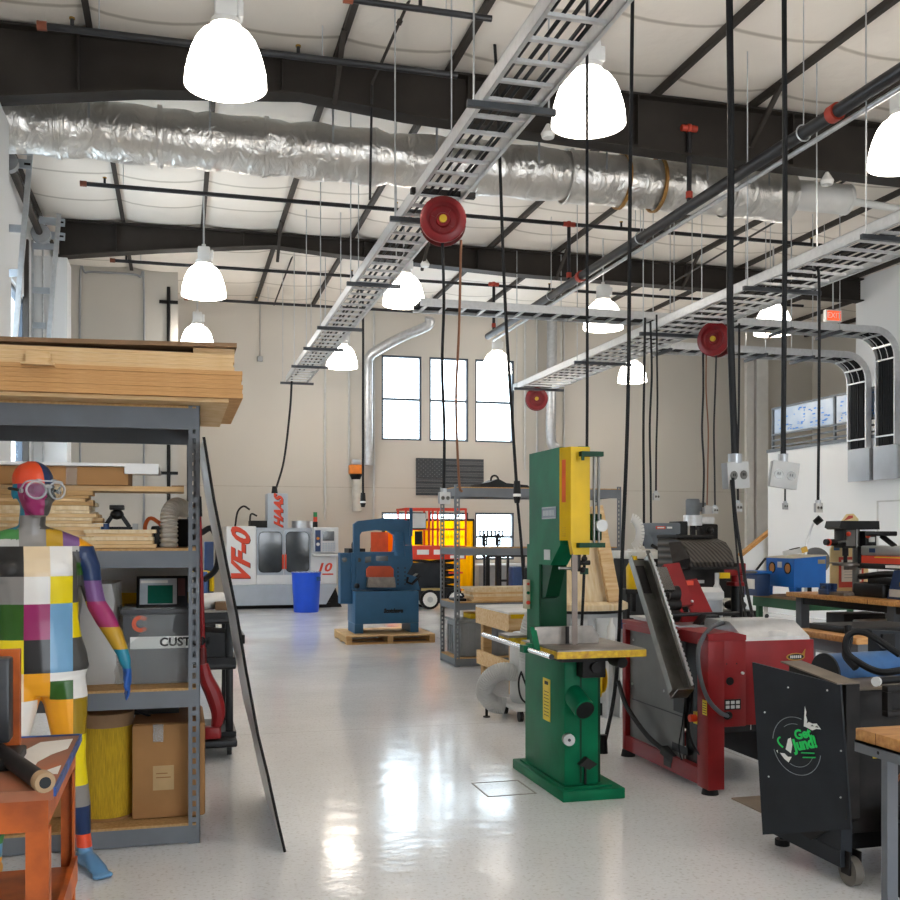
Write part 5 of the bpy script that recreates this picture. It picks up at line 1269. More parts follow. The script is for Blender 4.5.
# dust collector
c = Vector((2.87, 8.02, 0))
r = root('dust_collector', 'pale grey dust collector with wide ribbed hose standing behind the bandsaw', 'dust collector', c)
part('drum', MB(lgray).lathe([(.01, .13), (.20, .13), (.215, .16), (.215, .62), (.19, .70), (.01, .72)], c, n=28), r)
part('base', MB(lgray).box(c.x - .26, c.x + .22, c.y - .25, c.y + .25, .09, .13, .01), r)
for dx, dy in ((-.2, -.2), (.17, -.2), (-.2, .2), (.17, .2)): part('caster', MB(black).cyl((c.x + dx - .015, c.y + dy, .045), (c.x + dx + .015, c.y + dy, .045), .045), r)
def rib(pts, rad, n=16): 
    P = spline(pts, n); return MB(hoseg).tube(P, [rad * (1.0 if i % 2 else .93) for i in range(len(P))], 16)
part('hose', rib([(2.75, 7.85, .40), (2.69, 7.72, .52), (2.68, 7.66, .68), (2.70, 7.62, .84), (2.79, 7.58, .98), (2.88, 7.54, 1.04)], .075), r, 'wide ribbed hose')
part('elbow_hose', rib([(2.72, 7.98, .36), (2.58, 8.0, .39), (2.48, 8.05, .33), (2.45, 8.1, .21), (2.52, 8.1, .115), (2.62, 8.08, .09)], .075), r, 'smooth grey elbow hose')
part('power_cord', MB(rubber).tube(spline([(2.71, 7.78, .5), (2.64, 7.77, .35), (2.66, 7.77, .2), (2.74, 7.76, .16), (2.66, 7.76, .40)], 8), .008), r)
for px, py in ((491, 680), (505, 695)):
    pass
part('floor_leg', MB(darkm).cyl((2.47, 8.1, 0), (2.47, 8.1, .1), .012).cyl((2.47, 8.1, 0), (2.47, 8.1, .01), .03), r)
# barrel and plywood horn
c = Vector((3.46, 8.45, 0))
r = root('metal_drum', 'grey steel drum with clamped lid ring and small label behind the bandsaw table', 'drum', c)
m = MB(mat('drum_grey', '#adafaf', .4, .2)).lathe([(.01, 0), (.35, 0), (.355, .02), (.355, .27), (.365, .29), (.355, .31), (.355, .56), (.365, .58), (.355, .60), (.355, .86), (.01, .86)], c, n=40); part('drum_body', m, r)
part('lid_ring', MB(darkm).torus((c.x, c.y, .845), .362, .012, n=40, k=6), r)
m = MB(lgray).box(c.x - .24, c.x - .10, c.y - .375, c.y - .33, .60, .80, .005).box(c.x - .02, c.x + .18, c.y - .372, c.y - .33, .62, .80, .004); m.m(navy).box(c.x + .21, c.x + .29, c.y - .32, c.y - .29, .70, .78)
part('control_panel', m, r)
r = root('plywood_hood', 'curved pale plywood hood with tall leaning board on top of the steel drum', 'hood', (c.x, c.y, .862))
part('ring_base', MB(ply).lathe([(.30, .0), (.40, .0), (.40, .05), (.36, .07), (.30, .07)], (c.x, c.y, .862), n=40), r)
part('hood_shell', MB(ply).lathe([(.30, .07), (.28, .14), (.23, .26), (.185, .42), (.16, .60), (.14, .60), (.17, .42), (.22, .25), (.27, .13), (.285, .07)], (c.x - .02, c.y + .02, .862), n=32), r)
part('tall_board', MB(pine).bar((3.62, 8.12, .935), (3.53, 8.3, 1.76), .045, .11, (1, 0, 0)), r)
single('spray_bottle', MB(white).lathe([(.01, 0), (.032, 0), (.034, .14), (.015, .18), (.012, .22), (.01, .22)], (3.47, 7.84, .6), n=16).m(lgray).box(3.38, 3.56, 7.76, 7.95, .56, .60).box(3.40, 3.42, 7.78, 7.93, 0, .56).box(3.52, 3.54, 7.78, 7.93, 0, .56), 'small white bottle on a stand in front of the steel drum', 'bottle')

# ------------------------------------------------------------------ BANDSAW
B = root('bandsaw', 'large green and yellow vertical bandsaw standing in the middle of the aisle', 'bandsaw', (2.28, 5.8, 0))
part('base_plate', MB(green).box(2.09, 2.47, 5.385, 6.28, 0, .062, .006).box(2.115, 2.41, 5.43, 6.20, .062, .075), B)
lc = MB(green).box(2.125, 2.335, 5.455, 6.14, .075, .86, .010); lc.m(dgreen).box(2.335, 2.365, 5.50, 6.1, .075, .82)
lc.m(dgreen).box(2.22, 2.23, 5.452, 5.456, .09, .82)
part('lower_cabinet', lc, B)
m = MB(stick).box(2.122, 2.125, 5.68, 5.80, .40, .65); m.m(darkm).box(2.121, 2.122, 5.71, 5.77, .615, .635)
for k in range(8): m.box(2.1215, 2.122, 5.70, 5.78, .43 + k * .02, .434 + k * .02)
part('warning_plate', m, B, 'yellow instruction plate')
part('dust_port', MB(green).cyl((2.19, 5.50, .60), (2.20, 5.33, .525), .062, n=22).m(black).cyl((2.20, 5.335, .528), (2.2005, 5.328, .525), .054, n=22), B)
part('chrome_knob', MB(steel).cyl((2.145, 5.455, .345), (2.14, 5.415, .345), .034, n=20).m(black).cyl((2.14, 5.4148, .345), (2.14, 5.413, .345), .009), B)
part('latch_flap', MB(darkm).prism([(2.20, .20), (2.25, .24), (2.31, .20), (2.26, .17)], 'y', 5.41, 5.455).box(2.245, 2.255, 5.44, 5.455, .08, .19), B)
part('motor_box', MB(darkm).box(2.20, 2.34, 5.36, 5.46, .70, .86, .006).cyl((2.27, 5.36, .76), (2.27, 5.33, .76), .03), B)
part('column', MB(dgreen).box(2.10, 2.27, 5.78, 6.03, .86, 1.45, .006).m(green).box(2.098, 2.11, 5.80, 6.02, .86, 1.45), B)
m = MB(green).prism([(5.44, 1.45), (5.44, 2.005), (5.97, 2.005), (5.97, 1.33), (5.60, 1.33)], 'x', 2.095, 2.20)
m.m(dgreen).prism([(5.60, 1.335), (5.80, 1.335), (5.80, 1.12), (5.72, 1.14)], 'x', 2.11, 2.195)
m.m(green).box(2.20, 2.262, 5.42, 5.97, 1.50, 2.01)
part('wheel_housing', m, B)
m = MB(mat('name_plate', '#4d5157', .35, .6)).box(2.0925, 2.095, 5.50, 5.74, 1.60, 1.67); m.m(steel)
m.box(2.0915, 2.0926, 5.505, 5.735, 1.602, 1.607).box(2.0915, 2.0926, 5.505, 5.735, 1.663, 1.668)
for k in range(8): m.box(2.0915, 2.0926, 5.53 + k * .024, 5.546 + k * .024, 1.618, 1.650)
part('maker_plate', m, B, 'small embossed metal plate')
part('grey_sticker', MB(lgray).box(2.092, 2.095, 5.60, 5.70, 1.36, 1.42), B, 'plain grey sticker')
m = MB(yellow).prism([(2.090, 5.44), (2.121, 5.345), (2.236, 5.345), (2.236, 5.40), (2.13, 5.44)], 'z', 1.475, 2.0)
m.prism([(2.121, 1.475), (2.135, 1.395), (2.232, 1.395), (2.236, 1.475)], 'y', 5.345, 5.39)
m.m(mat('warning_red', '#e2622a', .5)).bar((2.0965, 5.418, 1.81), (2.1065, 5.387, 1.81), .002, .24).m(yelw)
for k in range(5): m.bar((2.0965, 5.418, 1.50 + k * .012), (2.1065, 5.387, 1.50 + k * .012), .002, .004)
part('blade_guard_door', m, B, 'yellow guard door with orange warning strip')
part('guide_bracket', MB(dgreen).box(2.17, 2.30, 5.30, 5.345, 1.945, 1.972).box(2.165, 2.18, 5.29, 5.30, 1.92, 1.965), B)
part('guide_bracket', MB(dgreen).box(2.155, 2.31, 5.30, 5.345, 1.435, 1.462), B)
part('guide_rods', MB(steel).cyl((2.252, 5.325, 1.46), (2.252, 5.325, 1.95), .008).cyl((2.280, 5.325, 1.46), (2.280, 5.325, 1.95), .008), B)
part('guide_block', MB(dgreen).box(2.24, 2.305, 5.335, 5.44, 1.475, 1.625, .006), B)
part('guide_knob', MB(lgray).cyl((2.292, 5.30, 1.558), (2.292, 5.335, 1.558), .034, n=20), B, 'pale knob')
m = MB(darkm).box(2.145, 2.185, 5.355, 5.40, 1.30, 1.40).cyl((2.185, 5.36, 1.35), (2.24, 5.36, 1.35), .014).ball((2.20, 5.34, 1.372), .018).ball((2.19, 5.34, 1.31), .017); m.m(steel).cyl((2.06, 5.37, 1.32), (2.145, 5.37, 1.318), .009).m(dgreen).box(2.19, 2.225, 5.34, 5.38, 1.285, 1.32)
part('guide_head', m, B)
part('blade', MB(mat('saw_blade', '#6f6259', .4, .6)).box(2.130, 2.162, 5.346, 5.353, .89, 1.40), B)
tb = part('table', MB(cast).box(1.965, 2.475, 5.14, 5.74, .865, .885, .002), B)
m = MB(yelw).box(1.965, 2.475, 5.135, 5.145, .84, .878).box(1.96, 1.97, 5.135, 5.74, .84, .878).box(2.47, 2.48, 5.135, 5.74, .84, .878)
part('table_edge', m, tb, 'worn yellow table edge')
part('trunnion', MB(darkm).box(2.05, 2.40, 5.3, 5.65, .80, .865).cyl((2.37, 5.3, .82), (2.37, 5.2, .80), .05, .03), B)
m = MB(cast).prism([(1.95, .886), (2.34, .886), (2.34, .93), (2.30, .985), (1.95, .985)], 'y', 5.46, 5.485); m.m(darkm).box(2.135, 2.155, 5.455, 5.46, .886, .985)
part('fence', m, B)
m = MB(green).bar((1.90, 5.45, .87), (1.965, 5.45, .87), .05, .05).prism([(5.39, .85), (5.46, .85), (5.50, .985), (5.47, .985)], 'x', 1.925, 1.96).box(1.87, 1.92, 5.42, 5.49, .845, .885)
part('fence_bracket', m, B)
part('fence_rail', MB(chrome).cyl((1.895, 5.05, .865), (1.895, 6.3, .865), .014, n=14).m(black).cyl((1.895, 5.046, .865), (1.895, 5.05, .865), .0145), B)
part('rear_table_rest', MB(yelw).box(1.97, 2.09, 6.0, 6.2, .83, .87).m(cast).box(1.97, 2.09, 6.0, 6.2, .87, .885), B)
m = MB(mat('control_beige', '#d8cdb4', .45)).box(2.07, 2.10, 5.96, 6.02, 1.05, 1.23, .004); m.m(redlet).cyl((2.083, 5.96, 1.09), (2.083, 5.95, 1.09), .012).cyl((2.083, 5.96, 1.205), (2.083, 5.95, 1.205), .008).m(green).cyl((2.083, 5.96, 1.15), (2.083, 5.95, 1.15), .010)
part('control_box', m, B, 'beige switch box')
part('wheel_guard', MB(yellow).cyl((2.42, 5.62, .66), (2.36, 5.64, .66), .115, n=24).cyl((2.42, 5.62, .66), (2.425, 5.62, .66), .09, n=24).m(darkm).box(2.33, 2.40, 5.55, 5.65, .45, .52), B, 'yellow wheel guard')
# floor hatch outline beside the saw
single('floor_hatch', MB(mat('hatch_edge', '#8f8b86', .5)).box(1.72, 2.02, 5.62, 5.63, 0, .002).box(1.72, 2.02, 5.95, 5.96, 0, .002).box(1.72, 1.73, 5.62, 5.96, 0, .002).box(2.01, 2.02, 5.62, 5.96, 0, .002), 'faint square floor hatch outline beside the bandsaw base', 'floor hatch')
# ================================================================== RIGHT SIDE
# ---- red machine with tilted trough
X0, X1, F0, F1 = 2.945, 3.66, 5.295, 6.47
G = root('red_machine', 'red box-framed shop machine with a tilted steel trough on its side', 'machine', (3.3, 5.9, 0))
fr = MB(red).box(X0, 3.05, F0, F0 + .13, .035, .894, .004).box(X0 + .001, X0 + .05, F0 + .13, F1 - .05, .045, .14).box(X0, X0 + .05, F1 - .05, F1, .045, .90, .004).box(X0 + .001, X0 + .05, F0 + .13, F1 - .05, .865, .904)
fr.box(X0 + .05, X1, F1 - .05, F1, .045, .14)
part('frame', fr, G)
fp = MB(red).box(3.05, 3.19, F0 + .004, F0 + .03, .395, .90, .003).box(3.19, X1, F0 + .03, F0 + .06, .395, .885, .003).box(X1 - .03, X1, F0 + .06, F1 - .1, .395, .88)
fp.m(black).cyl((3.085, F0 + .004, .66), (3.085, F0 - .001, .66), .024, n=20)
fp.m(darkm)
for x in (3.05 + .015, 3.13):
    for z_ in (.50, .76): fp.cyl((x, F0 + .004, z_), (x, F0 + .001, z_), .004, n=8)
fp.m(lgray).cyl((3.165, F0 + .004, .705), (3.165, F0 - .01, .705), .008, n=10)
part('front_panel', fp, G)
m = MB(black).box(3.05, 3.155, F0 - .001, F0 + .004, .495, .555); m.m(lgray)
for a in range(3):
    for b in range(2): m.box(3.057 + a * .033, 3.08 + a * .033, F0 - .003, F0 - .001, .502 + b * .026, .520 + b * .026)
part('rating_plate', m, G, 'black plate with pale squares')
m = MB(stick).box(2.9435, X0, 5.31, 5.36, .465, .55); m.m(darkm)
for k in range(5): m.box(2.943, 2.9435, 5.315, 5.355, .475 + k * .014, .479 + k * .014)
m.m(stick).box(3.36, 3.375, F0 + .028, F0 + .03, .55, .60)
part('caution_label', m, G, 'yellow caution label')
m = MB(brassm); ov = [(3.535 + .062 * math.cos(t), .785 + .022 * math.sin(t)) for t in [2 * PI * k / 28 for k in range(28)]]; m.prism(ov, 'y', F0 + .026, F0 + .03); m.prism([(3.57, .79), (3.60, .83), (3.595, .79)], 'y', F0 + .026, F0 + .03)
m.m(darkm).prism([(3.535 + (x - 3.535) * .85, .785 + (z_ - .785) * .75) for x, z_ in ov], 'y', F0 + .025, F0 + .026); m.m(lgray)
for k in range(6): m.box(3.497 + k * .013, 3.505 + k * .013, F0 + .024, F0 + .025, .777, .793)
part('oval_badge', m, G, 'small oval metal badge')
tp_ = part('top_cover', MB(red).prism([(X0 - .001, .935), (X0 - .001, .895), (3.19, .895), (3.19, .925), (3.10, .945)], 'y', F0 - .001, F0 + .34).box(X0 - .001, 3.10, F0 + .34, F1, .905, .93), G)
part('top_tray', MB(galv).box(3.02, 3.40, 5.78, F1 - .02, .93, .94).m(lgray).box(3.0, 3.25, 6.1, F1, .94, .955), tp_)
m = MB(galv).prism([(F0 + .04, .885), (F0 + .05, .905), (5.50, .985), (5.78, .985), (5.84, .93), (5.84, .885)], 'x', 3.20, X1 - .02); m.m(lgray).ball((3.45, F0 + .1, .91), (.08, .05, .03))
part('steel_hood', m, G, 'shiny sloping steel hood')
part('black_bar', MB(black).box(3.02, 3.50, 5.88, 5.93, .99, 1.01, .004).prism([(3.16, .93), (3.22, 1.0), (3.30, 1.0), (3.34, .93)], 'y', 5.80, 5.9), G)
m = MB(mat('dusty_panel', '#6d6b68', .5, .3, scale=3, var=.15)).box(X0 + .03, X0 + .04, F0 + .36, F1 - .06, .14, .865); m.m(black).box(X0 + .05, X0 + .06, F0 + .13, F0 + .36, .14, .865).box(X0 + .028, X0 + .03, F0 + .3, F0 + .50, .17, .22).box(X0 + .026, X0 + .03, F0 + .36, F1 - .1, .395, .40).box(X0 + .02, X0 + .03, 5.62, 5.76, .42, .56)
m.m(lgray)
for y, z_ in ((F1 - .12, .80), (5.9, .52), (F1 - .1, .50)): m.cyl((X0 + .03, y, z_), (X0 + .024, y, z_), .009, n=8)
part('side_panel', m, G)
m = MB(black).box(3.06, X1, F0 + .10, F0 + .14, .14, .42); m.m(lgray).box(3.33, 3.336, F0 + .098, F0 + .10, .26, .29).box(3.33, 3.336, F0 + .098, F0 + .10, .19, .22)
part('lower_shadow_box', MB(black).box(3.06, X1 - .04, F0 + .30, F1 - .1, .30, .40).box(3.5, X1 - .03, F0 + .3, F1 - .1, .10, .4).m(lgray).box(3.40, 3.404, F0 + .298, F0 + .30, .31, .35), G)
part('maker_emblem', MB(darkm).box(2.943, X0, 5.75, 5.85, .065, .12), G)
part('emergency_stop', MB(stick).box(X0 + .01, X0 + .05, 5.43, 5.49, .39, .46).m(redlet).cyl((X0 + .01, 5.46, .425), (X0 - .03, 5.46, .425), .022, n=16), G, 'yellow and red emergency stop')
for x, y in ((2.99, F0 + .06), (2.97, F1 - .04), (X1 - .05, F0 + .2), (X1 - .05, F1 - .05)): part('levelling_foot', MB(rubber).cyl((x, y, 0), (x, y, .045), .05, .04, n=18), G)
# trough: U channel with toothed edge
A, Bq = Vector((2.872, 6.04, 1.375)), Vector((2.862, 5.44, .575)); d = (Bq - A).normalized(); sx = Vector((1, 0, 0)); up = sx.cross(d).normalized()
if up.y > 0: up = -up
TR = part('tilted_trough', MB(steel).bar(A, Bq, .006, .15, sx) if False else MB(galv), G) if False else None
def slab(mb, u0, u1, v0, v1, t0, t1):
    L = (Bq - A).length; vs = [A + d * (t * L) + sx * u + up * v for t in (t0, t1) for v in (v0, v1) for u in (u0, u1)]
    return mb.add(vs, [(0, 1, 3, 2), (4, 6, 7, 5), (0, 4, 5, 1), (2, 3, 7, 6), (0, 2, 6, 4), (1, 5, 7, 3)])
m = MB(steel); slab(m, -.06, .05, -.055, -.049, 0, 1); slab(m, .044, .05, -.049, .055, 0, 1); slab(m, -.06, -.054, -.049, .0, 0, .97); slab(m, .02, .044, .049, .055, 0, 1); slab(m, -.054, .044, -.049, .05, .992, 1)
m.m(darkm); slab(m, -.04, .03, -.048, -.044, .05, .26)
m.m(alum)
for k in range(26): slab(m, .046, .054, .056, .066, .1 + k * .033, .1 + k * .033 + .018)
slab(m, .034, .046, .056, .07, .03, .98)
TR = part('tilted_trough', m, G, 'bare steel tilted trough')
part('trough_plate', MB(chrome).prism([(6.02, 1.30), (5.90, 1.16), (5.92, 1.14), (6.04, 1.28)], 'x', 2.93, 3.05), G)
m = MB(black); slab(m, -.04, .05, -.085, -.056, .55, .95); part('trough_bracket', m, TR)
# red swing arm
m = MB(red).bar((3.19, 6.24, 1.31), (3.225, 6.10, 1.04), .12, .03, (0, -1, .6)).bar((3.155, 6.26, 1.16), (3.15, 6.05, .93), .02, .13, (1, 0, 0)).bar((3.31, 6.24, 1.20), (3.35, 6.05, .93), .02, .15, (1, 0, 0)).bar((3.16, 6.05, .97), (3.34, 6.05, .97), .05, .06)
m.m(lgray).ball((3.18, 6.09, 1.07), .010).ball((3.27, 6.09, 1.07), .010).m(redlet).box(3.29, 3.34, 6.2, 6.23, 1.17, 1.20)
part('swing_arm', m, G)
m = MB(darkm).cyl((3.02, 6.0, 1.13), (3.12, 6.0, 1.13), .05, n=18).cyl((3.00, 5.98, 1.06), (3.12, 5.98, 1.06), .035, n=16).cyl((3.02, 6.0, .99), (3.12, 6.0, .99), .045, n=16); m.m(steel).cyl((2.99, 6.0, 1.13), (3.03, 6.0, 1.13), .02).torus((3.04, 5.99, 1.13), .04, .006, (1, 0, 0))
part('gear_motor', m, G)
part('grey_hose', MB(mat('hose_grey', '#4c5157', .5)).tube(spline([(3.30, 5.7, .96), (3.14, 5.5, .975), (2.98, 5.36, .95), (2.86, 5.25, .86), (2.84, 5.2, .72), (2.90, 5.22, .58), (3.0, 5.26, .49), (3.06, 5.27, .465)], 8), .013, 10).m(black).cyl((3.05, 5.27, .465), (3.075, 5.29, .465), .022), G)
part('black_hose', MB(rubber).tube(spline([(2.92, 6.48, .50), (2.90, 6.3, .36), (2.92, 6.05, .22), (2.95, 5.85, .15)], 8), .016).m(black).bar((2.95, 5.86, .16), (2.97, 5.74, .12), .05, .05), G)
part('control_cable', MB(rubber).tube(spline([(2.95, 5.48, .62), (2.93, 5.5, .40), (2.93, 5.46, .28), (2.95, 5.4, .22)], 8), .007).tube(spline([(2.94, 5.56, .54), (2.94, 5.6, .36), (2.95, 5.66, .2), (2.96, 5.6, .1)], 8), .004), G)
single('floor_mat', MB(mat('mat_tan', '#8f8172', .8)).box(3.05, 3.62, 4.75, 5.22, 0, .008), 'flat brown floor mat between the red machine and the dark grinder', 'mat')
# ---- dark grinder cabinet with round sticker
Q = root('grinder_cabinet', 'dark slate grinding machine on casters with scraped round green lettered sticker', 'grinding machine', (3.0, 4.1, 0))
def pX(px, py, X):  # point on the plane x = X
    a = (px - 450) / FPX; t = X / (SN + a * CS); return Vector((X, (CS - a * SN) * t, CAMZ - (py - HOR) / FPX * t))
c4 = [Vector((2.555, 4.19, .918)), Vector((2.70, 3.745, .872)), Vector((2.745, 3.735, .262)), Vector((2.60, 4.175, .125))]
nrm = (c4[1] - c4[0]).cross(c4[3] - c4[0]).normalized()
if nrm.x > 0: nrm = -nrm
m = MB(slate); th = .012
vs = [p_ for p_ in c4] + [p_ - nrm * th for p_ in c4]
m.add(vs, [(0, 1, 2, 3), (7, 6, 5, 4), (0, 4, 5, 1), (1, 5, 6, 2), (2, 6, 7, 3), (3, 7, 4, 0)])
def onp(u, v, h=.001):   # u along top edge 0..1, v down 0..1
    a_ = c4[0].lerp(c4[1], u); b_ = c4[3].lerp(c4[2], u); return a_.lerp(b_, v) + nrm * h
m.m(lgray)
for u, v in ((.86, .06), (.12, .28), (.96, .46), (.12, .66), (.92, .78), (.42, .10)): m.ball(onp(u, v), .0042)
cv = part('cover_plate', m, Q)
m = MB(mat('sticker_grey', '#8d9298', .5)); uC, vC = .47, .46; ex = (c4[1] - c4[0]).normalized(); ey = (ex.cross(nrm)).normalized()
if ey.z < 0: ey = -ey
cc = onp(uC, vC, .0015)
def arc(r, a0, a1, w):
    n_ = 26; pts = [cc + ex * math.cos(a) * r + ey * math.sin(a) * r for a in [a0 + (a1 - a0) * k / n_ for k in range(n_ + 1)]]; m.tube(pts, w, 5)
arc(.128, .45 * PI, 1.0 * PI, .0016); arc(.128, 1.12 * PI, 1.98 * PI, .0016); arc(.092, 1.4 * PI, 1.9 * PI, .0014); arc(.098, .5 * PI, .75 * PI, .0014)
m.m(grlet)
t_r = (ex * .93 + ey * .40).normalized(); t_u = (ey * .93 - ex * .40).normalized()
m.text('Get', .058, cc + ex * .03 + ey * .062, t_r, t_u, .001, 1, 0, .002); m.text('Jund!', .07, cc + ex * .045 + ey * .022, t_r, t_u, .001, .9, 0, .003)
m.box(0, 0, 0, 0, 0, 0) if False else None
m.bar(cc + ex * .03 - ey * .022, cc + ex * .095 - ey * .006, .004, .008, nrm); m.bar(cc + ex * .04 - ey * .040, cc + ex * .10 - ey * .024, .004, .010, nrm)
n_ = 12; m.tube([cc + ex * math.cos(a) * .1 + ey * math.sin(a) * .035 for a in [PI * .85 + PI * .4 * k / n_ for k in range(n_ + 1)]], .004, 5)
m.m(whlet)
def shard(pts): 
    P = [cc + ex * a + ey * b for a, b in pts]; m.add([p_ + nrm * .001 for p_ in P], [tuple(range(len(P)))])
shard([(.035, .19), (.045, .165), (.043, .15), (.052, .13), (.05, .115), (.06, .10), (.035, .098)]); shard([(.035, .10), (.06, .125), (.08, .122), (.10, .128), (.125, .108), (.10, .104), (.08, .092)])
shard([(-.055, -.03), (-.045, .02), (-.03, .03), (-.02, .0), (-.025, -.04)]); shard([(-.085, -.055), (-.06, -.05), (-.04, -.06), (-.02, -.055), (-.035, -.085), (-.06, -.075)]); shard([(-.105, -.05), (-.098, -.045), (-.095, -.06)])
m.m(black); shard([(.07, .108), (.078, .118), (.088, .112)]); shard([(.092, .11), (.104, .12), (.112, .112)])
part('round_sticker', m, cv, 'scraped round sticker with green lettering')
bd = MB(darkm).prism([(3.75, .30), (3.75, .871), (4.17, .915), (4.17, .16), (4.0, .14)], 'x', 2.735, 2.80)
bd.box(2.80, 3.65, 3.80, 4.25, .22, .835, .006)
bd.m(mat('dusty_steel_top', '#7b6f62', .55, .3, var=.2)).prism([(3.75, .872), (4.17, .916), (4.17, .922), (3.75, .878)], 'x', 2.69, 2.80).box(2.80, 3.65, 3.795, 4.28, .835, .845)
part('body', bd, Q)
part('base_frame', MB(slate).box(2.74, 2.80, 3.80, 4.40, .08, .15).box(2.745, 2.80, 3.80, 3.98, .10, .34).m(black).box(2.80, 3.5, 3.84, 4.3, .14, .24), Q)
w = part('caster', MB(mat('worn_caster', '#7b756d', .5, .3, var=.2)).cyl((2.775, 3.80, .062), (2.815, 3.80, .062), .062, n=22), Q); part('caster_fork', MB(darkm).box(2.765, 2.772, 3.77, 3.83, .05, .15).box(2.818, 2.825, 3.77, 3.83, .05, .15), w)
w = part('caster', MB(black).cyl((3.40, 3.84, .062), (3.44, 3.84, .062), .062, n=22), Q)
part('levelling_foot', MB(rubber).cyl((2.835, 4.38, 0), (2.835, 4.38, .03), .035).cyl((2.835, 4.38, .03), (2.835, 4.38, .09), .012), Q); part('levelling_foot', MB(rubber).cyl((3.45, 4.3, 0), (3.45, 4.3, .03), .035).cyl((3.45, 4.3, .03), (3.45, 4.3, .15), .012), Q)
mt = part('motor_drum', MB(mat('motor_blue', '#2f639b', .4, scale=14, var=.1)).cyl((2.925, 4.16, .855), (3.30, 4.20, .855), .095, n=30), Q, 'blue drum motor')
part('drum_end', MB(slate).cyl((2.915, 4.159, .855), (2.925, 4.16, .855), .098, n=30), mt)
part('belt_guard', MB(slate).prism([(3.28, .84), (3.28, 1.04), (3.50, 1.025), (3.50, .84)], 'y', 4.30, 4.33).prism([(4.20, .96), (4.30, 1.02), (4.30, .86)], 'x', 3.26, 3.28).m(darkm).box(3.33, 3.40, 4.285, 4.30, .90, 1.02), Q)
part('work_arm', MB(darkm).box(2.87, 3.4, 3.66, 3.70, .845, .87, .004).box(2.87, 2.89, 3.662, 3.698, .765, .845).box(2.87, 3.4, 3.66, 3.70, .74, .765, .004).m(rubber).cyl((2.86, 3.72, .885), (3.3, 3.75, .89), .015), Q)
part('end_washer', MB(lgray).cyl((2.845, 3.705, .885), (2.86, 3.715, .885), .020, n=20), Q, 'pale end cap')
hz_ = spline([at(900, 655, 3.9), at(868, 634, 4.0), at(850, 634, 4.05), at(846, 650, 4.05), at(858, 662, 4.0), at(880, 672, 3.9), at(905, 670, 3.85)], 8)
single('power_cable_loop', MB(rubber).tube(hz_, .016, 8).tube(spline([at(848, 626, 4.1), at(849, 640, 4.08), at(846, 655, 4.06), at(856, 668, 4.0)], 8), .018, 8), 'thick black cable looped over the blue motor of the grinder', 'cable')
single('trash_bin', MB(black).lathe([(.01, 0), (.13, 0), (.16, .32), (.17, .33), (.15, .33), (.12, .03), (.01, .03)], (3.02, 3.62, 0), n=24), 'black round waste bin between the grinder and the butcher block table', 'bin')
single('rusty_hoop', MB(mat('rusty_steel', '#7d4a2c', .6)).torus((2.98, 3.60, .43), .15, .008, (0, 1, .3), 28, 6).m(stick).box(2.90, 3.0, 3.79, 3.797, .54, .58), 'rusty bent hoop hanging above the black waste bin', 'hoop')
# ---- butcher block table, near corner
W = root('butcher_block_table', 'butcher block topped steel table cut off by the picture edge, nearest the camera', 'table', (2.8, 2.5, 0))
part('table_top', MB(oak).box(2.212, 3.4, 1.9, 2.985, .812, .852, .003).m(mat('oak_joint', '#6d4520', .7)).box(2.2115, 2.212, 2.2, 2.203, .812, .852).box(2.2115, 2.212, 2.55, 2.553, .812, .852).box(2.2115, 2.212, 2.75, 2.753, .812, .852).box(2.2115, 2.212, 2.88, 2.883, .812, .852), W)
part('steel_apron', MB(shelfm).box(2.205, 2.215, 1.9, 2.98, .775, .812).box(2.215, 3.4, 2.97, 2.98, .775, .812).box(2.205, 2.235, 1.9, 2.98, .806, .812).m(black).cyl((2.2045, 2.86, .793), (2.205, 2.86, .793), .006), W)
for x, y in ((2.225, 2.84), (3.3, 2.84), (2.225, 1.95), (3.3, 1.95)): part('leg', MB(shelfm).box(x, x + .006, y, y + .03, 0, .775).box(x + .006, x + .04, y, y + .006, 0, .775), W)
# ---- machines beyond the red one
def ribbed():
    m = mat('ribbed_black_metal', '#5a5450', .45, .2, scale=3, var=.2); nt = m.node_tree; p = nt.nodes['Principled BSDF']
    tc = node(nt, 'ShaderNodeTexCoord'); mp = node(nt, 'ShaderNodeMapping'); mp.inputs['Rotation'].default_value = (0, math.radians(35), 0)
    wv = node(nt, 'ShaderNodeTexWave', Scale=9.0); wv.bands_direction = 'X'; nt.links.new(tc.outputs['Object'], mp.inputs['Vector']); nt.links.new(mp.outputs['Vector'], wv.inputs['Vector'])
    rp = node(nt, 'ShaderNodeValToRGB'); rp.color_ramp.elements[0].color = lin('#1d1a18'); rp.color_ramp.elements[1].color = lin('#57504a'); nt.links.new(wv.outputs['Fac'], rp.inputs['Fac']); nt.links.new(rp.outputs['Color'], p.inputs['Base Color'])
    bp = node(nt, 'ShaderNodeBump', Strength=.6, Distance=.01); nt.links.new(wv.outputs['Fac'], bp.inputs['Height']); nt.links.new(bp.outputs['Normal'], p.inputs['Normal']); return m
r = root('hooded_machine', 'black shop machine with a big ribbed sloping hood behind the red machine', 'machine', (4.75, 8.8, 0))
ribm = ribbed()
m = MB(ribm); x0, x1 = 4.54, 4.99
hp = [(8.50, 1.20), (8.48, 1.26), (8.54, 1.36), (8.64, 1.44), (8.80, 1.475), (9.15, 1.475), (9.15, 1.2)]
m.prism(hp, 'x', x0, x1)
m.m(darkm).box(x0 - .01, x1 + .01, 8.47, 8.5, 1.19, 1.215)
part('ribbed_hood', m, r)
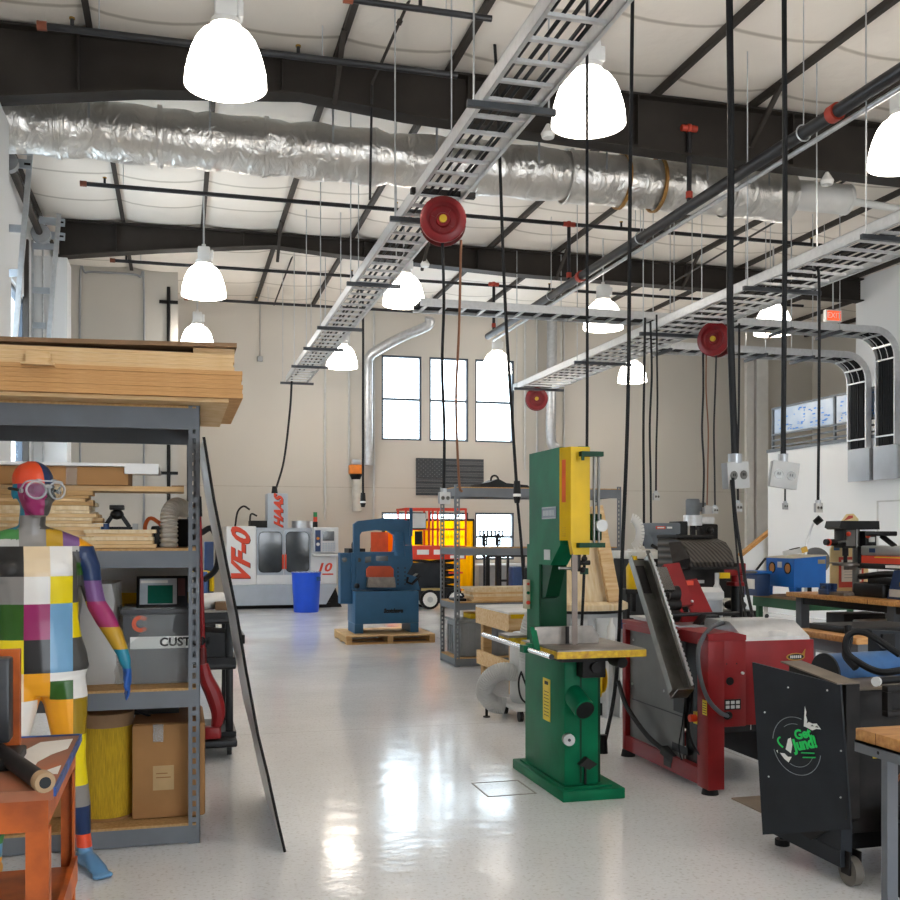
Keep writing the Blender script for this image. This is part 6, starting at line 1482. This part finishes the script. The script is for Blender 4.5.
part('side_wing', MB(darkm).add([(4.34, 8.45, 1.26), (4.40, 8.5, 1.22), (4.53, 8.5, 1.2), (4.53, 8.48, 1.30), (4.53, 8.66, 1.45), (4.43, 8.7, 1.44)], [(0, 1, 2, 3), (0, 3, 4, 5), (0, 5, 4, 2, 1), (2, 4, 3)]), r)
part('body', MB(darkm).box(4.52, 4.96, 8.6, 9.2, .95, 1.195, .02).prism([(4.56, .96), (4.92, .96), (4.80, .66), (4.66, .66)], 'y', 8.65, 9.1).box(4.58, 4.66, 8.7, 9.1, 0, .8).box(4.84, 4.92, 8.7, 9.1, 0, .8).m(lgray).box(4.62, 4.74, 8.595, 8.6, 1.06, 1.09), r)
part('top_plate', MB(darkm).box(4.55, 4.93, 8.75, 9.2, 1.475, 1.51, .01), r)
r = root('grey_gearbox', 'grey box-shaped machine head with small red label on a white bench', 'machine', (5.0, 10.1, 0))
gh = mat('gearbox_grey', '#6e757d', .45)
part('head', MB(gh).box(4.88, 5.24, 10.0, 10.3, 1.52, 1.64, .012).prism([(4.89, 1.52), (5.19, 1.52), (5.15, 1.36), (4.95, 1.36)], 'y', 10.02, 10.28).m(redlet).box(4.94, 5.05, 9.995, 10.0, 1.575, 1.605).m(whlet).box(4.955, 5.035, 9.992, 9.995, 1.583, 1.597).box(5.07, 5.13, 9.995, 10.0, 1.58, 1.60).m(black).box(5.22, 5.32, 10.0, 10.25, 1.45, 1.66, .01), r)
part('white_bench_top', MB(white).box(4.55, 5.25, 9.85, 10.5, 1.26, 1.34, .01), r)
part('machine_base', MB(darkm).box(4.62, 5.2, 9.9, 10.4, .7, 1.26, .02).cyl((4.95, 9.95, 1.36), (4.85, 9.9, 1.40), .02).box(4.7, 5.1, 9.95, 10.35, 0, .7), r)
a = at(631, 533, 9.95); m = MB(white); pp = []
for k in range(15):
    t = -PI * .42 + PI * .9 * k / 14; pp.append((a.x + .105 * math.cos(t), 9.95, a.z + .16 * math.sin(t)))
for p_, q_ in zip(pp, pp[1:]): m.bar(p_, q_, .10, .008, (0, 1, 0))
m.box(a.x - .02, a.x + .1, 9.9, 10.0, 1.341, 1.36)
single('plastic_strip', m, 'curled white plastic strip standing on the white bench top', 'strip')
a = at(631, 580, 8.9)
single('yellow_jug', MB(yellow).lathe([(.01, 0), (.07, 0), (.075, .2), (.03, .28), (.03, .31), (.01, .31)], (a.x + .03, 8.9, 1.0), n=16).m(darkm).box(a.x - .1, a.x + .16, 8.8, 9.05, .96, 1.0).box(a.x - .08, a.x - .05, 8.82, 9.03, 0, .96).box(a.x + .11, a.x + .14, 8.82, 9.03, 0, .96), 'yellow jug on a dark stand just behind the tilted trough', 'jug')
r = root('milling_machine', 'grey vertical milling machine with round motor on top behind the ribbed hood', 'milling machine', (6.85, 12.6, 0))
mg = mat('mill_grey', '#70757a', .4, var=.1)
part('motor', MB(mg).cyl((6.72, 12.5, 1.78), (6.72, 12.5, 1.985), .095, n=22).cyl((6.72, 12.5, 1.985), (6.72, 12.5, 2.0), .085, n=22).box(6.76, 6.88, 12.42, 12.55, 1.83, 1.95, .01), r)
part('belt_housing', MB(alum).cyl((6.72, 12.5, 1.64), (6.72, 12.5, 1.78), .125, n=24).box(6.80, 7.0, 12.4, 12.6, 1.66, 1.76, .02), r)
part('quill', MB(darkm).cyl((6.72, 12.5, 1.45), (6.72, 12.5, 1.64), .04).box(6.82, 7.05, 12.4, 12.6, 1.40, 1.66, .02).cyl((6.72, 12.4, 1.60), (6.72, 12.3, 1.60), .02).ball((6.9, 12.36, 1.58), .05), r)
part('ram_and_column', MB(mg).box(6.75, 7.1, 12.5, 13.2, 1.15, 1.42, .03).box(6.7, 7.1, 12.7, 13.3, 0, 1.2, .03).m(darkm).box(6.5, 7.2, 12.3, 12.7, .9, 1.0), r)
a = at(707, 508, 12.4); part('side_pendant', MB(lgray).box(a.x - .06, a.x + .08, 12.35, 12.45, a.z - .08, a.z + .03, .01), r)
single('grey_waste_bin', MB(graym).lathe([(.01, 0), (.11, 0), (.135, .99), (.01, .99)], (4.143, 7.5, 0), n=24).m(lgray).lathe([(.14, .985), (.15, 1.0), (.148, 1.05), (.11, 1.08), (.01, 1.08)], (4.143, 7.5, 0), n=24), 'tall grey waste bin with pale lid behind the red machine', 'bin')
q = at(717, 595, 8.3) - Vector((.14, 0, 0))
single('clear_canister', MB(lgray).lathe([(.01, -.14), (.05, -.14), (.05, .1), (.02, .16), (.02, .26), (.01, .26)], (q.x + .14, 8.3, q.z - .06), n=16).m(steel).cyl((q.x + .14, 8.3, 0), (q.x + .14, 8.3, q.z - .14), .02).cyl((q.x + .14, 8.3, 0), (q.x + .14, 8.3, .02), .12).m(yellow).box(q.x + .16, q.x + .26, 8.28, 8.33, q.z + .15, q.z + .20), 'pale cylindrical canister with yellow handle on a stand below the hood', 'canister')
r = root('post_vise', 'red bench vise mounted on a black post stand', 'vise', (5.2, 8.8, 0))
part('post', MB(black).cyl((5.2, 8.8, .02), (5.2, 8.8, 1.02), .055, n=18).cyl((5.2, 8.8, 0), (5.2, 8.8, .02), .2, n=24), r)
part('vise_body', MB(red).box(5.13, 5.26, 8.72, 8.88, 1.02, 1.06, .008).cyl((5.2, 8.8, 1.06), (5.2, 8.8, 1.12), .055).box(4.99, 5.26, 8.75, 8.85, 1.12, 1.19, .01).box(5.18, 5.26, 8.73, 8.87, 1.14, 1.24, .01), r)
part('jaw', MB(steel).box(5.16, 5.18, 8.73, 8.87, 1.17, 1.24), r)
part('screw', MB(steel).cyl((5.26, 8.8, 1.15), (5.40, 8.8, 1.15), .014).cyl((5.38, 8.74, 1.15), (5.38, 8.86, 1.15), .008), r)
r = root('black_tool_stand', 'low black tool stand with dark parts near the stair', 'stand', (6.6, 11.2, 0)); TS = r
part('stand_body', MB(black).box(6.1, 6.9, 11.0, 11.4, .35, .42).box(6.15, 6.2, 11.0, 11.4, 0, .35).box(6.8, 6.85, 11.0, 11.4, 0, .35), r); part('dark_parts', MB(darkm).ball((6.3, 11.2, .52), (.14, .1, .1)).ball((6.6, 11.15, .50), (.18, .12, .08)).box(6.2, 6.8, 11.2, 11.35, .6, 1.05, .02), r)
TS.location = (7.8, 13.3, 0)
# ---- green bench with the blue blasting cabinet
gt = mat('bench_green', '#1f5a38', .5)
r = root('green_table', 'dark green steel bench carrying the blue blasting cabinet', 'bench', (6.7, 10.2, 0))
gx0, gx1, gy0, gy1 = 6.90, 8.3, 10.3, 11.3
part('bench_top', MB(hardb).box(gx0, gx1, gy0, gy1, .752, .778), r)
part('apron', MB(gt).box(gx0, gx1, gy0, gy0 + .02, .64, .752).box(gx0, gx0 + .02, gy0 + .02, gy1, .64, .752), r)
for x in (gx0 + .025, gx1 - .08):
    for y in (gy0 + .03, gy1 - .09): part('leg', MB(gt).box(x, x + .06, y, y + .06, 0, .752), r)
r = root('blasting_cabinet', 'bright blue blasting cabinet with two round arm holes on the green bench', 'cabinet', (7.25, 10.9, .779))
cx0, cx1, cy0, cy1 = 7.02, 7.45, 10.6, 11.19
m = MB(cabb).prism([(cx0, .89), (cx0, 1.232), (cx1, 1.262), (cx1, .89)], 'y', cy0, cy1)
for y in (cy0, cy1 - .1): m.prism([(y, .889), (y + .12, .889), (y + .07, .78), (y + .01, .78)], 'x', cx0, cx0 + .03).box(cx1 - .06, cx1, y, y + .06, .78, .889)
m.m(mat('cabinet_lid_tan', '#c9c0ac', .5)).prism([(cx0 - .01, 1.233), (cx0 - .01, 1.243), (cx1 + .01, 1.275), (cx1 + .01, 1.264)], 'y', cy0 - .01, cy1 + .01)
part('cabinet_body', m, r)
m = MB(black)
for y in (cy0 + .13, cy1 - .13):
    m.m(black).cyl((cx0, y, 1.115), (cx0 - .008, y, 1.115), .07, n=22).m(mat('glove_orange', '#b9762e', .6)).cyl((cx0 - .007, y - .012, 1.115), (cx0 - .012, y - .012, 1.115), .052, n=20)
part('arm_holes', m, r); part('rating_plate', MB(lgray).box(cx0 - .006, cx0, cy0 + .25, cy0 + .34, 1.12, 1.19), r)
part('worn_patch', MB(mat('bare_patch', '#a99a7c', .7)).box(cx1 - .11, cx1 - .01, cy0 - .003, cy0, 1.17, 1.22), r)
a = at(757, 592, 10.9)
single('blue_tub', MB(navy).box(a.x, a.x + .18, 10.9, 11.2, .779, 1.04, .01).m(cabb).box(a.x - .04, a.x + .2, 10.88, 11.22, 1.04, 1.08, .01).m(paper).box(a.x - .004, a.x, 10.95, 11.12, .86, .98), 'small blue tub with white label beside the blasting cabinet', 'tub')
r = root('bench_grinder', 'grey grinding wheel machine standing behind the blasting cabinet', 'grinder', (7.8, 11.1, .779))
a = at(810, 556, 11.3)
part('wheel', MB(mat('grinding_wheel', '#6a6a6a', .7)).cyl((a.x, 11.18, a.z - .06), (a.x + .04, 11.24, a.z - .06), .17, n=28), r); part('grinder_body', MB(darkm).box(a.x - .1, 7.64, 11.15, 11.28, .779, a.z - .1, .02), r)
single('hand_grinder', MB(lgray).bar((7.10, 10.95, 1.285), (7.34, 10.88, 1.335), .07, .06, bev=.012).m(darkm).bar((7.18, 10.93, 1.325), (7.29, 10.9, 1.35), .06, .03).m(brassm).bar((7.30, 10.89, 1.32), (7.37, 10.87, 1.345), .072, .065), 'pale hand power tool lying on top of the blue blasting cabinet', 'power tool')
def rescale(o, k):
    c = Vector((0, 0, CAMZ)); o.location = c + (o.location - c) * k; o.scale = (k, k, k)
# ---- long tool bench on the far side
L_ = root('tool_bench', 'long wood-topped grey steel bench with drill press and other tools', 'workbench', (6.3, 7.8, 0))
part('bench_top', MB(oak).box(5.77, 6.95, 6.2, 8.85, .91, .951, .003).m(mat('oak_joint', '#6d4520', .7)).box(5.769, 5.77, 7.62, 7.63, .91, .951), L_)
for x in (5.84, 6.85):
    for y in (6.3, 7.42, 8.75): part('leg', MB(mat('bench_dark_grey', '#55575a', .5)).box(x, x + .09, y - .05, y + .04, 0, .91), L_)
part('under_shelf', MB(graym).box(5.86, 6.9, 6.4, 8.7, .40, .43), L_)
part('side_rail', MB(darkm).box(5.86, 5.9, 6.3, 8.7, .84, .91), L_)
for y, s_, mm, h in ((8.4, 'dark', darkm, .34), (8.0, 'pale', lgray, .3), (7.1, 'white', white, .34)): single('parts_box', MB(mm).box(6.0, 6.45, y - .14, y + .14, .432, .432 + h, .01), '%s parts box on the shelf under the long tool bench' % s_, 'box')
D = root('drill_press', 'dark bench drill press with long belt cover on the long tool bench', 'drill press', (6.5, 8.85, .906))
part('base', MB(cast).box(6.33, 6.75, 8.72, 9.02, .906, .94, .006), D)
part('column', MB(steel).cyl((6.58, 8.87, .94), (6.58, 8.87, 1.58), .035, n=18), D)
part('work_table', MB(cast).cyl((6.46, 8.85, 1.205), (6.46, 8.85, 1.225), .14, n=26).box(6.46, 6.62, 8.84, 8.9, 1.16, 1.22).box(6.30, 6.68, 8.76, 8.96, 1.225, 1.235), D)
m = MB(darkm).box(6.38, 6.52, 8.78, 8.95, 1.38, 1.58, .01).cyl((6.45, 8.86, 1.30), (6.45, 8.86, 1.38), .03).cyl((6.45, 8.86, 1.235), (6.45, 8.86, 1.30), .02)
m.m(redlet).ball((6.40, 8.74, 1.52), .024).ball((6.62, 8.74, 1.50), .024).m(mat('dp_grey', '#6f6d69', .5)).box(6.40, 6.50, 8.77, 8.78, 1.40, 1.56)
part('head', m, D)
part('belt_cover', MB(black).prism([(6.30, 1.585), (6.32, 1.65), (6.76, 1.65), (6.765, 1.565), (6.34, 1.565)], 'y', 8.75, 8.99), D)
part('motor', MB(black).box(6.62, 6.76, 8.78, 8.95, 1.36, 1.55, .02).m(lgray).box(6.66, 6.73, 8.777, 8.78, 1.44, 1.49), D)
rescale(D, .926)
part('feed_handle', MB(steel).cyl((6.40, 8.78, 1.45), (6.22, 8.74, 1.43), .012).m(black).cyl((6.25, 8.74, 1.435), (6.12, 8.72, 1.44), .035, .03).m(redlet).cyl((6.165, 8.725, 1.437), (6.15, 8.722, 1.438), .036), D)
a = at(806, 545, 11.0)
r = root('flexible_lamp', 'small gooseneck lamp with black head behind the blasting cabinet', 'lamp', (a.x, 11.0, .779))
part('gooseneck', MB(alum).tube(spline([(a.x, 11.0, .78), (a.x, 11.0, 1.35), at(809, 535, 11.0), at(813, 524, 10.95), at(818, 520, 10.9)], 8), .016), r); part('lamp_head', MB(black).cyl(at(815, 523, 10.9), at(821, 518, 10.85), .04, .045), r)
r = root('plywood_cutout', 'painted plywood cutout board with white notice standing behind the drill press', 'cutout board', (6.75, 9.3, .906))
cream = mat('cutout_cream', '#e3cf9a', .6)
m = MB(cream).prism([(6.46, .907), (6.46, 1.36), (6.52, 1.46), (6.60, 1.50), (6.60, 1.66), (6.66, 1.73), (6.74, 1.735), (6.80, 1.68), (6.80, 1.5), (6.88, 1.44), (6.92, 1.3), (6.92, .907)], 'y', 9.30, 9.315)
m.m(mat('cutout_red', '#c5483a', .6)).prism([(6.56, .96), (6.56, 1.28), (6.86, 1.28), (6.86, .96)], 'y', 9.296, 9.30).prism([(6.62, 1.66), (6.68, 1.715), (6.73, 1.715), (6.73, 1.69)], 'y', 9.297, 9.30).m(mat('cutout_blue', '#4a78b0', .6)).prism([(6.50, 1.35), (6.50, 1.44), (6.57, 1.44), (6.57, 1.35)], 'y', 9.297, 9.30).box(6.66, 6.76, 9.297, 9.30, 1.62, 1.64)
m.m(paper).box(6.59, 6.83, 9.29, 9.296, 1.02, 1.25).m(graym)
for k in range(6): m.box(6.62, 6.80, 9.2895, 9.29, 1.06 + k * .03, 1.066 + k * .03)
part('board', m, r); part('foot', MB(pine).box(6.5, 6.9, 9.315, 9.4, .907, .95), r); rescale(r, .926); r.location.x += .12
r = root('belt_sander', 'silver and red horizontal belt sander with dark frame on the long tool bench', 'sander', (6.75, 8.1, .906))
m = MB(mat('sander_silver', '#b5b3ae', .35, .4)).box(6.52, 6.75, 7.2, 8.72, 1.31, 1.405, .015); m.m(redlet).box(6.515, 6.52, 7.2, 8.70, 1.235, 1.31).m(stick).box(6.512, 6.515, 7.3, 8.5, 1.29, 1.30).m(black).box(6.515, 6.76, 7.2, 8.76, 1.18, 1.235, .01).box(6.52, 6.7, 8.72, 8.77, 1.2, 1.40, .01)
m.m(navy).box(6.512, 6.52, 8.50, 8.58, 1.34, 1.38)
part('belt_head', m, r)
m = MB(black).box(6.50, 6.85, 7.7, 8.6, 1.03, 1.10, .02).cyl((6.56, 8.5, 1.0), (6.56, 8.4, 1.0), .075, n=20).cyl((6.55, 8.62, .99), (6.55, 8.7, .99), .06).box(6.45, 6.8, 8.3, 8.75, .907, 1.04, .02).tube(spline([(6.5, 8.7, 1.10), (6.55, 8.3, 1.14), (6.52, 7.8, 1.1)], 6), .03)
part('drive_base', m, r)
m = MB(navy).prism([(7.85, .907), (8.28, .907), (8.18, 1.18), (7.9, 1.18)], 'x', 6.48, 6.75); m.m(lgray).box(6.474, 6.48, 7.98, 8.24, .93, 1.0).m(brassm).box(6.474, 6.48, 8.0, 8.1, 1.03, 1.07).m(white).box(6.44, 6.7, 7.9, 8.25, 1.20, 1.225)
part('blue_pedestal', m, r, 'dark blue pedestal')
a = at(817, 548, 8.4)
rescale(r, .926)
part('stop_lever', MB(black).cyl((6.55, 8.25, 1.40), (6.50, 8.38, 1.50), .025).box(6.40, 6.60, 8.28, 8.50, 1.50, 1.545, .01), r)
o = single('black_wall_cord', MB(rubber).tube(spline([(6.62, 8.18, 1.42), (6.9, 8.1, 1.55), (7.1, 7.95, 1.72), (7.3, 7.8, 2.0)], 8), .012), 'black cord rising behind the belt sander', 'cord'); rescale(o, .926)
o = single('small_blue_vise', MB(navy).box(6.30, 6.42, 8.95, 9.1, .907, .96, .01).box(6.31, 6.35, 8.95, 9.08, .96, 1.02).box(6.38, 6.42, 8.95, 9.08, .96, 1.02).m(steel).cyl((6.28, 9.0, .985), (6.44, 9.0, .985), .012), 'small dark blue vise on the long tool bench beside the drill press', 'vise'); rescale(o, .926)
# ---- nearer wood bench with black plate
r = root('side_workbench', 'wood-topped workbench between the red machine and the long tool bench', 'workbench', (4.8, 5.9, 0))
part('bench_top', MB(oak).box(4.10, 5.6, 5.52, 6.25, .82, .86, .003), r)
part('frame', MB(shelfm).box(4.14, 5.56, 5.56, 6.2, .74, .82), r)
for x in (4.16, 5.48):
    for y in (5.58, 6.12): part('leg', MB(shelfm).box(x, x + .06, y, y + .06, 0, .74), r)
single('black_plate', MB(black).box(4.22, 4.85, 5.72, 6.20, .861, .90, .006).m(darkm).box(4.24, 4.83, 5.74, 6.18, .90, .902), 'flat black slab lying on the wood-topped workbench', 'slab')
r = root('shop_stool', 'dark swivel stool with chrome legs under the side workbench', 'stool', (4.35, 6.5, 0))
part('seat', MB(black).cyl((4.35, 6.5, .52), (4.35, 6.5, .58), .17, n=24), r); part('stem', MB(steel).cyl((4.35, 6.5, .1), (4.35, 6.5, .52), .025), r)
for k in range(5):
    a_ = 2 * PI * k / 5; e = Vector((4.35 + .22 * math.cos(a_), 6.5 + .22 * math.sin(a_), .06)); part('leg', MB(black).bar((4.35, 6.5, .10), e, .03, .03).ball(e - Vector((0, 0, .03)), .03), r)
for k, (y, x, mm, lb) in enumerate(((7.6, 7.9, white, 'white low cabinet far under the benches'), (6.2, 7.7, graym, 'grey low cabinet under the benches'), (9.6, 8.6, lgray, 'pale grey cabinet behind the green bench'))):
    single('tool_cabinet', MB(mm).box(x, x + .8, y - .3, y + .4, 0, .72, .01).m(darkm).box(x - .006, x, y - .22, y + .32, .4, .66).box(x - .006, x, y - .22, y + .32, .06, .34).m(mm).box(x - .01, x - .006, y - .18, y + .28, .43, .62), lb, 'cabinet')
# ================================================================== LIGHT AND CAMERA
w = bpy.data.worlds.new('daylight'); bpy.context.scene.world = w; w.use_nodes = True
bg = w.node_tree.nodes['Background']; bg.inputs['Color'].default_value = (.86, .93, 1.0, 1); bg.inputs['Strength'].default_value = SKY
cam = bpy.data.cameras.new('camera'); co = bpy.data.objects.new('camera', cam); C.objects.link(co)
cam.sensor_width = 36; cam.sensor_fit = 'HORIZONTAL'; cam.lens = FPX / 900 * 36; cam.shift_y = (HOR - 450) / 900; cam.clip_end = 200
co.location = (0, 0, CAMZ); co.rotation_euler = (PI / 2, 0, -YAW)
S = bpy.context.scene; S.camera = co
S.view_settings.view_transform = 'Standard'; S.view_settings.look = 'None'; S.view_settings.exposure = 0.22; S.view_settings.gamma = 1.0; S.view_settings.use_curve_mapping = False
S.cycles.use_denoising = True; S.cycles.max_bounces = 8; S.cycles.diffuse_bounces = 5; S.cycles.transparent_max_bounces = 16; S.cycles.caustics_reflective = False; S.cycles.caustics_refractive = False; S.cycles.sample_clamp_indirect = 8
